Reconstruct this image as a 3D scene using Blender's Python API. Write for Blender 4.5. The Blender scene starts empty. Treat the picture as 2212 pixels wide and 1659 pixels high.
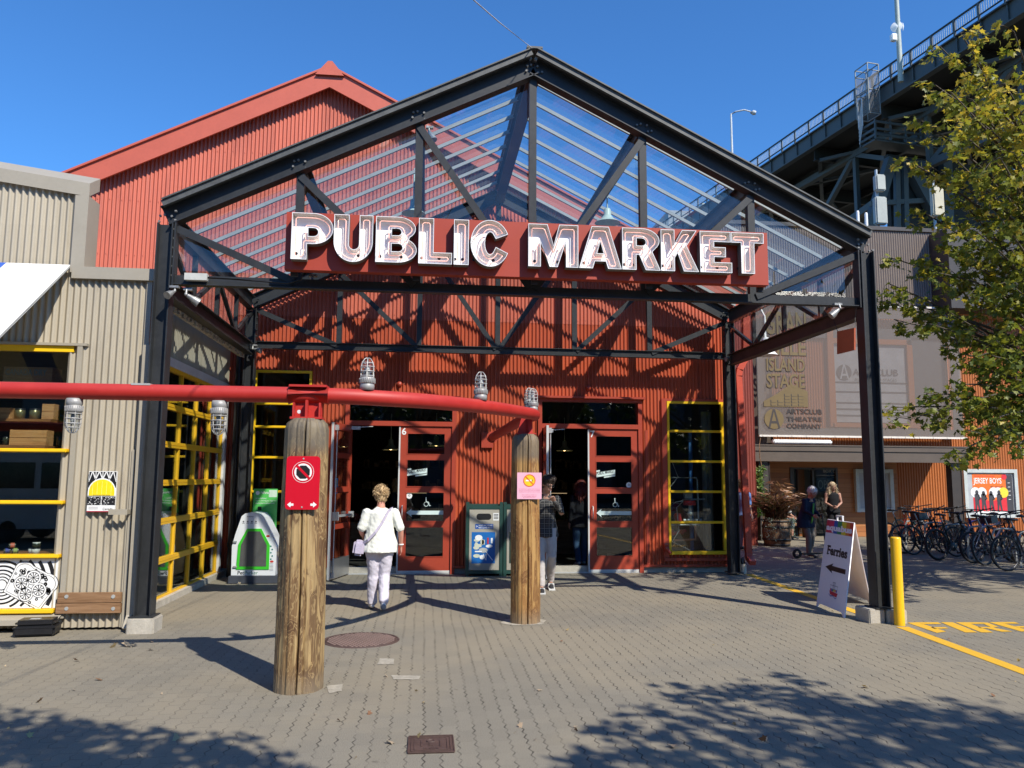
import bpy, bmesh, math, random
from mathutils import Vector, Matrix, Quaternion
from mathutils.geometry import tessellate_polygon
from math import sin, cos, pi, radians, sqrt, atan2, hypot
S = bpy.context.scene
COL = S.collection

# ---------------------------------------------------------------- camera
YAW, PITCH, ROLL, FPX = .10947, .11743, .00676, 1700.0     # FPX: focal length for a picture 2212 units wide
CAM = Vector((-1.266, -9.32, 1.72))
FW = Vector((sin(YAW)*cos(PITCH), cos(YAW)*cos(PITCH), sin(PITCH)))
_rt = Vector((cos(YAW), -sin(YAW), 0)); _up = _rt.cross(FW)
RT = _rt*cos(ROLL) + _up*sin(ROLL); UP = -_rt*sin(ROLL) + _up*cos(ROLL)
cd = bpy.data.cameras.new('camera'); cam = bpy.data.objects.new('camera', cd); COL.objects.link(cam)
cam.matrix_world = Matrix(((RT.x, UP.x, -FW.x, CAM.x), (RT.y, UP.y, -FW.y, CAM.y), (RT.z, UP.z, -FW.z, CAM.z), (0, 0, 0, 1)))
cd.sensor_width = 36; cd.lens = FPX/2212*36; cd.clip_start = .1; cd.clip_end = 3000
S.camera = cam
# ---------------------------------------------------------------- world, sun, exposure
SUN_EL, SUN_AZ = radians(44.5), radians(34)      # azimuth from -Y towards +X
W = bpy.data.worlds.new('World'); S.world = W; W.use_nodes = True
wn = W.node_tree; bg = wn.nodes['Background']
sky = wn.nodes.new('ShaderNodeTexSky'); sky.sky_type = 'NISHITA'; sky.sun_disc = False
sky.sun_elevation = SUN_EL; sky.sun_rotation = pi - SUN_AZ; sky.altitude = 50; sky.air_density = 1.0; sky.dust_density = .1; sky.ozone_density = 3.5
tintn = wn.nodes.new('ShaderNodeMix'); tintn.data_type = 'RGBA'; tintn.blend_type = 'MULTIPLY'; tintn.inputs[0].default_value = 1; tintn.inputs[7].default_value = (.62, 1.22, 1.78, 1)
wn.links.new(sky.outputs[0], tintn.inputs[6]); wn.links.new(tintn.outputs[2], bg.inputs[0]); bg.inputs[1].default_value = .089
sd = bpy.data.lights.new('sun', 'SUN'); sd.energy = 5.0; sd.angle = radians(.53); sd.color = (1, .935, .83)
sun = bpy.data.objects.new('sun', sd); COL.objects.link(sun)
SDIR = Vector((sin(SUN_AZ)*cos(SUN_EL), -cos(SUN_AZ)*cos(SUN_EL), sin(SUN_EL)))
sun.rotation_euler = SDIR.to_track_quat('Z', 'Y').to_euler(); sun.location = (8, -12, 14)
S.view_settings.view_transform = 'Standard'; S.view_settings.look = 'None'; S.view_settings.exposure = .38; S.view_settings.gamma = 1
S.render.engine = 'CYCLES'; S.cycles.max_bounces = 8; S.cycles.transparent_max_bounces = 24
S.cycles.caustics_reflective = False; S.cycles.caustics_refractive = False
R = random.Random(7)

# ---------------------------------------------------------------- picture point -> point in the place
def ray(u, v): return RT*((u-1106)/FPX) - UP*((v-829.5)/FPX) + FW
def aty(u, v, y): d = ray(u, v); return CAM + d*((y-CAM.y)/d.y)
def atz(u, v, z=0.): d = ray(u, v); return CAM + d*((z-CAM.z)/d.z)
def atx(u, v, x): d = ray(u, v); return CAM + d*((x-CAM.x)/d.x)
def atd(u, v, dist): d = ray(u, v); return CAM + d.normalized()*dist

# ---------------------------------------------------------------- node expression helper
class NG:
    def __init__(s, nt): s.nt = nt
    def node(s, t, **kw):
        n = s.nt.nodes.new(t)
        for k, v in kw.items(): setattr(n, k, v)
        return n
    def put(s, sock, v):
        if isinstance(v, (int, float)): sock.default_value = v
        elif isinstance(v, tuple): sock.default_value = v if len(v) == len(sock.default_value) else (*v, 1)
        else: s.nt.links.new(v, sock)
    def m(s, op, a, b=None, c=None):
        n = s.node('ShaderNodeMath', operation=op); s.put(n.inputs[0], a)
        if b is not None: s.put(n.inputs[1], b)
        if c is not None: s.put(n.inputs[2], c)
        return n.outputs[0]
    def mix(s, f, a, b, mode='MIX'):
        n = s.node('ShaderNodeMix', data_type='RGBA', blend_type=mode)
        s.put(n.inputs[0], f); s.put(n.inputs[6], a); s.put(n.inputs[7], b); return n.outputs[2]
    def noise(s, vec, scale, detail=4, rough=.55, dist=0):
        n = s.node('ShaderNodeTexNoise'); s.put(n.inputs['Scale'], scale); s.put(n.inputs['Detail'], detail)
        s.put(n.inputs['Roughness'], rough); s.put(n.inputs['Distortion'], dist)
        if vec is not None: s.nt.links.new(vec, n.inputs['Vector'])
        return n.outputs[0]
    def ramp(s, f, a, b):     # smooth 0..1 between a and b
        n = s.node('ShaderNodeMapRange', interpolation_type='SMOOTHSTEP'); s.put(n.inputs[0], f); s.put(n.inputs[1], a); s.put(n.inputs[2], b); return n.outputs[0]
    def pos(s): return s.node('ShaderNodeNewGeometry').outputs['Position']
    def obj(s): return s.node('ShaderNodeTexCoord').outputs['Object']
    def scale(s, v, xyz):
        n = s.node('ShaderNodeVectorMath', operation='MULTIPLY'); s.put(n.inputs[0], v); n.inputs[1].default_value = xyz; return n.outputs[0]
    def sep(s, v): n = s.node('ShaderNodeSeparateXYZ'); s.put(n.inputs[0], v); return n.outputs
    def bump(s, h, st=.3, d=.01):
        n = s.node('ShaderNodeBump'); s.put(n.inputs['Height'], h); n.inputs['Strength'].default_value = st; n.inputs['Distance'].default_value = d; return n.outputs[0]
def rgb(h):
    h = h.lstrip('#'); f = lambda c: (c/12.92 if c <= .04045 else ((c+.055)/1.055)**2.4)
    return tuple(f(int(h[i:i+2], 16)/255) for i in (0, 2, 4))
MATS = {}
def newmat(name):
    m = bpy.data.materials.new(name); m.use_nodes = True; g = NG(m.node_tree); b = m.node_tree.nodes['Principled BSDF']; MATS[name] = m; return m, g, b
def mat(name, col, rough=.5, metal=0, var=.12, sc=3., bump=0, bsc=40, stretch=(1, 1, 1), dirt=None, spec=.5, emit=None, rvar=.1, sheet=0):
    """plain surface whose colour and gloss wander a little"""
    if name in MATS: return MATS[name]
    if isinstance(col, str): col = rgb(col)
    m, g, b = newmat(name)
    p = g.scale(g.pos(), stretch)
    n = g.noise(p, sc, 5, .6); n2 = g.noise(p, sc*9, 3, .6)
    f = g.m('ADD', g.m('MULTIPLY', n, .65), g.m('MULTIPLY', n2, .35))
    f = g.ramp(f, .3, .7)
    lo = tuple(c*(1-var) for c in col); hi = tuple(min(1, c*(1+var)) for c in col)
    c = g.mix(f, lo, hi)
    if dirt:
        d = g.ramp(g.noise(p, sc*2.3, 6, .7), dirt[1], dirt[1]+.15); c = g.mix(g.m('MULTIPLY', d, dirt[2]), c, rgb(dirt[0]) if isinstance(dirt[0], str) else dirt[0])
    if sheet:      # every metal sheet weathered a little differently
        X_, Y_, Z_ = g.sep(g.pos()); w_ = g.node('ShaderNodeTexWhiteNoise', noise_dimensions='1D'); g.put(w_.inputs['W'], g.m('ADD', g.m('FLOOR', g.m('DIVIDE', X_, sheet)), g.m('MULTIPLY', g.m('FLOOR', g.m('DIVIDE', Z_, 2.3)), 7.3)))
        c = g.mix(g.m('MULTIPLY', w_.outputs['Value'], .30), c, tuple(x*.55 for x in col)); sk_ = g.ramp(g.noise(g.scale(g.pos(), (9, 9, .35)), 1.3, 4, .6), .55, .72); c = g.mix(g.m('MULTIPLY', sk_, .22), c, tuple(min(1, x*.5+.10) for x in col))
    g.put(b.inputs['Base Color'], c)
    g.put(b.inputs['Roughness'], g.m('ADD', rough-rvar/2, g.m('MULTIPLY', n2, rvar)))
    b.inputs['Metallic'].default_value = metal; b.inputs['Specular IOR Level'].default_value = spec
    if bump: g.put(b.inputs['Normal'], g.bump(g.noise(p, bsc, 4), bump))
    if emit: b.inputs['Emission Color'].default_value = (*col, 1); b.inputs['Emission Strength'].default_value = emit
    return m
def glassmat(name, tint=(.9, .95, .95), refl=1.0, rough=.0, dirt=0.):
    m = bpy.data.materials.new(name); m.use_nodes = True; nt = m.node_tree; g = NG(nt)
    nt.nodes.remove(nt.nodes['Principled BSDF']); out = nt.nodes['Material Output']
    fr = g.node('ShaderNodeFresnel'); bf = g.node('ShaderNodeNewGeometry').outputs['Backfacing']; g.put(fr.inputs[0], g.m('ADD', 1.52, g.m('MULTIPLY', bf, 1/1.52-1.52)))
    tr = g.node('ShaderNodeBsdfTransparent'); g.put(tr.inputs[0], tint)
    gl = g.node('ShaderNodeBsdfGlossy'); gl.inputs['Roughness'].default_value = rough; g.put(gl.inputs[0], (1., 1., 1.))
    mx = g.node('ShaderNodeMixShader'); g.put(mx.inputs[0], g.m('MULTIPLY', fr.outputs[0], refl))
    nt.links.new(tr.outputs[0], mx.inputs[1]); nt.links.new(gl.outputs[0], mx.inputs[2]); o = mx.outputs[0]
    if dirt:
        df = g.node('ShaderNodeBsdfDiffuse'); g.put(df.inputs[0], (.42, .42, .38))
        m2 = g.node('ShaderNodeMixShader'); n = g.ramp(g.noise(g.pos(), 2.2, 6, .65), .42, .75); g.put(m2.inputs[0], g.m('MULTIPLY', n, dirt))
        nt.links.new(o, m2.inputs[1]); nt.links.new(df.outputs[0], m2.inputs[2]); o = m2.outputs[0]
    nt.links.new(o, out.inputs[0]); MATS[name] = m; return m

# ---------------------------------------------------------------- mesh collector
def basis(d, up=None):
    d = d.normalized(); up = Vector(up) if up is not None else Vector((0, 0, 1))
    if abs(d.dot(up)) > .985: up = Vector((0, 1, 0)) if abs(d.y) < .9 else Vector((1, 0, 0))
    s = d.cross(up).normalized(); u = s.cross(d).normalized(); return d, s, u
class MB:
    def __init__(s): s.v = []; s.f = []; s.m = []; s.sm = []; s.c = []
    def add(s, vs, fs, mi=0, smooth=False):
        o = len(s.v); s.c.append((o, len(s.f))); s.v += [Vector(v) for v in vs]
        for f in fs: s.f.append([i+o for i in f]); s.m.append(mi); s.sm.append(smooth)
        return s
    def box(s, x0, x1, y0, y1, z0, z1, mi=0):
        vs = [(x, y, z) for x in (x0, x1) for y in (y0, y1) for z in (z0, z1)]
        return s.add(vs, [(0, 1, 3, 2), (4, 6, 7, 5), (0, 4, 5, 1), (2, 3, 7, 6), (0, 2, 6, 4), (1, 5, 7, 3)], mi)
    def bevbox(s, x0, x1, y0, y1, z0, z1, b=.01, mi=0):
        bm = bmesh.new(); bmesh.ops.create_cube(bm, size=1)
        for v in bm.verts: v.co = Vector(((x0+x1)/2+v.co.x*(x1-x0), (y0+y1)/2+v.co.y*(y1-y0), (z0+z1)/2+v.co.z*(z1-z0)))
        bmesh.ops.bevel(bm, geom=bm.edges[:], offset=b, segments=2, affect='EDGES'); bm.verts.index_update()
        s.add([v.co.copy() for v in bm.verts], [[v.index for v in f.verts] for f in bm.faces], mi, False); bm.free(); return s
    def obox(s, c, sx, sy, sz, M=None, mi=0):
        c = Vector(c); vs = [Vector((a*sx/2, b*sy/2, d*sz/2)) for a in (-1, 1) for b in (-1, 1) for d in (-1, 1)]
        vs = [c+(M @ v if M else v) for v in vs]
        return s.add(vs, [(0, 1, 3, 2), (4, 6, 7, 5), (0, 4, 5, 1), (2, 3, 7, 6), (0, 2, 6, 4), (1, 5, 7, 3)], mi)
    def beam(s, p, q, w, h, up=None, mi=0):       # rectangular bar: w sideways, h along up
        p, q = Vector(p), Vector(q); d, sd_, u = basis(q-p, up)
        vs = [c+sd_*(a*w/2)+u*(b*h/2) for c in (p, q) for a, b in ((-1, -1), (1, -1), (1, 1), (-1, 1))]
        return s.add(vs, [(0, 1, 2, 3), (7, 6, 5, 4), (0, 4, 5, 1), (1, 5, 6, 2), (2, 6, 7, 3), (3, 7, 4, 0)], mi)
    def ibeam(s, p, q, w, h, t=.012, up=None, mi=0):   # flanges w wide, h apart along up
        p, q = Vector(p), Vector(q); d, sd_, u = basis(q-p, up)
        s.beam(p+u*(h/2-t/2), q+u*(h/2-t/2), w, t, u, mi); s.beam(p-u*(h/2-t/2), q-u*(h/2-t/2), w, t, u, mi)
        return s.beam(p, q, t, h-2*t-.001, u, mi)
    def angle(s, p, q, w, t=.01, up=None, flip=1, mi=0):  # L section
        p, q = Vector(p), Vector(q); d, sd_, u = basis(q-p, up)
        s.beam(p+sd_*(flip*w/2), q+sd_*(flip*w/2), w, t, u, mi)
        return s.beam(p+u*(w/2+t/2)+sd_*flip*t/2, q+u*(w/2+t/2)+sd_*flip*t/2, t, w, u, mi)
    def cyl(s, p, q, r0, r1=None, n=16, mi=0, caps=True, smooth=True):
        p, q = Vector(p), Vector(q); r1 = r0 if r1 is None else r1; d, a, b = basis(q-p)
        vs = [c+(a*cos(2*pi*i/n)+b*sin(2*pi*i/n))*r for c, r in ((p, r0), (q, r1)) for i in range(n)]
        s.add(vs, [(i, (i+1) % n, n+(i+1) % n, n+i) for i in range(n)], mi, smooth)
        if caps:
            s.add(vs[:n], [list(range(n))[::-1]], mi); s.add(vs[n:], [list(range(n))], mi)
        return s
    def tube(s, pts, r, n=10, closed=False, mi=0, caps=True):
        pts = [Vector(p) for p in pts]; k = len(pts); rr = r if isinstance(r, (list, tuple)) else [r]*k
        rings = []; prev = None
        for i, p in enumerate(pts):
            if closed: t = pts[(i+1) % k]-pts[i-1]
            else: t = pts[min(i+1, k-1)]-pts[max(i-1, 0)]
            t = t.normalized() if t.length > 1e-9 else Vector((0, 0, 1))
            if prev is None: _, a, b = basis(t)
            else:
                a = prev-t*prev.dot(t)
                a = a.normalized() if a.length > 1e-6 else basis(t)[1]
                b = t.cross(a)
            prev = a; rings.append([p+(a*cos(2*pi*j/n)+b*sin(2*pi*j/n))*rr[i] for j in range(n)])
        vs = [v for g in rings for v in g]; fs = []
        for i in range(k if closed else k-1):
            for j in range(n):
                fs.append((i*n+j, i*n+(j+1) % n, ((i+1) % k)*n+(j+1) % n, ((i+1) % k)*n+j))
        s.add(vs, fs, mi, True)
        if not closed and caps: s.add(rings[0], [list(range(n))[::-1]], mi); s.add(rings[-1], [list(range(n))], mi)
        return s
    def lathe(s, prof, c=(0, 0, 0), n=24, axis=None, mi=0, smooth=True):   # prof [(r,z)]
        c = Vector(c); d, a, b = basis(Vector(axis)) if axis is not None else (Vector((0, 0, 1)), Vector((1, 0, 0)), Vector((0, 1, 0)))
        k = len(prof); vs = [c+d*z+(a*cos(2*pi*j/n)+b*sin(2*pi*j/n))*r for r, z in prof for j in range(n)]
        s.add(vs, [(i*n+j, i*n+(j+1) % n, (i+1)*n+(j+1) % n, (i+1)*n+j) for i in range(k-1) for j in range(n)], mi, smooth); return s
    def sphere(s, c, r, n=12, mi=0, sc=(1, 1, 1)):
        c = Vector(c); vs = []; fs = []; m = n//2
        for i in range(m+1):
            for j in range(n):
                t = pi*i/m; ph = 2*pi*j/n; vs.append(c+Vector((r*sc[0]*sin(t)*cos(ph), r*sc[1]*sin(t)*sin(ph), r*sc[2]*cos(t))))
        for i in range(m):
            for j in range(n): fs.append((i*n+j, (i+1)*n+j, (i+1)*n+(j+1) % n, i*n+(j+1) % n))
        return s.add(vs, fs, mi, True)
    def poly(s, pts, mi=0): return s.add(pts, [list(range(len(pts)))], mi)
    def flat(s, loops, O, U, V, w=0., mi=0, thick=0.):
        """2-D outline(s) (outer, holes) laid on plane O + x U + y V, lifted w along the normal, optionally thick"""
        O, U, V = Vector(O), Vector(U), Vector(V); N = U.cross(V).normalized()
        L = [[O+U*x+V*y+N*w for x, y in lp] for lp in loops]; tri = tessellate_polygon([[Vector((x, y, 0)) for x, y in lp] for lp in loops])
        allv = [v for lp in L for v in lp]; s.add(allv, [t for t in tri], mi)
        if thick:
            s.add([v-N*thick for v in allv], [t[::-1] for t in tri], mi)
            for lp in L:
                k = len(lp); s.add(lp+[v-N*thick for v in lp], [(i, (i+1) % k, k+(i+1) % k, k+i) for i in range(k)], mi)
        return s
    def rect(s, x0, y0, x1, y1, O, U, V, w=0., mi=0, thick=0.): return s.flat([[(x0, y0), (x1, y0), (x1, y1), (x0, y1)]], O, U, V, w, mi, thick)
    def disc(s, cx, cy, rx, O, U, V, w=0., mi=0, ry=None, n=24, hole=0, thick=0.):
        ry = ry or rx; lp = [[(cx+rx*cos(2*pi*i/n), cy+ry*sin(2*pi*i/n)) for i in range(n)]]
        if hole: lp.append([(cx+hole*cos(2*pi*i/n), cy+hole*ry/rx*sin(2*pi*i/n)) for i in range(n)])
        return s.flat(lp, O, U, V, w, mi, thick)
    def text(s, txt, x, y, h, O, U, V, w=0., mi=0, align='L', bold=0., width=None, font=None, shear=0, thick=0.):
        vs, fs, wd = textmesh(txt, bold)
        k = h/.69; kx = k if width is None else width/max(wd, 1e-6)
        ox = {'L': 0, 'C': -wd*kx/2, 'R': -wd*kx}[align]
        O, U, V = Vector(O), Vector(U), Vector(V); N = U.cross(V).normalized()
        return s.add([O+U*(x+ox+a*kx+shear*b*k)+V*(y+b*k)+N*w for a, b in vs], fs, mi)
    def merge(s, o, M=None, mi=None):
        k = len(s.v); s.v += [M @ v if M else v.copy() for v in o.v]
        for f, m, q in zip(o.f, o.m, o.sm): s.f.append([i+k for i in f]); s.m.append(m if mi is None else mi); s.sm.append(q)
        return s
    def each(s, name, mats, parent, k=1):      # every k solids become one object
        c = s.c[::k]+[(len(s.v), len(s.f))]
        for (v0, f0), (v1, f1) in zip(c, c[1:]):
            q = MB(); q.v = s.v[v0:v1]; q.f = [[i-v0 for i in f] for f in s.f[f0:f1]]; q.m = s.m[f0:f1]; q.sm = s.sm[f0:f1]; q.build(name, mats, parent)
    def build(s, name, mats, parent=None, recalc=False, world=True):
        me = bpy.data.meshes.new(name); off = Vector((0, 0, 0)); p = parent
        while p is not None and world: off += p.location; p = p.parent
        me.from_pydata([v-off for v in s.v], [], s.f)
        if not isinstance(mats, (list, tuple)): mats = [mats]
        for m in mats: me.materials.append(m)
        me.polygons.foreach_set('material_index', s.m); me.polygons.foreach_set('use_smooth', s.sm)
        if recalc:
            bm = bmesh.new(); bm.from_mesh(me); bmesh.ops.recalc_face_normals(bm, faces=bm.faces); bm.to_mesh(me); bm.free()
        me.update(); o = bpy.data.objects.new(name, me); COL.objects.link(o)
        if parent is not None: o.parent = parent
        return o
_tc = {}
def textmesh(txt, bold=0.):
    if (txt, bold) in _tc: return _tc[(txt, bold)]
    c = bpy.data.curves.new('t', 'FONT'); c.body = txt; c.size = 1; c.offset = bold; c.resolution_u = 3; c.fill_mode = 'FRONT'
    o = bpy.data.objects.new('t', c); COL.objects.link(o); dg = bpy.context.evaluated_depsgraph_get()
    me = bpy.data.meshes.new_from_object(o.evaluated_get(dg)); x0 = min([v.co.x for v in me.vertices] or [0])
    vs = [(v.co.x-x0, v.co.y) for v in me.vertices]; fs = [list(p.vertices) for p in me.polygons]
    # make sure faces look along +N
    out = []
    for f in fs:
        a = sum(vs[f[i]][0]*vs[f[(i+1) % len(f)]][1]-vs[f[(i+1) % len(f)]][0]*vs[f[i]][1] for i in range(len(f)))
        out.append(f if a > 0 else f[::-1])
    bpy.data.objects.remove(o); bpy.data.curves.remove(c); bpy.data.meshes.remove(me)
    _tc[(txt, bold)] = (vs, out, max([v[0] for v in vs] or [0])); return _tc[(txt, bold)]
def tag(o, label=None, cat=None, group=None, kind=None):
    for k, v in (('label', label), ('category', cat), ('group', group), ('kind', kind)):
        if v: o[k] = v
    return o
def thing(name, loc, label, cat, group=None, rz=0):
    o = bpy.data.objects.new(name, None); COL.objects.link(o); o.location = loc; o.rotation_euler = (0, 0, rz); o.empty_display_size = .2
    return tag(o, label, cat, group)
def struct(o): o['kind'] = 'structure'; return o
def copy_tree(o, parent=None):
    c = o.copy(); COL.objects.link(c)
    if parent is not None: c.parent = parent
    for ch in [x for x in o.children]: copy_tree(ch, c)
    return c
X3, Y3, Z3 = Vector((1, 0, 0)), Vector((0, 1, 0)), Vector((0, 0, 1))
def arc(cx, cy, rx, ry, a0, a1, n=8): return [(cx+rx*cos(radians(a0+(a1-a0)*i/n)), cy+ry*sin(radians(a0+(a1-a0)*i/n))) for i in range(n+1)]
def rrect(x0, y0, x1, y1, r, n=4):
    return arc(x1-r, y0+r, r, r, -90, 0, n)+arc(x1-r, y1-r, r, r, 0, 90, n)+arc(x0+r, y1-r, r, r, 90, 180, n)+arc(x0+r, y0+r, r, r, 180, 270, n)
# corrugated sheet between s0 and s1 along unit D, outward normal N, z from zb(s) to zt(s)
PITCH_C = .0697
def corr(mb, O, D, N, s0, s1, zb, zt, amp=.0085, pitch=PITCH_C, sub=8, back=.03, mi=0):
    fb = zb if callable(zb) else (lambda x: zb); ft = zt if callable(zt) else (lambda x: zt)
    step = pitch/sub; k0 = math.ceil(s0/step+1e-6); k1 = math.floor(s1/step-1e-6)
    ss = [s0]+[k*step for k in range(k0, k1+1)]+[s1]; vs = []; O, D, N = Vector(O), Vector(D), Vector(N)
    for q in ss:
        c = O+D*q+N*(amp*cos(2*pi*q/pitch))
        vs += [c+Z3*fb(q), c+Z3*ft(q)]
    mb.add(vs, [(2*i, 2*i+2, 2*i+3, 2*i+1) for i in range(len(ss)-1)], mi, True)
    if back:
        b = [O+D*q-N*back for q in (s0, s1)]
        mb.add([b[0]+Z3*fb(s0), b[1]+Z3*fb(s1), b[1]+Z3*ft(s1), b[0]+Z3*ft(s0)], [(0, 3, 2, 1)], mi)
def corr_wall(mb, O, D, N, s0, s1, z0, zt, holes, breaks=(), **kw):
    """holes: (s0,s1,z0,z1)"""
    cuts = sorted(set([s0, s1]+list(breaks)+[h[0] for h in holes if s0 < h[0] < s1]+[h[1] for h in holes if s0 < h[1] < s1]))
    for a, b in zip(cuts, cuts[1:]):
        m = (a+b)/2; hs = sorted([h for h in holes if h[0] <= m <= h[1]], key=lambda h: h[2]); z = z0
        for h in hs:
            if h[2] > z+.01: corr(mb, O, D, N, a, b, z, h[2], **kw)
            z = h[3]
        corr(mb, O, D, N, a, b, z, zt, **kw)
def pwl(pts):
    def f(x):
        if x <= pts[0][0]: return pts[0][1]
        for (a, b), (c, d) in zip(pts, pts[1:]):
            if x <= c: return b+(d-b)*(x-a)/(c-a)
        return pts[-1][1]
    return f
# ================================================================ materials
YF = 5.0; YB = .13; HW = 4.308; CD = 4.608; HB = 3.904
M_red = mat('painted_red_metal', (.45, .080, .030), .48, var=.10, sc=1.4, sheet=.83, dirt=((.17, .03, .02), .52, .5), stretch=(1.6, 1, .22))
M_redup = mat('faded_red_metal', (.53, .130, .078), .5, var=.07, sc=1.2, sheet=.83, dirt=((.30, .07, .05), .52, .45), stretch=(1.5, 1, .2))
M_redflat = mat('red_painted_board', (.37, .052, .026), .4, var=.07)
M_fascia = mat('faded_red_fascia', (.52, .115, .068), .45, var=.06, dirt=((.36, .09, .07), .6, .4))
M_beige = mat('beige_metal', (.41, .362, .275), .48, var=.07, sc=1.3, sheet=.8, dirt=((.27, .235, .18), .52, .5), stretch=(1.6, 1, .25))
M_beige_trim = mat('beige_flashing', (.34, .305, .24), .45, var=.05, dirt=((.25, .23, .2), .6, .5))
M_steel = mat('charcoal_steel_paint', (.027, .029, .031), .45, var=.25, sc=2.2, dirt=((.055, .045, .04), .58, .5), spec=.35)
M_rust = mat('rusty_steel', (.06, .035, .025), .6, var=.4, sc=5)
M_galv = mat('galvanised_bar', (.34, .35, .34), .5, metal=.0, var=.12)
M_alu = mat('pale_aluminium', (.62, .63, .63), .35, metal=.5, var=.08)
M_yel = mat('yellow_paint', (.84, .52, .015), .35, var=.06, dirt=((.5, .3, .03), .62, .4))
M_conc = mat('concrete', (.42, .385, .32), .85, var=.2, sc=6, bump=.4, bsc=60)
M_black = mat('black_plastic', (.016, .016, .018), .4, var=.3)
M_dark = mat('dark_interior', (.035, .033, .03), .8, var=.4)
M_white = mat('white_enamel', (.82, .82, .80), .3, var=.03)
M_glass = glassmat('shop_glass', (.80, .84, .83), 1.15)
M_cglass = glassmat('canopy_glass', (.90, .93, .94), .85, dirt=.02)
M_rglass = glassmat('roof_glass', (.90, .94, .95), .8, dirt=.03)
M_wood = mat('shelf_wood', (.36, .15, .055), .5, var=.25, stretch=(.4, 3, 3))
# ================================================================ ground
def ground_mat():
    m, g, b = newmat('brick_pavers'); p = g.pos(); X, Y, Z = g.sep(p)
    nz = g.noise(p, .55, 3); X0 = g.m('ADD', X, g.m('MULTIPLY', g.m('SUBTRACT', g.noise(p, 1.2, 2), .5), .05))
    tri = g.m('PINGPONG', g.m('ADD', Y, 50), .0563)                      # the interlocking zigzag of the long joints
    u = g.m('ADD', g.m('DIVIDE', X0, .1125), g.m('MULTIPLY', g.m('SUBTRACT', g.m('DIVIDE', tri, .0563), .5), .20))
    row = g.m('FLOOR', u); fu = g.m('FRACT', u)
    tri2 = g.m('PINGPONG', g.m('ADD', X0, 50), .0563)
    v = g.m('ADD', g.m('ADD', g.m('DIVIDE', Y, .225), g.m('MULTIPLY', row, .5)), g.m('MULTIPLY', tri2, .9))
    fv = g.m('FRACT', v); du = g.m('MINIMUM', fu, g.m('SUBTRACT', 1, fu)); dv = g.m('MULTIPLY', g.m('MINIMUM', fv, g.m('SUBTRACT', 1, fv)), 2)
    wob = g.m('MULTIPLY', g.noise(p, 16, 4), .09)
    ju = g.m('SUBTRACT', 1, g.ramp(g.m('ADD', du, wob), .055, .115)); jv = g.m('SUBTRACT', 1, g.ramp(g.m('ADD', dv, wob), .05, .10))
    left = g.ramp(g.m('ADD', X, g.m('MULTIPLY', nz, 2.5)), -2.2, -.2)     # joints partly filled with sand to the left
    fill = g.ramp(g.noise(p, 4.5, 5, .7), .40, .62)
    ju = g.m('MULTIPLY', ju, g.m('ADD', .12, g.m('MULTIPLY', fill, g.m('ADD', .3, g.m('MULTIPLY', left, .6)))))
    jv = g.m('MULTIPLY', jv, g.m('ADD', .06, g.m('MULTIPLY', g.m('SUBTRACT', 1.15, left), .3)))
    j = g.m('MAXIMUM', ju, jv)
    cell = g.node('ShaderNodeCombineXYZ'); g.put(cell.inputs[0], row); g.put(cell.inputs[1], g.m('FLOOR', v))
    wn_ = g.node('ShaderNodeTexWhiteNoise', noise_dimensions='2D'); g.nt.links.new(cell.outputs[0], wn_.inputs['Vector']); rnd = wn_.outputs['Value']
    grit = g.noise(p, 170, 4, .75); mid = g.noise(p, 13, 5, .65); big = g.noise(p, .42, 4, .6); spots = g.ramp(g.noise(p, 5.5, 4, .7), .66, .72)
    c = g.mix(g.m('ADD', g.m('MULTIPLY', rnd, .55), g.m('MULTIPLY', mid, .45)), (.162, .146, .112), (.230, .207, .158))
    c = g.mix(g.ramp(grit, .36, .68), g.mix(.5, c, (.09, .08, .068)), g.mix(.3, c, (.46, .43, .35)))
    c = g.mix(g.m('MULTIPLY', g.ramp(big, .38, .62), .6), c, (.275, .235, .165))
    c = g.mix(g.m('MULTIPLY', g.ramp(g.noise(p, 1.7, 5, .7), .6, .76), .35), c, (.15, .135, .12))
    c = g.mix(g.m('MULTIPLY', g.ramp(g.noise(p, 55, 2), .745, .78), .5), c, (.55, .52, .45))
    c = g.mix(g.m('MULTIPLY', spots, .6), c, (.085, .076, .064)); c = g.mix(g.m('MULTIPLY', g.ramp(g.noise(g.scale(p, (1, 1, 1)), 31, 3, .6), .70, .74), .5), c, (.06, .055, .05))
    c = g.mix(g.m('MULTIPLY', j, .92), c, (.03, .026, .022))
    g.put(b.inputs['Base Color'], c); b.inputs['Roughness'].default_value = .85; b.inputs['Specular IOR Level'].default_value = .25
    h = g.m('ADD', g.m('MULTIPLY', j, -1), g.m('MULTIPLY', grit, .35)); g.put(b.inputs['Normal'], g.bump(h, .55, .006)); return m
M_ground = ground_mat()
mb = MB(); mb.poly([(-300, -120, 0), (300, -120, 0), (300, 600, 0), (-300, 600, 0)])
struct(mb.build('ground', M_ground))
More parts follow.
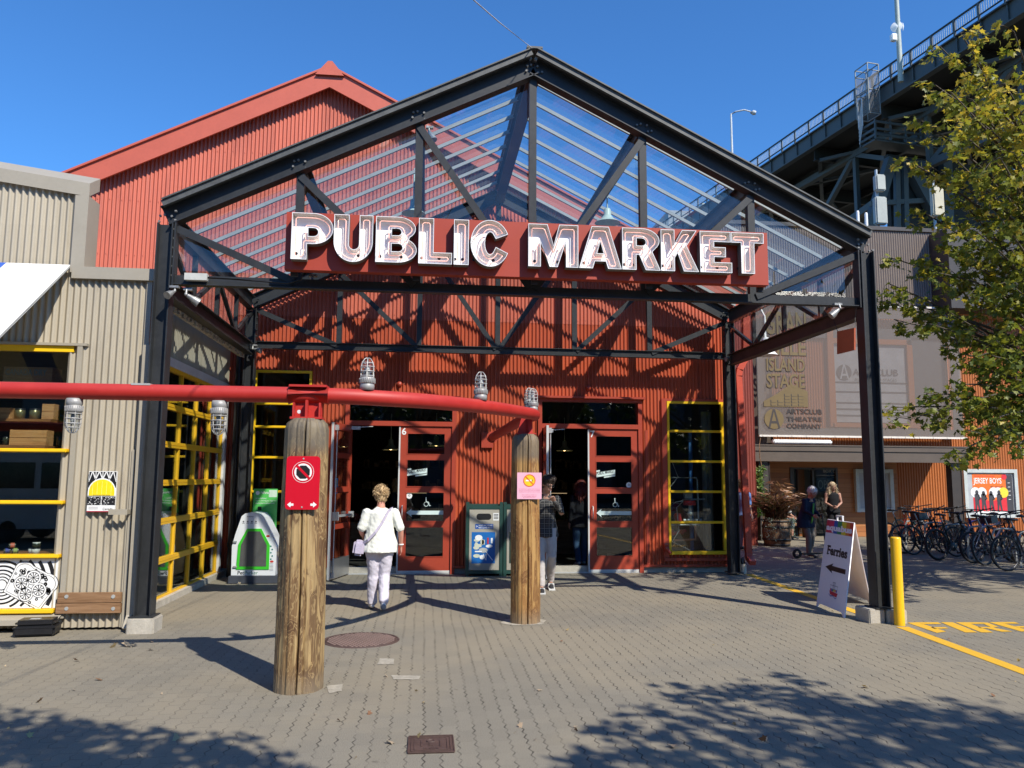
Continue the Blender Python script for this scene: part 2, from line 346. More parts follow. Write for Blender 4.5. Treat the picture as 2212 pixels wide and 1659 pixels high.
# ---- painted yellow lines
def paint_mat():
    m, g, b = newmat('worn_yellow_line'); p = g.pos()
    w = g.ramp(g.noise(p, 9, 6, .7), .62, .75); c = g.mix(g.noise(p, 60, 3), (.60, .33, .018), (.74, .43, .03)); c = g.mix(g.m('MULTIPLY', w, .7), c, (.22, .18, .12))
    g.put(b.inputs['Base Color'], c); b.inputs['Roughness'].default_value = .7
    g.put(b.inputs['Normal'], g.bump(g.noise(p, 150, 3), .5, .004)); return m
M_line = paint_mat()
def strip(mb, pts, w, z=.004):
    for (a, b) in zip(pts, pts[1:]):
        a, b = Vector((*a, z)), Vector((*b, z)); n = (b-a).cross(Z3).normalized()*(w/2); mb.poly([a+n, b+n, b-n, a-n][::-1])
mb = MB(); strip(mb, [(4.58, 4.62), (4.33, .12)], .14); strip(mb, [(4.34, -.38), (4.17, -2.3), (3.98, -4.4)], .15)
struct(mb.build('yellow_line', M_line))
mb = MB()
def gp(u, v): p = atz(u, v, .004); return (p.x, p.y, .004)
for ch in ([(1962, 1345), (2103, 1347), (2120, 1352), (1994, 1351), (2008, 1357), (2150, 1357)],): pass
for lab, quads in {'F': [[(1960, 1345), (1982, 1344), (2044, 1364), (2024, 1367)], [(1982, 1344), (2026, 1344), (2034, 1348), (1993, 1348)], [(2010, 1354.5), (2042, 1354.5), (2049, 1357.5), (2018, 1358)]],
                   'I': [[(2032, 1344), (2058, 1344), (2112, 1366), (2085, 1366)]],
                   'R': [[(2064, 1344), (2088, 1344), (2146, 1366), (2120, 1366)], [(2088, 1344), (2118, 1344), (2126, 1347.5), (2097, 1347.5)], [(2118, 1344), (2134, 1345), (2158, 1354.5), (2140, 1354.5)], [(2112, 1354), (2146, 1354.5), (2152, 1357), (2118, 1357)], [(2132, 1357), (2152, 1357), (2188, 1364), (2164, 1364.5)]],
                   'E': [[(2136, 1344), (2158, 1343.5), (2232, 1364), (2206, 1364)], [(2158, 1343.5), (2192, 1343.5), (2202, 1347), (2170, 1347)], [(2190, 1352.5), (2222, 1352.5), (2230, 1355.5), (2200, 1355.5)], [(2222, 1361), (2262, 1361), (2270, 1364), (2232, 1364)]]}.items():
    for q in quads: mb.poly([gp(*p) for p in q][::-1])
struct(mb.build('painted_fire_lettering', M_line))
M_patch = mat('pale_mortar_patch', (.33, .30, .24), .85, var=.3, sc=14, bump=.3)
for q in ([(705, 1482), (742, 1477), (738, 1492), (712, 1498)], [(820, 1422), (851, 1423), (851, 1435), (815, 1435)], [(845, 1458), (908, 1459), (906, 1468), (850, 1467)]):
    mb = MB(); pts = []
    for (a, b_) in zip(q, q[1:]+q[:1]):
        for i in range(4):
            u = a[0]+(b_[0]-a[0])*i/4+R.uniform(-1.2, 1.2); v = a[1]+(b_[1]-a[1])*i/4+R.uniform(-.8, .8); pts.append(gp(u, v))
    mb.poly(pts[::-1]); struct(mb.build('mortar_patch', M_patch))
for (u, v, r) in ((1133, 1348, .42),):     # pale grout worked round the foot of each timber post
    p = atz(u, v); mb = MB(); mb.poly([(p.x+r*(.62+.07*sin(i*1.1)+.05*R.random())*cos(2*pi*i/22), p.y+.14+r*(.56+.06*cos(i*1.3))*sin(2*pi*i/22), .004) for i in range(22)])
    struct(mb.build('grout_apron', mat('grout_dust', (.34, .31, .25), .9, var=.45, sc=16, bump=.4)))
# ================================================================ red market building
bld = thing('market_building', (0, YF, 0), 'red corrugated metal market hall with tall gable and numbered doors behind the glass canopy', 'building')
D6 = dict(l=aty(740, 1100, YF).x, r=aty(983, 1100, YF).x, t=aty(865, 860, YF).z)
D7 = dict(l=aty(1161, 1100, YF).x, r=aty(1388, 1100, YF).x, t=aty(1270, 862, YF).z)
WR = dict(l=aty(1441, 1000, YF).x, r=aty(1563, 1000, YF).x, b=aty(1505, 1197, YF).z, t=aty(1500, 868, YF).z)
WL = dict(l=aty(543, 1000, YF).x, r=aty(668, 1000, YF).x, b=aty(600, 1200, YF).z, t=aty(570, 800, YF).z)
XL, XR = -4.76, aty(1590, 1100, YF).x
GA = aty(712, 190, YF-.2); GA0 = aty(710, 155, YF-.2)
xe = XR+.22; SL = 0.505                       # roof slope
zr = lambda x: GA.z - abs(x-GA.x)*SL + .12
xleft = GA.x-(xe-GA.x)
hole = [(D6['l'], D6['r'], 0, D6['t']), (D7['l'], D7['r'], 0, D7['t']), (WR['l'], WR['r'], WR['b'], WR['t']), (WL['l'], WL['r'], WL['b'], WL['t'])]
mb = MB(); ZS = 4.62        # lower sheets lap under the upper ones here
corr_wall(mb, (0, YF, 0), X3, -Y3, XL, XR, .12, ZS, hole, amp=.0165)
low = mb.build('wall', M_red, bld); tag(low, 'lower wall sheets in deep red')
mb = MB(); corr_wall(mb, (0, YF-.004, 0), X3, -Y3, XL, XR, ZS-.05, zr, [], breaks=(GA.x,), amp=.0155); corr_wall(mb, (0, YF-.004, 0), X3, -Y3, xleft+.25, XL, 3.0, zr, [], amp=.0155)
mb.build('gable_wall', M_redup, bld)
# screws in rows
mb = MB()
for z in (ZS+.02, 5.6, 6.6, 7.6, 3.4, 1.2):
    x = xleft+.4
    while x < XR-.1:
        if z < zr(x)-.2 and (z > 4.6 or x > XL+.2) and not any(h[0] < x < h[1] and h[2] < z < h[3] for h in hole): mb.obox((x, YF-.014, z+R.uniform(-.01, .01)), .014, .012, .014)
        x += PITCH_C*R.choice((2, 2, 3))
mb.build('wall_screws', M_redup, bld)
mb = MB(); mb.box(XL+.1, XR+.03, YF+.02, YF+.2, 0, .117); mb.build('plinth', M_conc, bld)
mb = MB()     # flashings: base trim, corner trims, head trims, window surround
mb.box(D7['r']+.0, XR, YF-.035, YF-.012, .10, .145); mb.box(D6['r'], D7['l'], YF-.035, YF-.012, .10, .145)
mb.box(XR-.13, XR+.035, YF-.03, YF+.3, .12, zr(XR)); mb.box(D7['r']+.06, D7['r']+.11, YF-.026, YF-.011, .145, 2.6)
mb.box(WR['l']-.10, WR['l']-.003, YF-.04, YF+.04, WR['b']-.06, WR['t']+.05); mb.box(WR['r']+.003, WR['r']+.05, YF-.04, YF+.04, WR['b']-.06, WR['t']+.05)
mb.box(WR['l']-.003, WR['r']+.003, YF-.04, YF+.04, WR['t']+.003, WR['t']+.05); mb.box(WR['l']-.10, WR['r']+.06, YF-.07, YF+.04, WR['b']-.12, WR['b']-.063)
mb.box(WL['l']-.07, WL['l']-.003, YF-.04, YF+.04, WL['b'], WL['t']+.05)
mb.each('flashing', M_redflat, bld)
# fascia (barge boards) with cap and soffit
mb = MB()
fo, fi = .38, .0
for sg in (-1, 1):
    xa, xb = GA.x, (xe if sg > 0 else xleft)
    z_ = lambda x, o: GA.z-abs(x-GA.x)*SL+o
    mb.add([(xa, YF-.2, z_(xa, .02)), (xb, YF-.2, z_(xb, .02)), (xb, YF-.2, z_(xb, .40)), (xa, YF-.2, z_(xa, .40)),
            (xa, YF-.16, z_(xa, .02)), (xb, YF-.16, z_(xb, .02)), (xb, YF-.16, z_(xb, .40)), (xa, YF-.16, z_(xa, .40))],
           [(0, 1, 2, 3), (4, 5, 1, 0), (7, 6, 5, 4), (3, 2, 6, 7), (1, 5, 6, 2)])
    mb.add([(xa, YF-.16, z_(xa, .13)), (xb, YF-.16, z_(xb, .13)), (xb, YF+.1, z_(xb, .13)), (xa, YF+.1, z_(xa, .13))], [(0, 1, 2, 3)])
    mb.add([(xa, YF-.24, z_(xa, .40)), (xb, YF-.24, z_(xb, .40)), (xb, YF+16, z_(xb, .40)), (xa, YF+16, z_(xa, .40)),
            (xa, YF-.24, z_(xa, .44)), (xb, YF-.24, z_(xb, .44)), (xb, YF+16, z_(xb, .44)), (xa, YF+16, z_(xa, .44))],
           [(0, 1, 2, 3), (4, 5, 6, 7), (0, 1, 5, 4), (1, 2, 6, 5), (2, 3, 7, 6)])
mb.add([(GA.x-.26, YF-.255, z_(GA.x-.26, .36)), (GA.x+.26, YF-.255, z_(GA.x+.26, .36)), (GA.x+.04, YF-.255, GA.z+.50), (GA.x-.04, YF-.255, GA.z+.50)] +
       [(GA.x-.26, YF+.5, z_(GA.x-.26, .36)), (GA.x+.26, YF+.5, z_(GA.x+.26, .36)), (GA.x+.04, YF+.5, GA.z+.50), (GA.x-.04, YF+.5, GA.z+.50)],
       [(0, 1, 2, 3), (4, 7, 6, 5), (3, 2, 6, 7), (0, 3, 7, 4), (1, 5, 6, 2)])
mb.build('roof', M_fascia, bld)
mb = MB(); mb.box(XR-.001, XR+.03, YF+.3, YF+16, 0, zr(XR)); mb.box(xleft+.2, xleft+.25, YF+.1, YF+16, 0, zr(XR)); mb.build('side_wall', M_red, bld)
# room behind the doors
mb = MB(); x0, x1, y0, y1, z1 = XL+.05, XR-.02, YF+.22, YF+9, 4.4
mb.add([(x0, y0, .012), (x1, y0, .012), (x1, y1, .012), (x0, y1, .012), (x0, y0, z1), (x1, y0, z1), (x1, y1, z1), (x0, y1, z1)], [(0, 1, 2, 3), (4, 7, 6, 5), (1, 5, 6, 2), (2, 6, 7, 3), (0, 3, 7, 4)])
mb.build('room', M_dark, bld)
# ---- door sets
M_kick = mat('brushed_kick_plate', (.45, .45, .45), .35, metal=.8, var=.1)
M_seal = mat('pale_door_edge', (.6, .6, .58), .4, var=.05)
M_tea = mat('pale_green_vinyl', (.62, .74, .70), .5, var=.03)
M_blk = mat('black_vinyl', (.012, .012, .014), .4, var=.1); M_wht = mat('white_vinyl', (.8, .8, .78), .45, var=.02)
def door_leaf(w, h, mats_glass=True, stickers=None, kick=False):
    """leaf in its own plane: x 0..w, z 0..h, front towards -y; returns list of (name, MB, mats)"""
    th = .045; st = .115 if not kick else .10; parts = []
    rails = [(.0, .24)] + [(.24+.0+i*0, 0) for i in ()]
    zs = [0.27, .27+.46, .0]; n = 4; pane_h = [.50, .49, .46, .36]; gap = .085; z = .27; panes = []
    tot = h-.27-.115; k = (tot-3*gap)/sum(pane_h)
    for ph in pane_h: panes.append((z, z+ph*k)); z += ph*k+gap
    f = MB(); f.box(0, st, 0, th, 0, h); f.box(w-st, w, 0, th, 0, h); f.box(st, w-st, 0, th, 0, .27)
    for (a, b), (c, d) in zip(panes, panes[1:]): f.box(st, w-st, .001, th-.001, b, c)
    f.box(st, w-st, 0, th, panes[-1][1], h)
    for a, b in panes:    # glazing beads
        for (xa, xb, za, zb) in ((st, st+.014, a, b), (w-st-.014, w-st, a, b), (st+.014, w-st-.014, a, a+.014), (st+.014, w-st-.014, b-.014, b)): f.box(xa, xb, -.006, .02, za, zb)
    g = MB()
    for a, b in panes: g.box(st+.001, w-st-.001, .018, .024, a+.001, b-.001)
    return f, g, panes, st
def place(mb, M): mb.v = [M @ v for v in mb.v]; return mb
def sticker_market(mb, x, z, O, U, V):
    sh = .09
    mb.flat([[(x, z), (x+.36, z+.36*.16), (x+.36, z+.36*.16+.085), (x, z+.085)]], O, U, V, .002, 0)
    mb.flat([[(x, z+.095), (x+.075, z+.107), (x+.075, z+.135), (x, z+.123)]], O, U, V, .002, 0)
    mb.flat([[(x+.15, z-.01), (x+.36, z+.02), (x+.36, z+.05), (x+.15, z+.018)]], O, U, V, .003, 0)
    V2 = (V+Vector((0, 0, 0))).normalized(); U2 = (U+V*.16)
    mb.text('PUBLIC MARKET', x+.012, z+.018, .055, O-V*0, U2, V, .004, 1, 'L', .012, .335)
    mb.text('THE', x+.01, z+.103-x*0, .02, O, U2, V, .004, 1, 'L', .01)
    mb.text('ON GRANVILLE ISLAND', x+.155, z-.034, .016, O, U2, V, .004, 1, 'L', .01, .2)
def wheelchair(mb, x, z, s, O, U, V, mi):
    mb.disc(x, z, .5*s, O, U, V, .002, mi, n=20, hole=.40*s)
    mb.flat([[(x-.12*s, z+1.15*s), (x+.02*s, z+1.15*s), (x+.08*s, z+.55*s), (x+.5*s, z+.5*s), (x+.5*s, z+.38*s), (x-.06*s, z+.42*s)]], O, U, V, .003, mi)
    mb.disc(x-.05*s, z+1.3*s, .12*s, O, U, V, .002, mi, n=10)
    mb.flat([[(x+.42*s, z+.45*s), (x+.55*s, z+.45*s), (x+.75*s, z-.28*s), (x+.95*s, z-.2*s), (x+.97*s, z-.3*s), (x+.68*s, z-.42*s)]], O, U, V, .002, mi)
def doorset(d, num, ul, ur, vt, vb, opl, name_label):
    """frame + transom + closed leaf (right) + open leaf (left)"""
    zt = d['t']; zd = aty((ul+ur)/2, vt, YF).z; zt0 = zd+.0; xl, xr = d['l'], d['r']
    f = MB(); y0, y1 = YF-.05, YF+.12; fw = .075
    f.box(xl, xl+fw, y0, y1, 0, zt); f.box(xr-fw, xr, y0, y1, 0, zt); f.box(xl+fw, xr-fw, y0, y1, zt-.06, zt); f.box(xl+fw, xr-fw, y0, y1, zd, zd+.085)
    f.box(xl-.05, xr+.05, YF-.12, YF+.05, zt+.002, zt+.04)
    fr = f.build('door_frame', M_redflat, bld)
    t = MB(); t.box(xl+fw+.001, xr-fw-.001, YF+.02, YF+.026, zd+.086, zt-.061); t.build('transom_pane', M_glass, fr)
    s = MB(); s.box(xl+fw, xr-fw, YF-.03, YF+.2, .0, .02); s.build('threshold', M_alu, fr)
    # closed leaf
    a, b = aty(ul, 1080, YF).x, xr-fw-.004; w = b-a; h = zd-.03
    lf, lg, panes, st = door_leaf(w, h)
    T = Matrix.Translation((a, YF-.02, .022)); leaf = place(lf, T).build('door', M_redflat, bld); place(lg, T).build('pane', M_glass, leaf)
    e = MB(); e.box(a-.028, a-.002, YF-.03, YF+.03, .022, h+.02); e.build('door_edge_strip', M_seal, leaf)
    k = MB(); k.box(a, b, YF-.026, YF-.0205, .022, .062); k.build('sweep', M_seal, leaf)
    hd = MB(); hd.tube([(a+.055, YF-.022, .98), (a+.055, YF-.075, .985), (a+.055, YF-.075, 1.19), (a+.055, YF-.022, 1.195)], .009, 8); hd.build('handle', M_seal, leaf)
    hg = MB()
    for z in (.35, 1.15, 2.0): hg.box(b-.004, b+.012, YF-.034, YF-.021, z, z+.11)
    hg.each('hinge', M_black, leaf)
    O = Vector((a, YF-.004, .022)); st_ = MB(); p2 = panes[2]; p1 = panes[1]
    sticker_market(st_, st+.01, (p2[0]+p2[1])/2-.05, O, X3, Z3); SM = [M_tea, M_blk, M_wht]; st_.build('market_sticker', SM, leaf); st_ = MB()
    st_.flat([[(st+.015, p1[0]+.16), (st+.11, p1[0]+.235), (st+.10, p1[0]+.195), (w-st-.01, p1[0]+.195), (w-st-.01, p1[0]+.125), (st+.10, p1[0]+.125), (st+.11, p1[0]+.085)]], O, X3, Z3, .002, 0)
    st_.build('arrow_sticker', SM, leaf); st_ = MB()
    wheelchair(st_, (w)/2+.02, p1[0]+.31, .085, O, X3, Z3, 0)
    cx, cz = (st+.06, p1[1]-.07) if num == '6' else (w-st-.06, p2[0]+.06)
    st_.build('wheelchair_sticker', SM, leaf); st_ = MB()
    st_.disc(cx, cz, .055, O, X3, Z3, .002, 2, n=8); st_.disc(cx, cz+.004, .022, O, X3, Z3, .003, 1, n=4); st_.disc(cx, cz+.004, .011, O, X3, Z3, .004, 2, n=6)
    st_.build('round_sticker', SM, leaf)
    nm = MB(); nm.text(num, .02, h-.145, .115, (a, YF-.021, .022), X3, Z3, .002, 0, 'L', .02); nm.build('door_number', M_wht, leaf)
    return a, b, w, h, zd, fr, xl+fw
a6 = doorset(D6, '6', 862.5, 970, 921, 1234, None, '')
a7 = doorset(D7, '7', 1273, 1380, 927, 1234, None, '')
def open_leaf(a, ang, num):
    x, w, h = a[6], a[2], a[3]; lf, lg, panes, st = door_leaf(w, h, kick=True)
    T = Matrix.Translation((x+.02, YF-.03, .022)) @ Matrix.Rotation(ang, 4, 'Z')
    leaf = place(lf, T).build('door', M_redflat, bld); tag(leaf, 'door leaf swung open'); place(lg, T).build('pane', M_glass, leaf)
    k = MB(); k.box(.0, w, .046, .05, .0, .32); k.box(0, w, -.005, -.001, 0, .32); place(k, T).build('kick_plate', M_kick, leaf)
    e = MB(); e.box(w+.001, w+.01, .002, .043, 0, h); place(e, T).build('door_edge_strip', M_seal, leaf)
    p = MB(); yy = .046
    p.beam((.08, yy+.06, 1.03), (w-.04, yy+.06, 1.03), .045, .035); p.box(w-.10, w-.02, yy, yy+.09, .96, 1.10); p.box(.03, .10, yy, yy+.075, .98, 1.08)
    p.cyl((w-.06, yy+.03, .04), (w-.06, yy+.03, h-.06), .009); p.box(w-.09, w-.03, yy, yy+.05, .03, .11); p.box(w-.09, w-.03, yy, yy+.05, h-.13, h-.04)
    place(p, T).build('push_bar', M_alu, leaf)
    if num == 6:
        q = MB(); q.box(w-.30, w-.16, yy-.03, yy-.028+.0, 1.40, 1.62); q.build  # sticker on the inside of the glass
        q = MB(); O = T @ Vector((w-.12, .03, 1.40)); U = (T.to_3x3() @ Vector((-1, 0, 0))); q.rect(0, 0, .17, .26, O, U, Z3, .0, 0); q.disc(.085, .17, .05, O, U, Z3, .002, 1, ry=.06, n=14, hole=.03); q.rect(.02, .02, .15, .05, O, U, Z3, .002, 2); q.rect(.02, .065, .12, .075, O, U, Z3, .002, 2)
        q.build('sticker', [mat('blue_sticker', (.01, .22, .45), .4), mat('gold_sticker', (.6, .45, .05), .4), M_wht], leaf)
    c = MB(); c.box(x+.02, x+.20, YF-.10, YF-.03, h-.05, h+.01); c.beam((x+.15, YF-.1, h-.01), (x+.42, YF-.04, h+.015), .02, .012); c.build('door_closer', M_alu, leaf)
open_leaf(a6, radians(-104), 6)
open_leaf(a7, radians(-95), 7)
# ---- tall yellow framed windows
def ywin(w, rows, name):
    f = MB(); l, r, b, t = w['l'], w['r'], w['b'], w['t']; y0, y1 = YF-.05, YF+.03; fw = .042
    f.box(l, l+fw, y0, y1, b, t); f.box(r-fw, r, y0, y1, b, t); f.box(l+fw, r-fw, y0, y1, t-fw, t); f.box(l+fw, r-fw, y0-.02, y1, b, b+.06)
    for z in rows: f.bevbox(l+fw, r-fw, y0-.018, y1-.01, z-.022, z+.022, .008)
    o = f.build('window', M_yel, bld); g = MB(); g.box(l+fw+.001, r-fw-.001, YF-.005, YF+.001, b+.061, t-fw-.001); g.build('pane', M_glass, o); return o
ywin(WR, [aty(1500, v, YF).z for v in (932, 997, 1062, 1128)], 'r')
ywin(WL, [aty(560, v, YF).z for v in (872, 922, 988, 1062, 1130)], 'l')
# plumbing standing behind the right-hand window
pl = thing('water_valve_assembly', (3.9, YF+.45, .02), 'red backflow valves with copper and grey pipes behind the tall yellow framed window', 'pipework')
mr = mat('red_valve_paint', (.5, .02, .025), .35); mc = mat('copper_pipe', (.62, .27, .16), .35, metal=.7); mg = mat('grey_pipe', (.42, .46, .48), .4, metal=.3); mw = mat('white_pvc', (.62, .62, .6), .5)
l, r, b, t = WR['l'], WR['r'], WR['b'], WR['t']; H_ = t-b; xx = lambda f: l+f*(r-l); zz = lambda f: b+f*H_; yp = YF+.14
q = MB(); q.tube([(xx(.05), yp, zz(.04)), (xx(.15), yp, zz(.05)), (xx(.15), yp, zz(.085)), (xx(.52), yp, zz(.09)), (xx(.52), yp, zz(.18))], .022, 8); q.build('copper_pipe', mc, pl)
q = MB(); q.tube([(xx(.1), yp, zz(.495)), (xx(.55), yp, zz(.495)), (xx(.57), yp, zz(.48)), (xx(.58), yp, zz(.22)), (xx(.33), yp, zz(.215))], .017, 8)
for i in range(5): q.cyl((xx(.3+.07*i), yp-.03, zz(.215)), (xx(.34+.07*i), yp-.03, zz(.215)), .032)
q.cyl((xx(.1), yp, zz(.185)), (xx(.6), yp, zz(.185)), .018); q.cyl((xx(.42), yp-.03, zz(.21)), (xx(.42), yp-.03, zz(.32)), .03); q.sphere((xx(.42), yp-.04, zz(.26)), .055, 10); q.box(xx(.32), xx(.45), yp-.08, yp, zz(.36), zz(.395)); q.cyl((xx(.3), yp, zz(.35)), (xx(.7), yp, zz(.355)), .014); q.build('pipe_manifold', mg, pl)
q = MB(); q.cyl((xx(.22), yp, zz(.2)), (xx(.22), yp, zz(.26)), .07, .05); q.sphere((xx(.2), yp, zz(.24)), .07, 10); q.box(xx(.3), xx(.5), yp-.1, yp-.02, zz(.315), zz(.345)); q.sphere((xx(.4), yp-.08, zz(.33)), .06, 10, sc=(1.3, .6, .7)); q.sphere((xx(.28), yp, zz(.14)), .05, 10); q.sphere((xx(.1), yp, zz(.14)), .06, 10); q.cyl((xx(.05), yp, zz(.12)), (xx(.35), yp, zz(.15)), .03); q.build('red_valve', mr, pl)
q = MB(); q.tube([(xx(.02), yp-.1, zz(.3)), (xx(.15), yp-.1, zz(.335)), (xx(.28), yp-.1, zz(.345))], .009, 6); q.tube([(xx(.28), yp-.1, zz(.34)), (xx(.16), yp-.12, zz(.3)), (xx(.2), yp-.1, zz(.15)), (xx(.08), yp-.1, zz(.08)), (xx(.3), yp-.1, zz(.04)), (xx(.4), yp-.1, zz(.02))], .009, 6); q.tube([(xx(.1), yp-.1, zz(.6)), (xx(.2), yp-.1, zz(.5)), (xx(.05), yp-.1, zz(.43))], .008, 6); q.build('hose', mw, pl)
q = MB(); q.cyl((xx(.8), yp+.25, .02), (xx(.8), yp+.25, 3), .06); q.cyl((xx(.9), yp+.3, .02), (xx(.9), yp+.3, 3), .05); q.build('standpipe', mat('lagged_pipe', (.2, .2, .18), .6), pl)
q = MB(); q.box(xx(.56), xx(.62), yp+.4, yp+.46, .02, 2.6); q.build('blue_post', mat('blue_post_paint', (.02, .12, .35), .5), pl)
# downspout, hose tap, wall lamps
dsp = thing('downspout', (4.55, YF-.1, 0), 'square red downspout with angled shoe at the right corner of the red wall', 'downspout')
P = lambda u, v, y: aty(u, v, y)
pts = [P(1611, 772, YF-.12), P(1597, 798, YF-.12), P(1595, 812, YF-.12), P(1617, 1196, YF-.12), P(1617, 1204, YF-.16), P(1626, 1216, YF-.34)]
q = MB()
for a, b in zip(pts, pts[1:]): q.beam(a, b+(b-a).normalized()*.01, .115, .085, (0, 1, 0))
q.build('downpipe', mat('bright_red_downpipe', (.5, .075, .045), .4, var=.06), dsp)
q = MB(); q.beam(pts[0], pts[0]+Vector((.02, 0, .85)), .13, .1, (0, 1, 0)); q.build('rainwater_head', M_redflat, dsp)
q = MB(); a, b = P(1603, 1208, YF-.2), P(1605, 1238, YF-.2); q.tube([a+Vector((-.1, .1, 0)), a, a+Vector((0.01, -.01, -.08))], .05, 12); q.build('drain_elbow', M_black, dsp)
q = MB(); q.cyl(a+Vector((.01, -.01, -.08)), (b.x, b.y, 0), .062); q.build('drain_socket', mat('cream_pipe', (.6, .55, .45), .5), dsp)
tp = thing('hose_valve', (P(1437, 1192, YF).x, YF-.05, .45), 'small red hose valve sticking out of the wall under the yellow window', 'hose valve')
c = P(1437, 1188, YF); q = MB(); q.cyl((c.x, YF, c.z), (c.x, YF-.12, c.z-.02), .03); q.cyl((c.x, YF-.1, c.z+.05), (c.x+.05, YF-.16, c.z-.05), .028); q.sphere((c.x-.01, YF-.1, c.z+.04), .045, 10); q.build('valve_body', M_redflat, tp)
q = MB(); q.cyl((c.x-.05, YF-.1, c.z+.1), (c.x+.03, YF-.1, c.z+.1), .035, .035, 10); q.build('hand_wheel', M_redflat, tp)
for (u, v, lb) in ((1573-0, 0, 0),): pass
for (u, v, lab) in ((863, 830, 'small red round wall bell under a conduit left above door 6'), (1460-0, 0, None), (1043+417*0, 0, None)):
    if not lab: continue
    c = P(u-0, v, YF-.02); q = thing('wall_bell', c, lab, 'wall bell'); mb = MB(); mb.lathe([(.0, .05), (.03, .045), (.05, .02), (.052, 0)], c, 16, (0, -1, 0)); mb.build('bell_dome', M_redflat, q)
    mb = MB(); mb.cyl(c+Vector((0, .0, .04)), c+Vector((0, 0, .35)), .01); mb.build('conduit', M_redflat, q)
c = P(1271, 838, YF-.02); q = thing('wall_bell', c, 'small red round wall bell under a conduit above door 7', 'wall bell'); mb = MB(); mb.lathe([(.0, .05), (.03, .045), (.05, .02), (.052, 0)], c, 16, (0, -1, 0)); mb.build('bell_dome', M_redflat, q)
mb = MB(); mb.cyl(c+Vector((0, .0, .04)), c+Vector((0, 0, .35)), .01); mb.build('conduit', M_redflat, q)
# ================================================================ glass canopy
can = thing('glass_canopy', (0, 0, 0), 'charcoal steel and glass gabled entrance canopy carrying the neon sign', 'canopy')
XP = [-4.308, -2.81, -1.405, 0, 1.405, 2.81, 4.308]
for i, (x, y) in enumerate(((-HW, 0), (HW, 0), (-HW, CD), (HW, CD))):
    q = MB(); h0 = .18 if y == 0 else .05; zt = 4.62; w = .18
    # H section: flanges face left and right, web parallel to the front
    q.box(x-w/2, x-w/2+.014, y-w/2, y+w/2, h0, zt); q.box(x+w/2-.014, x+w/2, y-w/2, y+w/2, h0, zt); q.box(x-w/2+.014, x+w/2-.014, y-.006, y+.006, h0, zt)
    q.box(x-.13, x+.13, y-.13, y+.13, h0-.015, h0-.0005)
    q.build('post', M_steel, can)
for x, dx in ((-HW, -.02), (HW, .03)):
    q = MB()
    if x < 0: q.bevbox(x-.14, x+.15, -.14, .16, -.1, .163, .012)
    else: q.bevbox(x-.22, x-.02+.0, -.13, .2, -.1, .163, .012); q.bevbox(x+.0, x+.24, -.17, .16, -.1, .160, .012)
    f = q.build('concrete_footing', M_conc, can)
def ztop(x): return 4.84+(6.98-4.84)*(1-abs(x)/HW)      # top of rafter steel
def truss(y, nm):
    q = MB(); dr = .26
    for sg in (-1, 1):
        a = Vector((sg*(HW+.02), y, ztop(HW)-dr/2)); b = Vector((0, y, ztop(0)-dr/2)); q.ibeam(a, b, .15, dr-.02, .014, Z3)
    q.build('rafter', M_steel, can)
    q = MB(); q.box(-HW+.1, HW-.1, y-.055, y+.055, HB, HB+.012); q.box(-HW+.1, HW-.1, y-.006, y+.006, HB+.012, HB+.12); q.box(-HW+.1, HW-.1, y-.045, y+.045, HB+.12, HB+.13) if y > 1 else None
    q.build('bottom_chord', M_steel, can)
    for x in XP[1:-1]:
        q = MB(); zt = ztop(x)-dr; q.box(x-.045, x+.045, y-.008, y+.0, HB+.02, zt); q.box(x-.045, x-.035, y, y+.08, HB+.02, zt); q.box(x+.035, x+.045, y, y+.08, HB+.02, zt)
        q.build('vertical_strut', M_steel, can)
    for a, b in ((0, 1), (1, 2), (2, 3), (6, 5), (5, 4), (4, 3)):
        x0, x1 = XP[a], XP[b]; s = 1 if x1 > x0 else -1
        if a in (0, 6): x0 -= -s*.09
        q = MB(); q.beam((x0, y-.02, ztop(x0)-dr-.04), (x1-s*.03, y-.02, HB+.09), .012, .085); q.beam((x0, y+.02, ztop(x0)-dr-.0), (x1-s*.03, y+.02, HB+.13), .07, .012); q.build('diagonal_brace', M_steel, can)
    q = MB()      # bolts and gussets at the joints
    for x in XP:
        zc = ztop(x)-.14
        for dx, dz in ((-.09, -.03), (-.03, .04), (.05, .03), (.11, -.03), (-.08, .035), (.06, -.05)): q.cyl((x+dx, y-.0-.01, zc+dz-abs(dx)*.2), (x+dx, y-.035, zc+dz-abs(dx)*.2), .014, .014, 6)
    for x in (-HW+.1, HW-.1):
        for i in range(8): q.cyl((x-.012, y-.05, HB+.1+i*.11), (x+.012, y-.05, HB+.1+i*.11), .015, .015, 6)
    q.build('bolts', mat('dull_bolt', (.17, .17, .165), .5) if y == 0 else M_steel, can)
truss(0, 'front'); truss(CD, 'back')
for x in (-HW, HW):      # end plates on the front posts
    q = MB(); s = 1 if x < 0 else -1; q.box(x+s*.1, x+s*.118, -.07, .07, HB-.02, ztop(HW)-.2); q.build('end_plate', M_steel, can)
# purlins front to back
for x in XP:
    q = MB(); z = ztop(x)-.15
    if x == 0: q.ibeam((0, .08, z), (0, CD-.08, z), .16, .26, .014, Z3)
    elif abs(x) > 4: q.box(x-.06, x+.06, .08, CD-.08, ztop(HW)-.27, ztop(HW)-.257); q.box(x-.006, x+.006, .08, CD-.08, ztop(HW)-.257, ztop(HW)-.05); q.box(x-.06, x+.06, .08, CD-.08, ztop(HW)-.05, ztop(HW)-.037)
    else: q.ibeam((x, .08, z), (x, CD-.08, z), .12, .2, .012, Z3)
    q.build('purlin', M_steel, can)
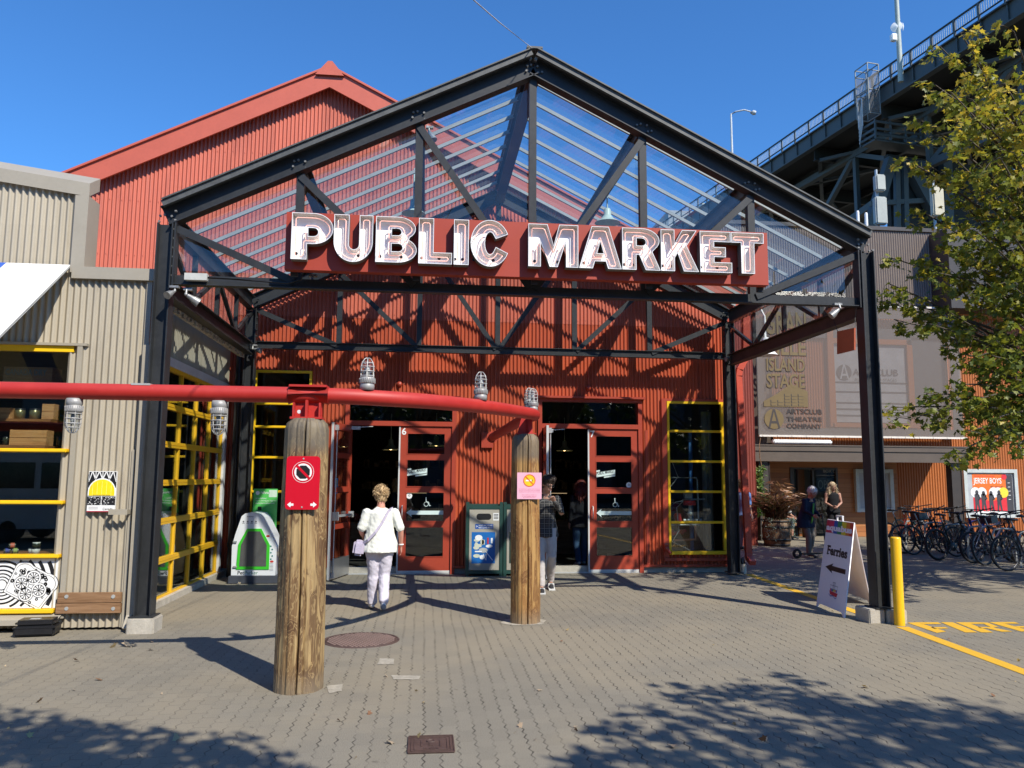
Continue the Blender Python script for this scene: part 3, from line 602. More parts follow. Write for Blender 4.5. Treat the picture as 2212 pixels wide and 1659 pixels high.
# side trusses
for x in (-HW, HW):
    q = MB(); q.ibeam((x, .1, HB-.02), (x, CD-.1, HB-.02), .14, .2, .014, Z3); q.build('side_beam', M_rust if x > 0 else M_steel, can)
    n = 4; ys = [CD*i/n for i in range(n+1)]
    q = MB()
    for i in range(1, n): q.box(x-.03, x+.03, ys[i]-.03, ys[i]+.03, HB+.08, ztop(HW)-.27)
    for i in range(n):
        a, b = (HB+.1, ztop(HW)-.3) if i % 2 else (ztop(HW)-.3, HB+.1); q.beam((x, ys[i]+.06, a), (x, ys[i+1]-.06, b), .05, .06)
    q.build('side_bracing', M_steel, can)
    q = MB(); q.box(x-.045, x-.039, .12, CD-.12, HB+.085, ztop(HW)-.28); q.build('side_glass', M_cglass, can)
q = MB(); yg = .1       # glass behind the front truss
q.flat([[(-HW+.12, HB+.14), (HW-.12, HB+.14), (HW-.12, ztop(HW)-.28), (0, ztop(0)-.27), (-HW+.12, ztop(HW)-.28)]], (0, yg, 0), X3, Z3, 0, 0, .006); q.build('gable_glass', M_cglass, can)
nb = 9
for sg in (-1, 1):
    a0 = Vector((sg*(HW+.0), 0, ztop(HW)+.02)); a1 = Vector((sg*.02, 0, ztop(0)+.02))
    q = MB()
    for i in range(nb+1):
        y = .02+(CD+.12)*i/nb
        q.beam(a0+Vector((0, y, 0)), a1+Vector((0, y, 0)), .02, .04, Z3)
        q.beam(a0+Vector((0, y, -.028)), a1+Vector((0, y, -.028)), .034, .01, Z3)
    q.each('glazing_bar', M_galv, can, 2)
    q = MB(); d = (a1-a0).normalized(); n = Vector((-d.z, 0, d.x))*(1 if sg < 0 else -1); n = n if n.z > 0 else -n
    A, B = a0-d*.02+n*.03, a1+n*.03
    q.add([A+Vector((0, -.1, 0)), B+Vector((0, -.1, 0)), B+Vector((0, CD+.2, 0)), A+Vector((0, CD+.2, 0))], [(0, 1, 2, 3)]); q.build('roof_glass', M_rglass, can)
    q = MB(); q.beam(A+Vector((0, -.12, -.045)), B+Vector((0, -.12, -.045)), .05, .07, Z3); q.beam(A+Vector((0, -.13, -.0)), B+Vector((0, -.13, -.0)), .08, .016, Z3); q.build('verge_cap', mat('weathered_cap', (.075, .078, .075), .5, var=.3, sc=8), can)
q = MB(); q.beam((0, -.15, ztop(0)+.065), (0, CD+.2, ztop(0)+.065), .2, .025); q.build('ridge_cap', MATS['weathered_cap'], can)
q = MB(); c = aty(388, 620, -.08); q.box(-4.05, -3.80, -.13, -.05, HB+.04, HB+.12); q.build('junction_box', mat('grey_box', (.5, .5, .46), .5), can)
q = MB(); q.tube([(-3.80, -.09, HB+.08), (-3.3, -.07, HB+.07), (-2.9, -.06, HB+.05), (-2.75, -.06, HB+.1), (-2.72, -.08, HB+.3)], .012, 6); q.build('cable', M_black, can)
# floodlights at the corners
M_flood = mat('floodlight_metal', (.30, .30, .29), .45, metal=.5, var=.3, sc=20)
def flood(p, d, lab, sc=1.):
    sc *= .68; p, d = Vector(p), Vector(d).normalized(); t = thing('floodlight', p, lab, 'floodlight', 'adjustable floodlights on the canopy corners'); q = MB()
    q.cyl(p, p+d*.1*sc, .03*sc, .055*sc); q.cyl(p+d*.1*sc, p+d*.2*sc, .06*sc, .075*sc); q.build('lamp_housing', M_flood, t)
    q = MB(); q.lathe([(.0, .197*sc), (.05*sc, .197*sc), (.07*sc, .192*sc)], p, 14, d); q.build('lens', M_cglass, t)
    q = MB(); q.sphere(p-d*.02, .03*sc, 8); q.cyl(p-d*.02, p-d*.02+Vector((0, .02, .1*sc)), .014); q.box(p.x-.05, p.x+.05, p.y+.0, p.y+.06, p.z+.08*sc, p.z+.12*sc); q.build('knuckle', M_flood, t)
flood(aty(375, 630, -.12), (-.3, -.7, -.5), 'floodlight beside the grey junction box at the top left canopy corner', .9)
flood(aty(405, 638, -.05), (.9, .3, -.6), 'floodlight at the top left corner of the canopy, angled down to the right', 1.1)
flood(aty(548, 754, CD-.12), (1, -.2, -.25), 'floodlight at the back left corner of the canopy against the red wall', 1.)
flood(aty(1812, 668, -.1), (-.7, .1, -.6), 'floodlight near the top of the right front post', 1.)
flood(aty(1580, 775, CD-.12), (-1, -.25, -.1), 'floodlight at the back right corner of the canopy', .9)
flood(aty(668, 388, 1.0), (.3, -.3, -1), 'floodlight under the glass roof near the left end of the sign', 1.1)
flood(aty(928, 285, 1.0), (.4, -.3, -1), 'floodlight under the glass roof above the letter B', 1.1)
flood(aty(1372, 305, 1.0), (-.4, -.3, -1), 'floodlight under the glass roof above the letter R', 1.1)
flood(aty(675, 570+35, .2), (.3, -.5, -1), 'floodlight just below the sign under the letter U', .9)
# bell shaped pendant lamps under the roof
M_bell = mat('pale_green_enamel', (.45, .55, .50), .35)
def bell(p, lab, s=1., m=None):
    p = Vector(p); t = thing('pendant_lamp', p, lab, 'pendant lamp', 'bell shaped pendant lamps under the canopy'); q = MB()
    q.lathe([(.035*s, .20*s), (.05*s, .18*s), (.055*s, .10*s), (.10*s, .04*s), (.17*s, 0), (.18*s, -.012*s)], p, 20); q.build('shade', m or M_bell, t)
    q = MB(); q.cyl(p+Vector((0, 0, .19*s)), p+Vector((0, 0, .7*s)), .012); q.build('rod', m or M_bell, t); return t
bell(aty(1312, 480, 2.3), 'pale green bell lamp under the glass roof above the letter A', 1.1)
bell(aty(893, 460, 2.3), 'pale green bell lamp half hidden behind the truss above the letter L', 1.)
w = thing('gooseneck_lamp', aty(1655, 760, 4.7), 'white enamel lamp on a curved neck beside the right back post', 'wall lamp'); c = aty(1655, 768, 4.7); q = MB()
q.lathe([(.05, .34), (.075, .30), (.085, .15), (.12, .10), (.20, .02), (.22, 0)], c, 22); q.build('shade', M_white, w); q = MB(); q.tube([c+Vector((0, 0, .33)), c+Vector((0, 0, .55)), c+Vector((-.01, 0, .75)), c+Vector((-.1, 0, .92)), c+Vector((-.25, .05, .97)), c+Vector((-.4, .1, .95))], .02, 10); q.build('neck', M_white, w)
q = thing('hanging_board', aty(1820, 755, .55), 'small blank orange red board hanging beside the right front post', 'sign'); mb = MB()
c4 = [aty(u, v, .55) for u, v in ((1803, 776), (1845, 757), (1845, 706), (1803, 717))]
c4 = [atx(u, v, 4.02) for u, v in ((1808, 765), (1845, 756), (1845, 708), (1808, 716))]
mb.add([v+Vector((d, 0, 0)) for d in (0, .02) for v in c4], [(0, 1, 2, 3), (7, 6, 5, 4), (0, 4, 5, 1), (1, 5, 6, 2), (2, 6, 7, 3), (3, 7, 4, 0)], recalc := 0); mb.build('board', mat('orange_red_board', (.42, .09, .035), .5), q)
mb = MB(); mb.tube([c4[2]+Vector((.01, 0, 0)), c4[2]+Vector((.01, -.05, .25))], .004, 5); mb.tube([c4[3]+Vector((.01, 0, 0)), c4[3]+Vector((.01, .1, .2))], .004, 5); mb.build('hanging_wire', M_black, q)
# ================================================================ neon sign
sg_ = thing('neon_sign', (0, -.3, 4.2), 'long dark red sign board with open white neon letters reading PUBLIC MARKET', 'sign')
YS = -.34
cTL, cTR, cBR, cBL = aty(619, 457.5, YS), aty(1657.5, 503, YS), aty(1660, 616, YS), aty(614.5, 581.5, YS)
XS0, XS1 = (cTL.x+cBL.x)/2, (cTR.x+cBR.x)/2
zT = lambda x: cTL.z+(cTR.z-cTL.z)*(x-XS0)/(XS1-XS0); zB = lambda x: cBL.z+(cBR.z-cBL.z)*(x-XS0)/(XS1-XS0)
M_signred = mat('sign_board_red', (.34, .036, .014), .55, var=.05, sc=1.)
q = MB(); xs = [XS0, XS0+(XS1-XS0)*.25, XS0+(XS1-XS0)*.508, XS0+(XS1-XS0)*.75, XS1]
for a, b in zip(xs, xs[1:]):
    vs = [(x+e, y, z) for x, e in ((a, .001), (b, -.001)) for y in (YS, YS+.12) for z in (zB(x), zT(x))]
    q.add(vs, [(0, 4, 5, 1), (2, 3, 7, 6), (0, 1, 3, 2), (4, 6, 7, 5), (1, 5, 7, 3), (0, 2, 6, 4)])
q.build('sign_board', M_signred, sg_)
q = MB()
for x in XP[1:-1]: q.beam((x, YS+.13, (zB(x)+zT(x))/2), (x, -.01, (zB(x)+zT(x))/2), .05, .05); 
for x in XP[1:-1]: q.box(x-.04, x+.04, YS+.125, YS+.165, HB+.1, zT(x)-.05)
q.each('bracket', M_steel, sg_)
A = arc
LET = {
 'P': ([(0, 0), (.36, 0), (.36, .335), (.5, .335)]+A(.5, .6675, .45, .3325, -90, 90, 16)[1:]+[(0, 1)], [[(.38, .5), (.5, .5)]+A(.5, .59, .11, .09, -90, 90, 8)[1:]+[(.38, .68)]], .95),
 'U': ([(0, 1), (0, .42)]+A(.445, .42, .445, .44, 180, 360, 20)[1:]+[(.89, 1), (.58, 1), (.58, .36)]+A(.4625, .36, .1175, .11, 0, -180, 8)[1:]+[(.345, 1)], [], .89),
 'B': ([(0, 0), (.5, 0)]+A(.5, .275, .43, .275, -90, 55, 12)[1:]+A(.5, .745, .40, .255, -48, 90, 12)+[(0, 1)], [[(.36, .59), (.5, .59)]+A(.5, .665, .08, .075, -90, 90, 6)[1:]+[(.36, .74)], [(.36, .24), (.52, .24)]+A(.52, .325, .09, .085, -90, 90, 6)[1:]+[(.36, .41)]], .93),
 'L': ([(0, 0), (.76, 0), (.76, .25), (.34, .25), (.34, 1), (0, 1)], [], .76),
 'I': ([(0, 0), (.33, 0), (.33, 1), (0, 1)], [], .33),
 'C': (A(.45, .5, .45, .52, 24, 336, 30)+[(.58, .42)]+A(.45, .5, .12, .25, -42, -318, 14)+[(.58, .60)], [], .87),
 'M': ([(0, 0), (.28, 0), (.28, .60), (.48, 0), (.66, 0), (.85, .60), (.85, 0), (1.13, 0), (1.13, 1), (.70, 1), (.57, .50), (.43, 1), (0, 1)], [], 1.13),
 'A': ([(0, 0), (.31, 0), (.36, .17), (.61, .17), (.66, 0), (.97, 0), (.68, 1), (.29, 1)], [[(.41, .36), (.56, .36), (.485, .64)]], .97),
 'R': ([(0, 0), (.33, 0), (.33, .36), (.40, .36), (.55, 0), (.90, 0), (.71, .44)]+A(.46, .71, .42, .29, -42, 90, 12)+[(0, 1)], [[(.34, .58), (.46, .58)]+A(.46, .67, .10, .09, -90, 90, 6)[1:]+[(.34, .76)]], .90),
 'K': ([(0, 0), (.32, 0), (.32, .32), (.39, .44), (.53, 0), (.88, 0), (.60, .62), (.84, 1), (.50, 1), (.32, .66), (.32, 1), (0, 1)], [], .88),
 'E': ([(0, 0), (.74, 0), (.74, .25), (.33, .25), (.33, .38), (.60, .38), (.60, .62), (.33, .62), (.33, .75), (.72, .75), (.72, 1), (0, 1)], [], .74),
 'T': ([(.24, 0), (.57, 0), (.57, .75), (.81, .75), (.81, 1), (0, 1), (0, .75), (.24, .75)], [], .81)}
def area(l): return sum(l[i][0]*l[(i+1) % len(l)][1]-l[(i+1) % len(l)][0]*l[i][1] for i in range(len(l)))/2
def inset(loop, d):        # move every edge inwards by d (outer loops ccw)
    n = len(loop); out = []
    for i in range(n):
        a, b, c = Vector(loop[i-1]), Vector(loop[i]), Vector(loop[(i+1) % n]); e1 = (b-a); e2 = (c-b)
        if e1.length < 1e-6 or e2.length < 1e-6: continue
        e1.normalize(); e2.normalize(); n1 = Vector((-e1.y, e1.x)); n2 = Vector((-e2.y, e2.x)); k = n1+n2
        if k.length < .35: out.append((b.x+n1.x*d, b.y+n1.y*d)); continue
        k.normalize(); s = d/max(.5, k.dot(n1)); out.append((b.x+k.x*s, b.y+k.y*s))
    return out
M_letback = mat('white_letter_face', (.86, .86, .86), .25, var=.02, spec=.6); M_letwall = mat('cream_letter_return', (.74, .73, .68), .35, var=.06, sc=6, dirt=((.3, .25, .2), .68, .5))
M_letout = mat('shaded_letter_return', (.16, .15, .14), .6)  # outer letter sides coloured dark for the shadow on them
def neon():
    m, g, b = newmat('lit_neon_tube'); b.inputs['Base Color'].default_value = (.95, .60, .52, 1); b.inputs['Roughness'].default_value = .2
    b.inputs['Emission Color'].default_value = (1, .36, .24, 1); b.inputs['Emission Strength'].default_value = .3; return m
M_neon = neon()
LX = [('P', 628, 718.5), ('U', 720, 804.5), ('B', 811, 900), ('L', 904, 976.5), ('I', 980.3, 1012.5), ('C', 1016.4, 1098), ('M', 1141.5, 1249.2), ('A', 1251, 1342.7), ('R', 1344.3, 1426.5), ('K', 1427.8, 1509), ('E', 1512.3, 1580.6), ('T', 1580.2, 1650.2)]
YL = YS-.13      # front rim of the letters
for k, (ch, ua, ub) in enumerate(LX):
    outer, holes, wd = LET[ch]; xa, xb = aty(ua, 540, YL).x, aty(ub, 540, YL).x; xm = (xa+xb)/2
    zb, zt_ = zB(xm)+.088+(.0 if k < 6 else .012), zT(xm)-.045-(.01 if k > 5 else 0); H_ = zt_-zb
    sxl = (xb-xa)/wd; shear = (zB(XS1)-zB(XS0))/(XS1-XS0)
    def T(p, y, sxl=sxl, xa=xa, zb=zb, H_=H_): return Vector((xa+p[0]*sxl, y, zb+p[1]*H_+shear*(xa+p[0]*sxl-xm)))
    loops = [outer]+holes; loops = [loops[0] if area(loops[0]) > 0 else loops[0][::-1]]+[h if area(h) < 0 else h[::-1] for h in loops[1:]]
    q = MB(); allp = [[Vector((x, z, 0)) for x, z in l] for l in loops]; tri = tessellate_polygon(allp); flatp = [p for l in loops for p in l]
    q.add([T(p, YL+.10) for p in flatp], [t for t in tri], 0)           # inner face
    q.add([T(p, YL+.115) for p in flatp], [t[::-1] for t in tri], 2)
    for l in loops:
        li = inset(l, .011); n = len(l); o = [T(p, YL) for p in l]; o2 = [T(p, YL+.115) for p in l]
        q.add(o+o2, [(i, (i+1) % n, n+(i+1) % n, n+i) for i in range(n)], 2)
        if len(li) == n:
            i1 = [T(p, YL) for p in li]; i2 = [T(p, YL+.10) for p in li]
            q.add(o+i1, [(i, (i+1) % n, n+(i+1) % n, n+i) for i in range(n)], 0); q.add(i1+i2, [(i, (i+1) % n, n+(i+1) % n, n+i) for i in range(n)], 1)
    L = q.build('letter_'+ch.lower(), [M_letback, M_letwall, M_letout], sg_)
    q = MB()
    for l in loops:
        d = .085 if l is loops[0] else .07
        li = inset(l, d)
        # soften corners
        pts = []
        for i in range(len(li)):
            a, b, c = Vector(li[i-1]), Vector(li[i]), Vector(li[(i+1) % len(li)])
            if (a-b).length < .02 or (c-b).length < .02: pts.append(b); continue
            pts += [b+(a-b).normalized()*min(.03, (a-b).length*.4), b+(c-b).normalized()*min(.03, (c-b).length*.4)]
        q.tube([T(p, YL+.035) for p in pts], .006, 6, closed=True)
    q.build('neon_tube', M_neon, L)
    q = MB(); O = Vector((xa, YL+.098, zb))
    for fx, fz in ((.10*wd, .17), (wd*.36 if ch in 'PRK' else wd*.62, .17)):
        if ch in 'AMT' : fx = fx*.9+(.06 if ch != 'T' else .2*wd)
        p = T((fx, fz), YL+.097); q.disc(0, 0, .018, p, X3, Z3, 0, 0, n=12)
    q.build('cable_hole', M_blk, L)
# ================================================================ beige shop on the left
shp = thing('corner_shop', (-6, YB, 0), 'beige corrugated metal shop on the left with stepped roofline and dark shelves behind glass', 'building')
xr_ = aty(272, 1360, YB).x+.02; xstep = aty(190, 500, YB).x; xw = aty(151, 1030, YB).x
z1 = lambda x: aty(0, 372, YB).z+(aty(190, 405, YB).z-aty(0, 372, YB).z)*(x-aty(0, 372, YB).x)/(aty(190, 405, YB).x-aty(0, 372, YB).x)
xs2 = aty(160, 585, YB).x
zlo = aty(250, 597, YB).z; zwt, zwb = aty(120, 747, YB).z, aty(80, 1325, YB).z
XR2 = aty(326, 700, YB).x
q = MB(); corr_wall(q, (0, YB, 0), X3, -Y3, -12.5, xs2, .03, lambda x: z1(x)-.02, [(-12.5, xw, zwb, zwt)], amp=.017, pitch=.073)
corr_wall(q, (0, YB, 0), X3, -Y3, xs2, XR2-.06, .03, lambda x: zlo, [], amp=.017, pitch=.073); q.build('wall', M_beige, shp)
q = MB(); k = YB-.055
def strip3(q, a, b, w, y0, y1):    # sloping flashing box between a and b (x,z) with height w
    q.add([(x, y, z) for (x, z) in (a, b) for y in (y0, y1) for z in (z, z+w)], [(0, 4, 5, 1), (2, 3, 7, 6), (0, 1, 3, 2), (4, 6, 7, 5), (1, 5, 7, 3), (0, 2, 6, 4)])
q2 = MB(); strip3(q, (-12.5, z1(-12.5)-.14), (xs2+.13, z1(xs2)-.14), .16, k, YB+.22)
q.box(xs2-.02, xs2+.13, k-.004, YB+.25, zlo+.02, z1(xs2)-.13); q.box(xs2+.0, XR2+.02, k-.006, YB+.22, zlo-.05, zlo+.09)
q.build('parapet_flashing', M_beige_trim, shp)
q = MB(); q.box(XR2-.06, XR2, YB-.03, YB+.1, .03, zlo-.05); q.box(XR2-.11, XR2-.075, YB-.03, YB-.01, .03, 2.0); q.box(xw, xw+.055, YB-.045, YB+.05, zwb-.05, zwt); q.box(-12.5, xw+.1, YB-.05, YB+.02, zwt, zwt+.03)
q.build('corner_flashing', M_beige_trim, shp)
q = MB(); q.add([(-12.5, YB-.02, zwb), (xw+.04, YB-.02, zwb), (xw+.04, YB-.16, zwb-.045), (-12.5, YB-.16, zwb-.045), (xw+.02, YB-.165, zwb-.10), (-12.5, YB-.165, zwb-.10)], [(3, 2, 1, 0), (5, 4, 2, 3)]); q.build('sill_flashing', M_beige_trim, shp)
# window: yellow frame, transoms, glass
q = MB(); fw = .05; y0, y1 = YB-.02, YB+.05
q.box(xw-.02, xw, y0+.02, y1, zwb, zwt-.0); q.box(-12.5, xw-fw, y0, y1, zwt-.07, zwt-.001); q.bevbox(-12.5, xw-fw, y0-.05, y1, zwb+.005, zwb+.055, .01)
zt3 = [aty(70, v, YB).z for v in (973, 1085, 1201)]
for z in zt3: q.bevbox(-12.5, xw-fw+.02, y0-.05, y1, z-.022, z+.022, .01)
for xv in (-8.6, -11): q.box(xv, xv+.05, y0, y1, zt3[2], zwt-.07)
wf = q.build('shop_window', M_yel, shp); q = MB(); q.box(-12.5, xw-fw-.001, YB+.02, YB+.026, zt3[2]+.02, zwt-.071); q.build('pane', M_glass, wf)
# art panel below: black and white rings with a slice of toast and citrus rounds
ax0, az0, az1 = -6.6, zwb+.06, zt3[2]-.025; ax1 = xw-fw-.005
q = MB(); q.box(ax0-3, ax1, YB-.012, YB+.01, az0, az1); art = q.build('art_panel', M_white, shp)
q = MB(); cx, cz = aty(5, 1263, YB).x, aty(5, 1263, YB).z
def clipseg(r0, r1, a0, a1, n=40):
    run = []
    for i in range(n+1):
        a = radians(a0+(a1-a0)*i/n); o = (cx+r1*cos(a), cz+r1*sin(a)); p = (cx+r0*cos(a), cz+r0*sin(a))
        ok = all(ax0-1 < t[0] < ax1-.005 and az0+.004 < t[1] < az1-.004 for t in (o, p))
        if ok: run.append((o, p))
        if (not ok or i == n) and run:
            if len(run) > 1:
                for (oa, pa), (ob, pb) in zip(run, run[1:]): q.poly([(pa[0], YB-.0135, pa[1]), (pb[0], YB-.0135, pb[1]), (ob[0], YB-.0135, ob[1]), (oa[0], YB-.0135, oa[1])])
            run = []
r = .05; i = 0
while r < 1.1:
    w_ = .006+r*.07; clipseg(r, r+w_, -100, 260, 110); r += .022+r*.14
q.build('ring_print', M_blk, art)
q = MB(); tx, tz = aty(68, 1265, YB).x, aty(68, 1265, YB).z; O = Vector((tx, YB-.014, tz)); rot = Matrix.Rotation(radians(28), 3, 'Y'); U = rot @ X3; V = rot @ Z3
toast = arc(-.13, .10, .10, .09, 60, 200, 8)+[(-.20, -.17), (.20, -.17)]+arc(.13, .10, .10, .09, -20, 120, 8)
tk = [(x*1.12, y*1.12) for x, y in toast]; q.flat([tk], O, U, V, 0, 1); q.flat([[(x*.97, y*.97) for x, y in tk]], O, U, V, .001, 0); q.flat([[(x*.90, y*.88) for x, y in tk]], O, U, V, .002, 1); q.flat([[(x*.885, y*.86) for x, y in tk]], O, U, V, .003, 0)
for i in range(34): a = R.random()*6.3; rr = .14+.05*R.random(); q.disc(rr*1.15*cos(a), rr*.95*sin(a), .010+.016*R.random(), O, U, V, .0035, 1, n=8, hole=.006)
for (x, y) in ((-.02, .09), (.10, .0), (-.10, -.02), (0, -.10)):
    q.disc(x, y, .082, O, U, V, .004, 1); q.disc(x, y, .076, O, U, V, .005, 0); q.disc(x, y, .060, O, U, V, .006, 1); 
    for k in range(10):
        a = 2*pi*k/10; q.flat([[(x+.008*cos(a), y+.008*sin(a)), (x+.052*cos(a-.22), y+.052*sin(a-.22)), (x+.055*cos(a), y+.055*sin(a)), (x+.052*cos(a+.2), y+.052*sin(a+.2))]], O, U, V, .007, 0)
q.build('toast_print', [M_wht, M_blk], art)
# room with shelves
zc = 3.2
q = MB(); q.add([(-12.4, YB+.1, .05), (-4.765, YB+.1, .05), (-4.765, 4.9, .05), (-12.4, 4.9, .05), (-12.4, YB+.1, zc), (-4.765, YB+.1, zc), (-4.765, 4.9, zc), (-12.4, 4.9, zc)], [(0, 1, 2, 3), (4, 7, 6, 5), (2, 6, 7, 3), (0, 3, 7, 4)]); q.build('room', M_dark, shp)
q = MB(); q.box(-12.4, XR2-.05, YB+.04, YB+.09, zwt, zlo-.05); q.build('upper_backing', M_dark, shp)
q = MB(); q.box(-12.4, -4.78, YB+.2, 4.95, HB-.3, HB-.2); q.box(-4.74, XR2-.02, YB+.02, YB+.12, 0.03, HB+.2); q.build('roof', M_beige_trim, shp)
for i, v in enumerate((907, 963)):
    z = aty(60, v, YB+.32).z; q = MB(); q.box(-8, aty(125-12*i, v, YB+.3).x, YB+.12, YB+.45, z-.03, z); q.build('shelf', M_wood, shp)
z4 = aty(60, 1196, YB+.1).z+.0; q = MB(); q.box(-8, xw-.06, YB+.06, YB+.5, z4-.03, z4); q.build('shelf', M_wood, shp)
zt0 = aty(60, 836, YB+.4).z-.06; q = MB(); q.box(-8, aty(140, 836, YB+.4).x, YB+.15, YB+.8, zt0-.03, zt0); q.build('shelf', M_wood, shp)
# side wall (faces the canopy) with the yellow glazed door
XS = -4.74
dz1 = atx(359, 790, XS).z; dy0, dy1 = .75, atx(470, 1100, XS).y
q = MB(); corr_wall(q, (XS, 0, 0), Y3, X3, YB+.05, YF, .1, lambda s: HB+.22, [(dy0-.05, dy1+.05, 0, dz1+.05)], amp=.014)
q.build('side_wall', M_beige, shp)
q = MB(); q.box(XS-.05, XS+.05, dy0-.05, dy1+.25, dz1+.0, dz1+.12); q.box(XS-.03, XS+.06, dy1+.02, dy1+.14, .03, dz1); q.build('door_casing', mat('pale_blue_grey_trim', (.55, .57, .58), .5), shp)
q = MB(); q.box(XS-.1, XS+.09, YB+.2, YF-.02, .002, .09); q.build('door_sill', M_conc, shp)
q = MB(); cols = 5; rows = 6; z0 = .09; t = .05
for i in range(cols+1): y = dy0+(dy1-dy0)*i/cols; q.box(XS-.03, XS+.02, y-t*.5, y+t*.5, z0, dz1)
for i in range(rows+1): z = z0+(dz1-z0)*i/rows; q.box(XS-.028, XS+.03, dy0-.02, dy1+.02, z-(.06 if 0 < i < rows else .05), z+.02 if i < rows else z); q.box(XS+.030, XS+.034, dy0-.02, dy1+.02, z-.022, z-.018)
gd = q.build('glazed_overhead_door', mat('amber_yellow_paint', (.74, .42, .018), .4, var=.06), shp); q = MB(); q.box(XS-.012, XS-.006, dy0+.02, dy1-.02, z0+.01, dz1-.01); q.build('pane', M_glass, gd)
q = MB(); q.beam((-4.44, YB+.3, HB-.10), (-4.44, CD-.15, HB-.10), .05, .13, Z3)
for i in range(22): q.box(-4.41, -4.385, YB+.35+i*.19, YB+.35+i*.19+R.uniform(.05, .16), HB-.17+R.uniform(-.02, .01), HB-.10+R.uniform(-.03, .03))
q.build('eave_timber', mat('peeling_white_timber', (.5, .48, .44), .8, var=.3, sc=14, dirt=((.12, .09, .07), .48, .9)), shp)
# boards, bracket, things fixed to the wall
q = thing('bumper_board', (aty(190, 1300, YB).x, YB-.05, .3), 'brown timber bumper board with four bolts low on the beige wall', 'board')
a, b = aty(122, 1300, YB-.06), aty(262, 1300, YB-.06); z0, z1_ = aty(190, 1325, YB-.06).z, aty(190, 1280, YB-.06).z
mb = MB(); mb.bevbox(a.x, b.x, YB-.075, YB-.03, z0, (z0+z1_)/2-.002, .004); mb.bevbox(a.x+.01, b.x-.003, YB-.073, YB-.03, (z0+z1_)/2+.002, z1_, .004)
def woodmat(name, c1, c2, ax=0, sc=1.):
    m, g, bb = newmat(name); s = [22*sc]*3; s[ax] = 1.6*sc; p = g.scale(g.pos(), tuple(s)); n = g.noise(p, 1, 6, .65, 1.2); n2 = g.noise(g.pos(), 4, 3)
    c = g.mix(g.ramp(n, .3, .7), c1, c2); c = g.mix(g.m('MULTIPLY', g.ramp(n2, .55, .8), .5), c, tuple(x*.45 for x in c1)); g.put(bb.inputs['Base Color'], c); bb.inputs['Roughness'].default_value = .7; g.put(bb.inputs['Normal'], g.bump(n, .4, .01)); return m
M_board = woodmat('weathered_brown_board', (.17, .085, .035), (.30, .17, .085)); mb.build('plank', M_board, q)
mb = MB()
for u in (143, 244):
    for v in (1289, 1315): c = aty(u, v, YB-.08); mb.cyl(c+Vector((0, .01, 0)), c, .022, .02, 12)
mb.each('bolt', M_galv, q, 3)
q = thing('wall_bracket', aty(268, 1110, YB-.05), 'empty beige flag bracket on the corner trim above the bumper board', 'bracket'); mb = MB(); c = aty(262, 1110, YB-.03)
mb.box(c.x-.10, c.x+.10, YB-.14, YB-.125, c.z-.005, c.z+.055); mb.box(c.x-.10, c.x-.09, YB-.125, YB-.02, c.z, c.z+.05); mb.box(c.x+.09, c.x+.10, YB-.125, YB-.02, c.z, c.z+.05); mb.build('bracket', M_beige_trim, q)
q = thing('corner_downpipe', (XR2-.2, YB-.08, 0), 'dented beige downpipe on the corner of the beige shop beside the steel post', 'downpipe'); mb = MB(); a, b = aty(299, 1080, YB-.07), aty(268, 1345, YB-.07)
top = aty(326, 640, YB-.07); mb.beam((a.x, YB-.07, 3.2), (a.x, YB-.07, .16), .09, .06, Y3); mb.beam((a.x, YB-.07, .17), (a.x-.01, YB-.16, .03), .085, .055, Y3); mb.build('downpipe', M_beige_trim, q)
q = thing('heritage_sign', aty(220, 1060, YB-.04), 'white plaque with a yellow arch over two small photographs on the beige wall', 'sign'); yb = YB-.05
a, b = aty(187, 1105, yb), aty(253, 1018, yb); w_, h_ = b.x-a.x, aty(220, 1018, yb).z-aty(220, 1106, yb).z; O = Vector((a.x, yb, aty(220, 1106, yb).z)); mb = MB(); mb.box(a.x, a.x+w_, yb, yb+.03, O.z, O.z+h_); mb.build('plate', M_white, q)
mb = MB(); mb.rect(0, h_*.60, w_, h_, O, X3, Z3, .002, 1); mb.flat([[(0, h_*.40)]+[(w_, h_*.40)]+arc(w_/2, h_*.50, w_*.5, h_*.33, 0, 180, 16)], O, X3, Z3, .0035, 0); mb.flat([[(w_*.04, h_*.40), (w_*.96, h_*.40)]+arc(w_/2, h_*.50, w_*.46, h_*.30, 0, 180, 16)], O, X3, Z3, .005, 2)
for i in range(8):
    x = w_*(.0+.125*i); x2 = x+w_*.125; zz0 = h_*(.74 if i in (0, 7) else .80)
    a_, b_2 = (x, x2) if i % 2 else (x2, x)
    mb.flat([[(max(0, a_-.006), h_), (min(w_, a_+.006), h_), (min(w_, b_2+.006), zz0), (max(0, b_2-.006), zz0)]], O, X3, Z3, .003, 0)
for i in range(0, 9, 2): x = w_*.125*i; mb.rect(max(0, x-.004), h_*.78, min(w_, x+.004), h_, O, X3, Z3, .003, 0)
mb.rect(0, h_*.985, w_, h_, O, X3, Z3, .0045, 0)
for i in range(1, 6): mb.rect(w_*i/6-.002, h_*.42, w_*i/6+.002, h_*.75, O, X3, Z3, .006, 4)
mb.rect(w_*.0, h_*.17, w_*.485, h_*.38, O, X3, Z3, .002, 1); mb.rect(w_*.515, h_*.17, w_, h_*.38, O, X3, Z3, .002, 1)
for i in range(60): x = R.random()*w_*.97; z = h_*(.18+.18*R.random()); mb.rect(x, z, min(w_, x+.012), z+.008*R.random()+.003, O, X3, Z3, .0035, 3 if R.random() < .5 else 0)
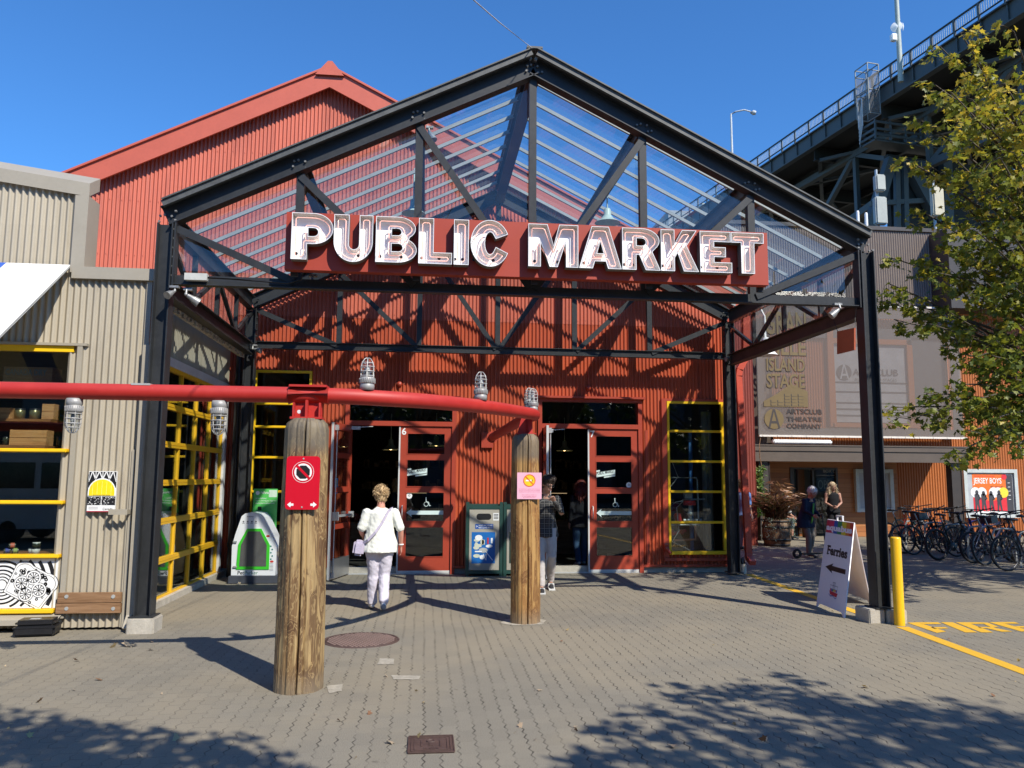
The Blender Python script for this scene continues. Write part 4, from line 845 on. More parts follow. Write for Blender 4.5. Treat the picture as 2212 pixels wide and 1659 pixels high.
mb.rect(0, 0, w_, h_*.025, O, X3, Z3, .003, 5); mb.text('Canada', w_*.57, h_*.05, h_*.055, O, X3, Z3, .003, 1, 'L', 0, w_*.36); mb.text('Granville Island Public Market', w_*.2, h_*.405, h_*.022, O, X3, Z3, .0065, 1, 'L', 0, w_*.6)
for i in range(3): mb.rect(w_*.06, h_*(.07+i*.025), w_*.4, h_*(.076+i*.025), O, X3, Z3, .002, 3)
mb.build('print', [M_wht, M_blk, mat('print_yellow', (.80, .62, .01), .4), mat('print_grey', (.3, .3, .3), .5), mat('print_pale_yellow', (.85, .75, .2), .4), mat('print_crimson', (.35, .01, .03), .4)], q)
# awning
q = thing('awning', aty(60, 570, YB), 'sloping white canvas awning with a blue stripe above the shop window', 'awning'); a = aty(152, 572, YB-.05)
lo = atx(0, 724, a.x); t_ = (YB-.05-lo.y); lo2 = Vector((a.x, YB-.05-1.7, a.z-(a.z-lo.z)*1.7/t_)) if t_ > 0 else Vector((a.x, -1.2, 3))
xb = aty(14, 566, YB-.05).x; mb = MB()
for (x0, x1, mi) in ((-7.0, -6.45, 0), (-6.45, xb-.0, 1), (xb+.0, a.x, 0)):
    mb.add([(x0, a.y, a.z), (x1, a.y, a.z), (x1, lo2.y, lo2.z), (x0, lo2.y, lo2.z), (x0, a.y+.006, a.z-.01), (x1, a.y+.006, a.z-.01), (x1, lo2.y+.006, lo2.z-.008), (x0, lo2.y+.006, lo2.z-.008)], [(3, 2, 1, 0), (4, 5, 6, 7), (1, 2, 6, 5)], mi)
mb.build('canvas', [mat('awning_canvas', (.66, .64, .60), .8, var=.02), mat('awning_blue', (.03, .10, .42), .8, var=.05)], q)
mb = MB(); mb.tube([(a.x-.01, a.y, a.z-.03), (a.x-.01, lo2.y, lo2.z-.03)], .014, 6); mb.tube([(-7, lo2.y, lo2.z-.03), (a.x, lo2.y, lo2.z-.03)], .014, 6); mb.build('frame', M_galv, q)
# goods on the shelves
M_crate = woodmat('crate_wood', (.22, .15, .09), (.36, .26, .16)); M_box = woodmat('pine_box', (.60, .28, .10), (.74, .40, .17))
def crate(p, w, h, d, lab, m, txt=False):
    t = thing('wooden_crate', p, lab, 'crate', 'wooden boxes on the shop window shelves'); mb = MB(); x, y, z = p; n = 2 if h > .12 else 1
    for i in range(n): mb.bevbox(x, x+w, y, y+.012, z+h*i/n+.001, z+h*(i+1)/n-.003, .002)
    for i in range(n): mb.box(x, x+w, y+d-.012, y+d, z+h*i/n, z+h*(i+1)/n-.003)
    mb.box(x, x+.012, y+.012, y+d-.012, z, z+h); mb.box(x+w-.012, x+w, y+.012, y+d-.012, z, z+h); mb.box(x+.012, x+w-.012, y+.012, y+d-.012, z, z+.01); mb.build('slats', m, t)
    if txt: mb = MB(); mb.text('CANADA DRY', x+.02, z+h-.10, .07, (0, y, 0), X3, Z3, .002, 0, 'L', .02, w*.85); mb.build('stencil', mat('faded_blue_stencil', (.12, .22, .30), .7), t)
p = lambda u, v, y=YB+.2: aty(u, v, y)
a = p(5, 836, YB+.3); crate((a.x, YB+.3, zt0), .54, .29, .25, 'large dark soft drink crate with faded blue stencil on the top shelf', M_crate, True)
a = p(20, 962); z = aty(60, 963, YB+.32).z; crate((p(22, 960).x, YB+.17, z), .40, .18, .18, 'long open pine box on the lower shelf', M_box)
zA = aty(60, 907, YB+.32).z
crate((p(92, 900).x, YB+.17, zA), .13, .18, .15, 'upright pine box at the right end of the middle shelf', M_box); crate((p(-8, 900).x, YB+.17, zA), .16, .13, .15, 'small pine box at the left end of the middle shelf', M_box)
M_jar = mat('dark_jar', (.05, .055, .035), .15, var=.3); M_lid = mat('white_jar_lid', (.8, .8, .78), .35); M_tin = mat('gold_tin', (.3, .26, .13), .3, metal=.6)
def jar(x, y, z, r, h, lab, body, lid=None):
    t = thing('jar', (x, y, z), lab, 'jar', 'jars and tins in the shop window'); mb = MB(); mb.lathe([(0, 0), (r, .0), (r, h*.82), (r*.9, h*.86), (0, h*.86)], (x, y, z), 16); mb.build('glass_body', body, t)
    mb = MB(); mb.lathe([(r*.96, h*.8), (r*.98, h), (0, h)], (x, y, z), 16); mb.build('lid', lid or M_black, t)
for u, lab in ((45, 'dull gold tin on the middle shelf beside the small pine box'), (77, 'gold tin with white round label on the middle shelf')):
    c = p(u, 905, YB+.3); jar(c.x, YB+.27, zA, .055, .13, lab, M_tin)
c = p(3, 960); jar(c.x, YB+.3, z, .04, .11, 'small dark jar at the left of the lower shelf', M_jar); c = p(124, 960); jar(c.x-.02, YB+.3, z, .035, .11, 'small dark jar at the right of the lower shelf', M_jar)
c = p(75, 1190, YB+.12); jar(c.x, YB+.14, z4, .045, .06, 'front white lidded jar in the little pyramid on the window ledge', M_lid, M_black); jar(c.x-.05, YB+.17, z4, .04, .06, 'white lidded jar at the left of the little pyramid', M_lid, M_black); jar(c.x+.0, YB+.15, z4+.062, .042, .06, 'white lidded jar on top of the little pyramid', M_jar, M_lid)
for i, (u, col, dz, lab) in enumerate(((14, (.05, .07, .35), 0, 'small bottle with blue label on the window ledge'), (31, (.35, .45, .12), 0, 'small bottle with green label on the window ledge'), (24, (.65, .16, .10), .058, 'small bottle with red label lying on top of two others'))):
    c = p(u, 1192, YB+.12); t = thing('sauce_bottle', (c.x, YB+.13, z4+dz), lab, 'bottle', 'small bottles on the window ledge'); mb = MB(); mb.cyl((c.x-.03, YB+.12, z4+.03+dz), (c.x+.03, YB+.15, z4+.03+dz), .028, .028, 8); mb.build('bottle_body', M_jar, t); mb = MB(); mb.cyl((c.x-.015, YB+.127, z4+.03+dz), (c.x+.02, YB+.144, z4+.03+dz), .0295, .0295, 8, caps=False); mb.build('label', mat('label%d' % i, col, .5), t)
# black case on the ground
c0 = atz(45, 1375), atz(100, 1388); t = thing('toolbox', (c0[0].x, c0[0].y+.1, 0), 'small black plastic case lying on the ground against the beige wall', 'case'); mb = MB()
M = Matrix.Translation((aty(84, 1370, -.08).x, -.12, 0)) @ Matrix.Rotation(radians(8), 4, 'Z'); b1 = MB(); b1.bevbox(-.20, .20, -.13, .13, .012, .115, .02); b1.bevbox(-.205, .205, -.135, .135, .09, .105, .004); b1.bevbox(-.19, .19, -.12, .12, .108, .175, .025); place(b1, M).build('case_shell', M_black, t)
b1 = MB(); b1.box(-.07, .03, -.05, .02, .1755, .177); place(b1, M).build('paper_label', mat('grey_label', (.35, .35, .33), .6), t)
# ================================================================ timber posts and red pipe
def logmat(name, dark, mid, light):
    m, g, b = newmat(name); o = g.obj(); p = g.scale(o, (5.5, 5.5, .75)); n = g.noise(p, 1.6, 5, .6, .9); n2 = g.noise(g.scale(o, (30, 30, 1.2)), 1.2, 5, .7, .6); n3 = g.noise(g.scale(o, (7, 7, 1.7)), 1.5, 3, .5, 1.2)
    rings = g.m('FRACT', g.m('MULTIPLY', n3, 11)); edge = g.m('SUBTRACT', 1, g.ramp(g.m('ABSOLUTE', g.m('SUBTRACT', rings, .5)), .08, .16))
    c = g.mix(g.ramp(n, .38, .58), mid, light); c = g.mix(g.m('MULTIPLY', g.ramp(n3, .44, .56), .8), c, dark); c = g.mix(g.m('MULTIPLY', edge, .7), c, light)
    c = g.mix(g.m('MULTIPLY', g.ramp(n2, .48, .72), .55), c, tuple(x*.45 for x in mid)); z = g.sep(o)[2]
    c = g.mix(g.m('MULTIPLY', g.ramp(z, 1.86, 2.0), .75), c, (.13, .115, .085)); c = g.mix(g.m('MULTIPLY', g.m('SUBTRACT', 1, g.ramp(z, .0, .22)), .6), c, (.20, .16, .11))
    g.put(b.inputs['Base Color'], c); b.inputs['Roughness'].default_value = .62; g.put(b.inputs['Normal'], g.bump(n2, .45, .012)); return m
M_log1 = logmat('weathered_cedar_log', (.085, .038, .014), (.165, .088, .034), (.38, .26, .115)); M_log2 = logmat('golden_cedar_log', (.15, .06, .015), (.27, .125, .032), (.40, .23, .075))
def log(p, r0, r1, h, m, lab, crack=True):
    t = thing('timber_post', p, lab, 'post', 'round timber posts carrying the red pipe'); n = 200; mb = MB(); seed = R.random()*9; rings = []
    zs = [i/26*(h-.09) for i in range(27)]+[h-.04, h]
    for z in zs:
        rr = r0+(r1-r0)*min(1, z/(h-.09)); k = 1 if z <= h-.08 else (.93 if z < h-.02 else .70); row = []
        for j in range(n):
            a = 2*pi*j/n; d = .004*sin(3*a+seed+z)+.004*sin(7*a+z*2.3+seed)+.0015*sin(23*a)
            if crack:
                for ca, wd_, dp in ((-1.50+.03*sin(z*3), .030, .05), (-1.27+.04*sin(z*2.2+1), .024, .022), (-1.95+.02*sin(z*4), .018, .008), (-.9+.03*sin(z*3.3), .016, .008), (-2.4+.02*sin(z*5), .016, .008)):
                    da = abs((a-ca+pi) % (2*pi)-pi)
                    if da < wd_*1.8: d -= dp*(1-da/(wd_*1.8))
            row.append(Vector((p[0]+(rr*k+d)*cos(a), p[1]+(rr*k+d)*sin(a), z)))
        rings.append(row)
    vs = [v for r_ in rings for v in r_]; mb.add(vs, [(i*n+j, i*n+(j+1) % n, (i+1)*n+(j+1) % n, (i+1)*n+j) for i in range(len(rings)-1) for j in range(n)], 0, True); mb.add(rings[-1], [list(range(n))], 0); mb.build('log', m, t); return t
P1 = atz(642, 1501); e_ = (P1-CAM); e_.z = 0; P1 = P1+e_.normalized()*.19; P2 = atz(1134, 1347)+Vector((.01, .10, 0))
H1 = aty(660, 905, P1.y).z; H2 = aty(1137, 938, P2.y).z
log((P1.x, P1.y, 0), .197, .180, H1, M_log1, 'weathered cracked timber post nearer the camera carrying a red sign')
log((P2.x, P2.y, 0), .178, .165, H2, M_log2, 'smoother golden timber post farther back carrying a small pink notice')
def pipemat():
    m, g, b = newmat('red_pipe_paint'); p = g.pos(); n = g.noise(p, 3, 5, .6); c = g.mix(g.ramp(n, .3, .75), (.37, .014, .009), (.45, .025, .017)); sc_ = g.ramp(g.noise(g.scale(p, (3, 3, 3)), 9, 3, .8), .72, .76)
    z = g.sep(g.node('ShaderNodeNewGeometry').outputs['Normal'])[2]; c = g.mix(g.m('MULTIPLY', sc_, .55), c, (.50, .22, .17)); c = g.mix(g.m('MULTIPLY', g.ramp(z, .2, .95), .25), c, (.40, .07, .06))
    g.put(b.inputs['Base Color'], c); g.put(b.inputs['Roughness'], g.m('ADD', .45, g.m('MULTIPLY', n, .15))); return m
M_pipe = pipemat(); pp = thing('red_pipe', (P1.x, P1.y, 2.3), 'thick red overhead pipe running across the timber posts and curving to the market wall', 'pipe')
ZP = aty(642, 868, P1.y).z-.01; rp = .068
plan = [(-12, P1.y-.02), (-6, P1.y-.02), (P1.x-1, P1.y-.02), (P1.x, P1.y-.02), (-1.75, P1.y), (-1.38, P1.y+.14), (-.98, P1.y+.52), (-.60, P1.y+1.12), (-.30, P1.y+1.80), (-.10, P1.y+2.3), (P2.x+.06, P2.y-.30)]
ctrl = [aty(u, v, y) for u, v, y in ((642, 869, P1.y),)]
pts = []
spec = [(-12, None, 0), (-6, None, 0), (P1.x-1, None, 0)]
zb = ZP
curve = [Vector((-12, P1.y, ZP)), Vector((-6, P1.y, ZP)), Vector((P1.x-.6, P1.y, ZP))]
key = [(642, 853.5, P1.y), (760, 857, P1.y+.03), (850, 862, P1.y+.14), (930, 867.5, P1.y+.36), (1000, 874, P1.y+.68), (1055, 880, P1.y+1.08), (1098, 886, P1.y+1.52), (1130, 891, P1.y+1.98), (1149, 894, P1.y+2.4), (1155, 897, P2.y-.08), (1147, 900, P2.y+.14), (1131, 906, P2.y+.48), (1104, 921, P2.y+1.4), (1080, 935, P2.y+2.5), (1064, 944, P2.y+3.6)]
curve = [Vector((-12, P1.y, 2.36)), Vector((-6, P1.y, 2.36))]; k0 = aty(*key[0]); curve = [Vector((-12, P1.y, k0.z)), Vector((-6, P1.y, k0.z)), Vector((-3.5, P1.y, k0.z))]+[aty(*k) for k in key]
def catmull(p, n=6):
    o = []
    for i in range(len(p)-1):
        a, b, c, d = p[max(i-1, 0)], p[i], p[i+1], p[min(i+2, len(p)-1)]
        for j in range(n): t = j/n; o.append(.5*((2*b)+(c-a)*t+(2*a-5*b+4*c-d)*t*t+(3*b-a-3*c+d)*t**3))
    return o+[p[-1]]
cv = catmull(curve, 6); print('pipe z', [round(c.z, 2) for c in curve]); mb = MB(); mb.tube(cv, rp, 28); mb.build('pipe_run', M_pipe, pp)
mb = MB(); x, y = P1.x, P1.y; zc_ = k0.z; mb.tube([(x-.16, y, zc_), (x+.17, y, zc_)], rp+.012, 28); mb.box(x-.15, x+.16, y-rp-.02, y+rp+.02, zc_+rp-.004, zc_+rp+.014)
mb.box(x-.12, x+.12, y-.012, y+.012, H1+.01, zc_-rp+.02); mb.box(x-.01, x+.01, y-.085, y+.085, H1+.01, zc_-rp+.02); mb.box(x-.13, x+.13, y-.1, y+.1, H1-.006, H1+.012); mb.box(x-.115, x-.10, y-.075, y+.075, H1+.012, zc_-rp); mb.box(x+.10, x+.115, y-.075, y+.075, H1+.012, zc_-rp)
mb.disc(-.07, .05, .016, (x, y-.013, H1+.01), X3, Z3, 0, 1); mb.build('saddle', [M_pipe, mat('pale_hole', (.6, .65, .7), .5)], pp)
mb = MB(); q2 = aty(1150, 897, P2.y-.0); x, y = P2.x, P2.y; zq = q2.z-rp
mb.add([(x-.11, y-.05, H2), (x-.0, y-.05, H2), (x-.02, y-.05, zq+.03), (x-.06, y-.05, zq+.03)], [(0, 1, 2, 3)]); mb.beam((x-.07, y-.04, H2-.01), (x-.03, y-.02, zq+.04), .05, .012, Y3); mb.beam((x+.06, y-.04, H2-.01), (x+.045, y-.02, zq+.04), .05, .012, Y3); mb.beam((x+.0, y+.03, H2-.01), (x+.01, y+.03, zq+.04), .012, .12, X3); mb.box(x-.12, x+.12, y-.09, y+.09, H2-.004, H2+.01); mb.build('bracket', M_pipe, pp)
c = cv[-1]; mb = MB(); mb.cyl(c, c+(cv[-1]-cv[-4]).normalized()*.05, rp+.03, rp+.03, 20); mb.box(c.x-.11, c.x+.11, YF-.06, YF-.01, c.z-.14, c.z+.14) ; mb.build('wall_flange', M_redflat, pp)
mb = MB(); c = aty(307, 838.5, P1.y); c.z = k0.z+rp; mb.box(c.x-.075, c.x+.075, P1.y-.045, P1.y+.03, c.z-.012, c.z+.004); mb.build('repair_plate', M_galv, pp)
# caged lamps
def cage_lamp():
    t = thing('caged_lamp', (0, 0, 0), 'x', 'caged lamp', 'caged bulkhead lamps fixed to the red pipe'); m = mat('cast_grey_metal', (.33, .325, .315), .5, metal=.2, var=.15, sc=12)
    q = MB(); q.lathe([(.0, 0), (.062, 0), (.062, .05), (.056, .056), (.056, .06), (.066, .064), (.066, .105), (.058, .115), (.0, .116)], n=28); q.build('lamp_base', m, t)
    q = MB()
    for i in range(26): a = 2*pi*i/26; q.obox((.067*cos(a), .067*sin(a), .084), .006, .004, .042, Matrix.Rotation(a, 3, 'Z'))
    q.build('cooling_fins', m, t)
    q = MB(); q.lathe([(.044, .115), (.046, .21), (.036, .245), (.018, .262), (0, .266)], n=18); q.build('glass_globe', M_cglass, t); q = MB(); q.lathe([(0, .12), (.018, .125), (.022, .18), (.014, .21), (0, .215)], n=12); q.build('bulb', mat('frosted_bulb', (.35, .35, .34), .3), t)
    q = MB()
    for z, r_ in ((.125, .060), (.165, .060), (.205, .059), (.238, .050)): q.tube([(r_*cos(2*pi*i/20), r_*sin(2*pi*i/20), z) for i in range(20)], .0042, 6, closed=True)
    for i in range(6):
        a = 2*pi*i/6+.3; q.tube([(.060*cos(a), .060*sin(a), .112), (.060*cos(a), .060*sin(a), .21), (.050*cos(a), .05*sin(a), .245), (.028*cos(a), .028*sin(a), .275), (.01*cos(a), .01*sin(a), .283)], .0042, 6)
    q.build('wire_cage', mat('cage_metal', (.44, .43, .41), .4, metal=.2), t); return t
proto = cage_lamp(); used = False
def place_lamp(p, up, lab, s=1.):
    global used
    o = proto if not used else copy_tree(proto); used = True; o.location = p; o.rotation_euler = (0 if up else pi, 0, R.random()*.5); o.scale = (s, s, s); o['label'] = lab
def on_pipe(u):
    best = min(cv[8:], key=lambda c: abs(1106+FPX*((c-CAM).dot(RT))/((c-CAM).dot(FW))-u)) if u > 650 else None
    if best is None: c = aty(u, 855, P1.y); return Vector((c.x, P1.y, k0.z))
    return best
for u, up, lab in ((162, 0, 'caged lamp hanging under the pipe in front of the shop window edge'), (475, 0, 'caged lamp hanging under the pipe in front of the yellow gridded door'), (787, 1, 'caged lamp standing on the pipe just right of the nearer timber post'), (1036, 1, 'caged lamp standing on the pipe where it begins to curve back'), (1150, 1, 'caged lamp standing on the pipe directly above the farther timber post')):
    c = on_pipe(u); place_lamp(c+Vector((0, 0, (rp-.008)*(1 if up else -1))), up, lab, 1.0)
c = aty(1143, 893, P2.y+.35); place_lamp(c+Vector((0, 0, rp-.01)), 1, 'caged lamp mostly hidden behind the one above the farther timber post', .95)
# signs on the posts
t = thing('no_stopping_sign', (P1.x, P1.y-.2, 1.4), 'red plate with barred black octagon and two white arrows on the nearer timber post', 'sign'); ys = P1.y-.208
tl, br = aty(618, 985, ys), aty(693, 1101, ys); w_, h_ = aty(692, 1040, ys).x-aty(619, 1040, ys).x, tl.z-br.z; O = Vector((aty(617.5, 1040, ys).x, ys, br.z)); M_sr = mat('sign_red', (.56, .006, .022), .3, var=.03)
mb = MB(); mb.flat([rrect(0, 0, w_, h_, .03)], O, X3, Z3, 0, 0, .004); mb.build('plate', M_sr, t); cx, cz = w_*.5, h_*.70
mb = MB(); mb.disc(cx, cz, .086, O, X3, Z3, .0015, 0, n=36, hole=.083); mb.disc(cx, cz, .070, O, X3, Z3, .0015, 0, n=36); s8 = .058; mb.flat([[(cx+s8*cos(radians(22.5+45*i)), cz+s8*sin(radians(22.5+45*i))) for i in range(8)]], O, X3, Z3, .0025, 1)
dd = Vector((.707, -.707)); nn = Vector((.707, .707)); a = Vector((cx, cz)); mb.flat([[tuple(a-dd*.072-nn*.010), tuple(a+dd*.072-nn*.010), tuple(a+dd*.072+nn*.010), tuple(a-dd*.072+nn*.010)]], O, X3, Z3, .0035, 2)
for s, x in ((-1, .045), (1, w_-.045)): mb.flat([[(x+s*.028, .04), (x+s*.0, .063), (x+s*.0, .049), (x-s*.022, .049), (x-s*.022, .031), (x, .031), (x, .017)][::(1 if s > 0 else -1)]], O, X3, Z3, .0015, 0)
for z in (.02, h_-.02): mb.disc(w_/2, z, .007, O, X3, Z3, .003, 3, n=8)
mb.build('symbol', [M_wht, M_blk, M_sr, M_galv], t)
t = thing('no_smoking_notice', (P2.x, P2.y-.19, 1.5), 'small pink notice with a yellow no smoking roundel on the farther timber post', 'sign'); ys = P2.y-.18; a, b = aty(1117, 1078, ys), aty(1170, 1021, ys); w_, h_ = b.x-a.x, b.z-a.z; O = Vector((a.x, ys, a.z))
mb = MB(); mb.flat([rrect(0, 0, w_, h_, .008)], O, X3, Z3, 0, 0, .004); mb.build('plate', mat('pink_plate', (.78, .42, .52), .4, var=.03), t); cx, cz = w_*.5, h_*.70; rr = w_*.25
mb = MB(); mb.disc(cx, cz, rr, O, X3, Z3, .0015, 0, n=28); mb.disc(cx, cz, rr, O, X3, Z3, .003, 1, n=28, hole=rr*.88); mb.rect(cx-rr*.6, cz-rr*.12, cx+rr*.35, cz+rr*.12, O, X3, Z3, .0025, 2); mb.rect(cx+rr*.4, cz-rr*.14, cx+rr*.5, cz+rr*.14, O, X3, Z3, .0025, 3); a = Vector((cx, cz)); mb.flat([[tuple(a-dd*rr-nn*.006), tuple(a+dd*rr-nn*.006), tuple(a+dd*rr+nn*.006), tuple(a-dd*rr+nn*.006)]], O, X3, Z3, .0035, 1)
for i, l_ in enumerate(('No smoking or vaping within 6 metres', '(20 feet) of doorways into this building', 'including patios, gazebos and air intakes', '', 'Please consider not smoking in any', 'of our public spaces.')):
    if l_: mb.text(l_, w_/2, h_*.37-i*h_*.055, h_*.026, O, X3, Z3, .0015, 4, 'C', 0, w_*.86 if i < 3 else w_*.6)
mb.text('granvilleisland.com', w_/2, h_*.06, h_*.026, O, X3, Z3, .0015, 4, 'C', 0, w_*.5); mb.build('symbol', [mat('roundel_yellow', (.85, .55, .02), .4), mat('roundel_orange', (.75, .12, .03), .4), M_wht, M_blk, mat('notice_text', (.55, .12, .2), .5)], t)
# ================================================================ bins
def bin_(x0, x1, y0, h, lab, blue):
    t = thing('recycling_bin', ((x0+x1)/2, y0+.3, 0), lab, 'bin', 'green framed recycling bins against the red wall'); mf = mat('dark_green_frame', (.018, .055, .045), .4, var=.15); mp = mat('taupe_panel', (.36, .33, .27), .5, var=.05); fw = .055; y1 = y0+.5
    q = MB()
    for x in (x0, x1-fw):
        for y in (y0, y1-fw): q.box(x, x+fw, y, y+fw, 0, h+.06)
    q.box(x0+fw, x1-fw, y0+.002, y0+fw-.004, h-.06, h); q.box(x0+fw, x1-fw, y0+.002, y0+fw-.004, .04, .10); q.build('frame', mf, t)
    q = MB(); q.box(x0-.002, x1+.002, y0-.004, y1+.004, h+.062, h+.085) if False else q.box(x0+.004, x1-.004, y0+.06, y1-.06, h-.004, h+.02); q.build('lid', mf, t)
    q = MB(); q.box(x0+fw+.006, x1-fw-.006, y0+.012, y0+.03, .105, h-.065); q.box(x0+.01, x0+.03, y0+fw, y1-fw, .08, h-.01); q.box(x1-.03, x1-.01, y0+fw, y1-fw, .08, h-.01); d_ = q.build('door_panel', mp, t)
    w = x1-x0; O = Vector((x0, y0+.012, 0)); q = MB(); cx = w*.5; q.flat([rrect(cx-.14, h-.25, cx+.12, h-.14, .05)], O, X3, Z3, .001, 0); q.build('slot', M_blk, d_)
    q = MB()
    if blue:
        q.rect(cx-.16, h-.405, cx+.155, h-.32, O, X3, Z3, .002, 0); q.text('MIXED RECYCLING', cx-.10, h-.357, .024, O, X3, Z3, .003, 1, 'L', .02, .24); q.text('RECYCLAGE MIXTE', cx-.10, h-.395, .024, O, X3, Z3, .003, 1, 'L', .02, .24); q.disc(cx-.13, h-.362, .02, O, X3, Z3, .003, 1, n=3, hole=.01)
        x_0, x_1, z_0, z_1 = cx-.22, cx+.19, .22, h-.46; q.rect(x_0, z_0, x_1, z_1, O, X3, Z3, .002, 2)
        W_, H_ = x_1-x_0, z_1-z_0; U_ = lambda a, b: (x_0+a*W_, z_0+b*H_)
        for (a, b, r1, r2, mi) in ((.3, .82, .16, .09, 1), (.22, .74, .13, .05, 3), (.2, .5, .13, .06, 3), (.75, .55, .15, .05, 1), (.5, .42, .19, .08, 4), (.22, .24, .15, .06, 3), (.45, .2, .11, .07, 1), (.2, .6, .07, .08, 3), (.45, .68, .08, .1, 3)):
            c_ = U_(a, b); q.disc(c_[0], c_[1], r1*W_, O, X3, Z3, .004+.0002*len(q.v) % .001, mi, ry=r2*H_, n=14)
        for (a, b, ww, hh, mi) in ((.66, .62, .07, .2, 5), (.82, .64, .08, .17, 1), (.44, .6, .12, .15, 3), (.12, .52, .3, .1, 3), (.14, .36, .3, .04, 1)): q.rect(*U_(a, b), *U_(a+ww, b+hh), O, X3, Z3, .005, mi)
        for a0, b0, a1, b1 in ((.6, .38, .9, .1), (.62, .3, .62, .1), (.5, .3, .6, .12)):
            c0_, c1_ = Vector(U_(a0, b0)), Vector(U_(a1, b1)); n_ = Vector((-(c1_-c0_).y, (c1_-c0_).x)).normalized()*.006; q.flat([[tuple(c0_-n_), tuple(c1_-n_), tuple(c1_+n_), tuple(c0_+n_)]], O, X3, Z3, .0055, 1)
    else:
        x_0, x_1, z_0, z_1 = cx-.22, cx+.19, .22, h-.46; q.rect(x_0, z_0, x_1, z_1, O, X3, Z3, .002, 0); q.rect(x_0+.05, z_0+.3, x_0+.2, z_0+.5, O, X3, Z3, .003, 1); q.rect(x_0+.1, z_0+.1, x_0+.3, z_0+.22, O, X3, Z3, .003, 3)
    q.rect(w-.17, h-.26, w-.07, h-.13, O, X3, Z3, .002, 1)
    for i in range(4): q.rect(w-.16, h-.16-i*.025, w-.08, h-.147-i*.025, O, X3, Z3, .003, 6)
    q.build('graphic_panel', [mat('bin_blue_label', (.02, .09, .35), .4) if blue else mat('bin_dark_label', (.02, .04, .03), .4), M_wht, mat('bin_blue_panel', (.01, .13, .42), .4, var=.03), mat('bin_cream', (.55, .57, .45), .5), mat('bin_grey', (.42, .42, .40), .5), mat('bin_red', (.5, .03, .03), .5), M_blk], d_)
yb_ = atz(1050, 1245).y; xb0, xb1 = aty(1006, 1170, yb_).x, aty(1086, 1170, yb_).x; hb = aty(1050, 1092, yb_).z
bin_(xb0, xb1+.0, yb_, hb, 'green framed bin with blue mixed recycling panel, left of the farther timber post', True); bin_(xb1+.012, xb1+.012+(xb1-xb0), yb_, hb, 'green framed bin half hidden behind the farther timber post', False)
# ================================================================ dog kennel and green banner
ky = 3.93; t = thing('pet_kennel', (aty(550, 1200, ky).x, ky, 0), 'white house shaped pet kennel with bright green framed door on a grey base', 'kennel'); M_kw = mat('kennel_white', (.80, .80, .80), .3, var=.02); M_kg = mat('kennel_green', (.05, .55, .03), .35, var=.04)
K = lambda u, v: (aty(u, v, ky).x, aty(u, v, ky).z); O = Vector((0, ky, 0)); out = [K(499, 1243), K(594, 1243), K(598, 1180), K(588, 1156), K(570, 1118)]+[K(562, 1110), K(548, 1107), K(530, 1109), K(522, 1115)]+[K(508, 1155), K(501, 1180)]
mb = MB(); mb.flat([out], O, X3, Z3, 0, 0, .55); mb.build('shell', M_kw, t); gi = [K(510, 1230), K(581, 1230), K(583, 1177), K(567, 1140), K(540, 1140), K(515, 1176)]; gi[3] = K(565, 1142); gi[4] = K(534, 1142)
mb = MB(); mb.flat([gi], O, X3, Z3, .012, 0, .012); dr = mb.build('door', M_kg, t); cxg = sum(p[0] for p in gi)/6; czg = sum(p[1] for p in gi)/6; mb = MB(); mb.flat([[(cxg+(x-cxg)*.82, czg+(z-czg)*.86) for x, z in gi]], O, X3, Z3, .015, 0); mb.build('smoked_pane', mat('smoked_acrylic', (.10, .10, .095), .25, var=.1), dr)
mb = MB()
for v in (1170, 1224): p_ = K(508, v); mb.box(p_[0]-.03, p_[0]+.03, ky-.025, ky-.013, p_[1]-.012, p_[1]+.012)
mb.build('hinge', M_galv, dr); mb = MB(); a = K(513, 1241); mb.text('Pet', a[0], a[1], .055, O, X3, Z3, .002, 0, 'L', .02); w1 = textmesh('Pet', .02)[2]*.055/.69; mb.text('Parker', a[0]+w1+.005, a[1], .055, O, X3, Z3, .002, 1, 'L', .0); a = K(534, 1117); mb.text('PetParker', a[0], a[1], .018, O, X3, Z3, .002, 0, 'L', .01)
for i in range(4):
    a = K(526+9*i, 1130); mb.rect(a[0]-.012, a[1]+.01, a[0]+.012, a[1]+.035, O, X3, Z3, .002, 2); mb.rect(a[0]-.02, a[1]-.008, a[0]+.02, a[1]-.002, O, X3, Z3, .002, 2)
for i in range(5): a = K(585+(3 if i % 2 else 0), 1180+7*i); mb.disc(a[0], a[1], .014, O, X3, Z3, .002, 3, n=10)
for i in range(6): a = K(586, 1218-i*0+i*3); mb.rect(a[0]-.03, a[1], a[0]+.03, a[1]+.005, O, X3, Z3, .002, 2)
for u, v in ((579, 1158), (587, 1213)): a = K(u, v); mb.disc(a[0], a[1], .03, O, X3, Z3, .002, 4, ry=.018, n=14)
mb.build('lettering', [M_blk, mat('dark_green_print', (.03, .18, .08), .5), mat('grey_print', (.12, .12, .13), .5), mat('teal_print', (.05, .2, .17), .5), mat('red_print', (.6, .05, .04), .5)], t)
mb = MB(); a, b = aty(494, 1250, ky), aty(606, 1250, ky); mb.bevbox(a.x, b.x, ky-.06, ky+.56, 0, K(550, 1243.5)[1], .01); mb.build('base', mat('slate_base', (.06, .065, .08), .5), t)
t = thing('pet_banner', (aty(575, 1100, ky+.5).x, ky+.5, 0), 'tall bright green pet parking banner standing behind the white kennel', 'banner'); yb2 = ky+.62
B = lambda u, v: (aty(u, v, yb2).x, aty(u, v, yb2).z); O2 = Vector((0, yb2, 0)); bl, tr_ = B(540, 1235), B(600, 1056); mb = MB(); mb.flat([[ (bl[0], .12), (tr_[0], .12), (tr_[0], tr_[1]), (bl[0], tr_[1])]], O2, X3, Z3, 0, 0, .02); mb.build('board', mat('banner_green', (.09, .50, .10), .4, var=.03), t)
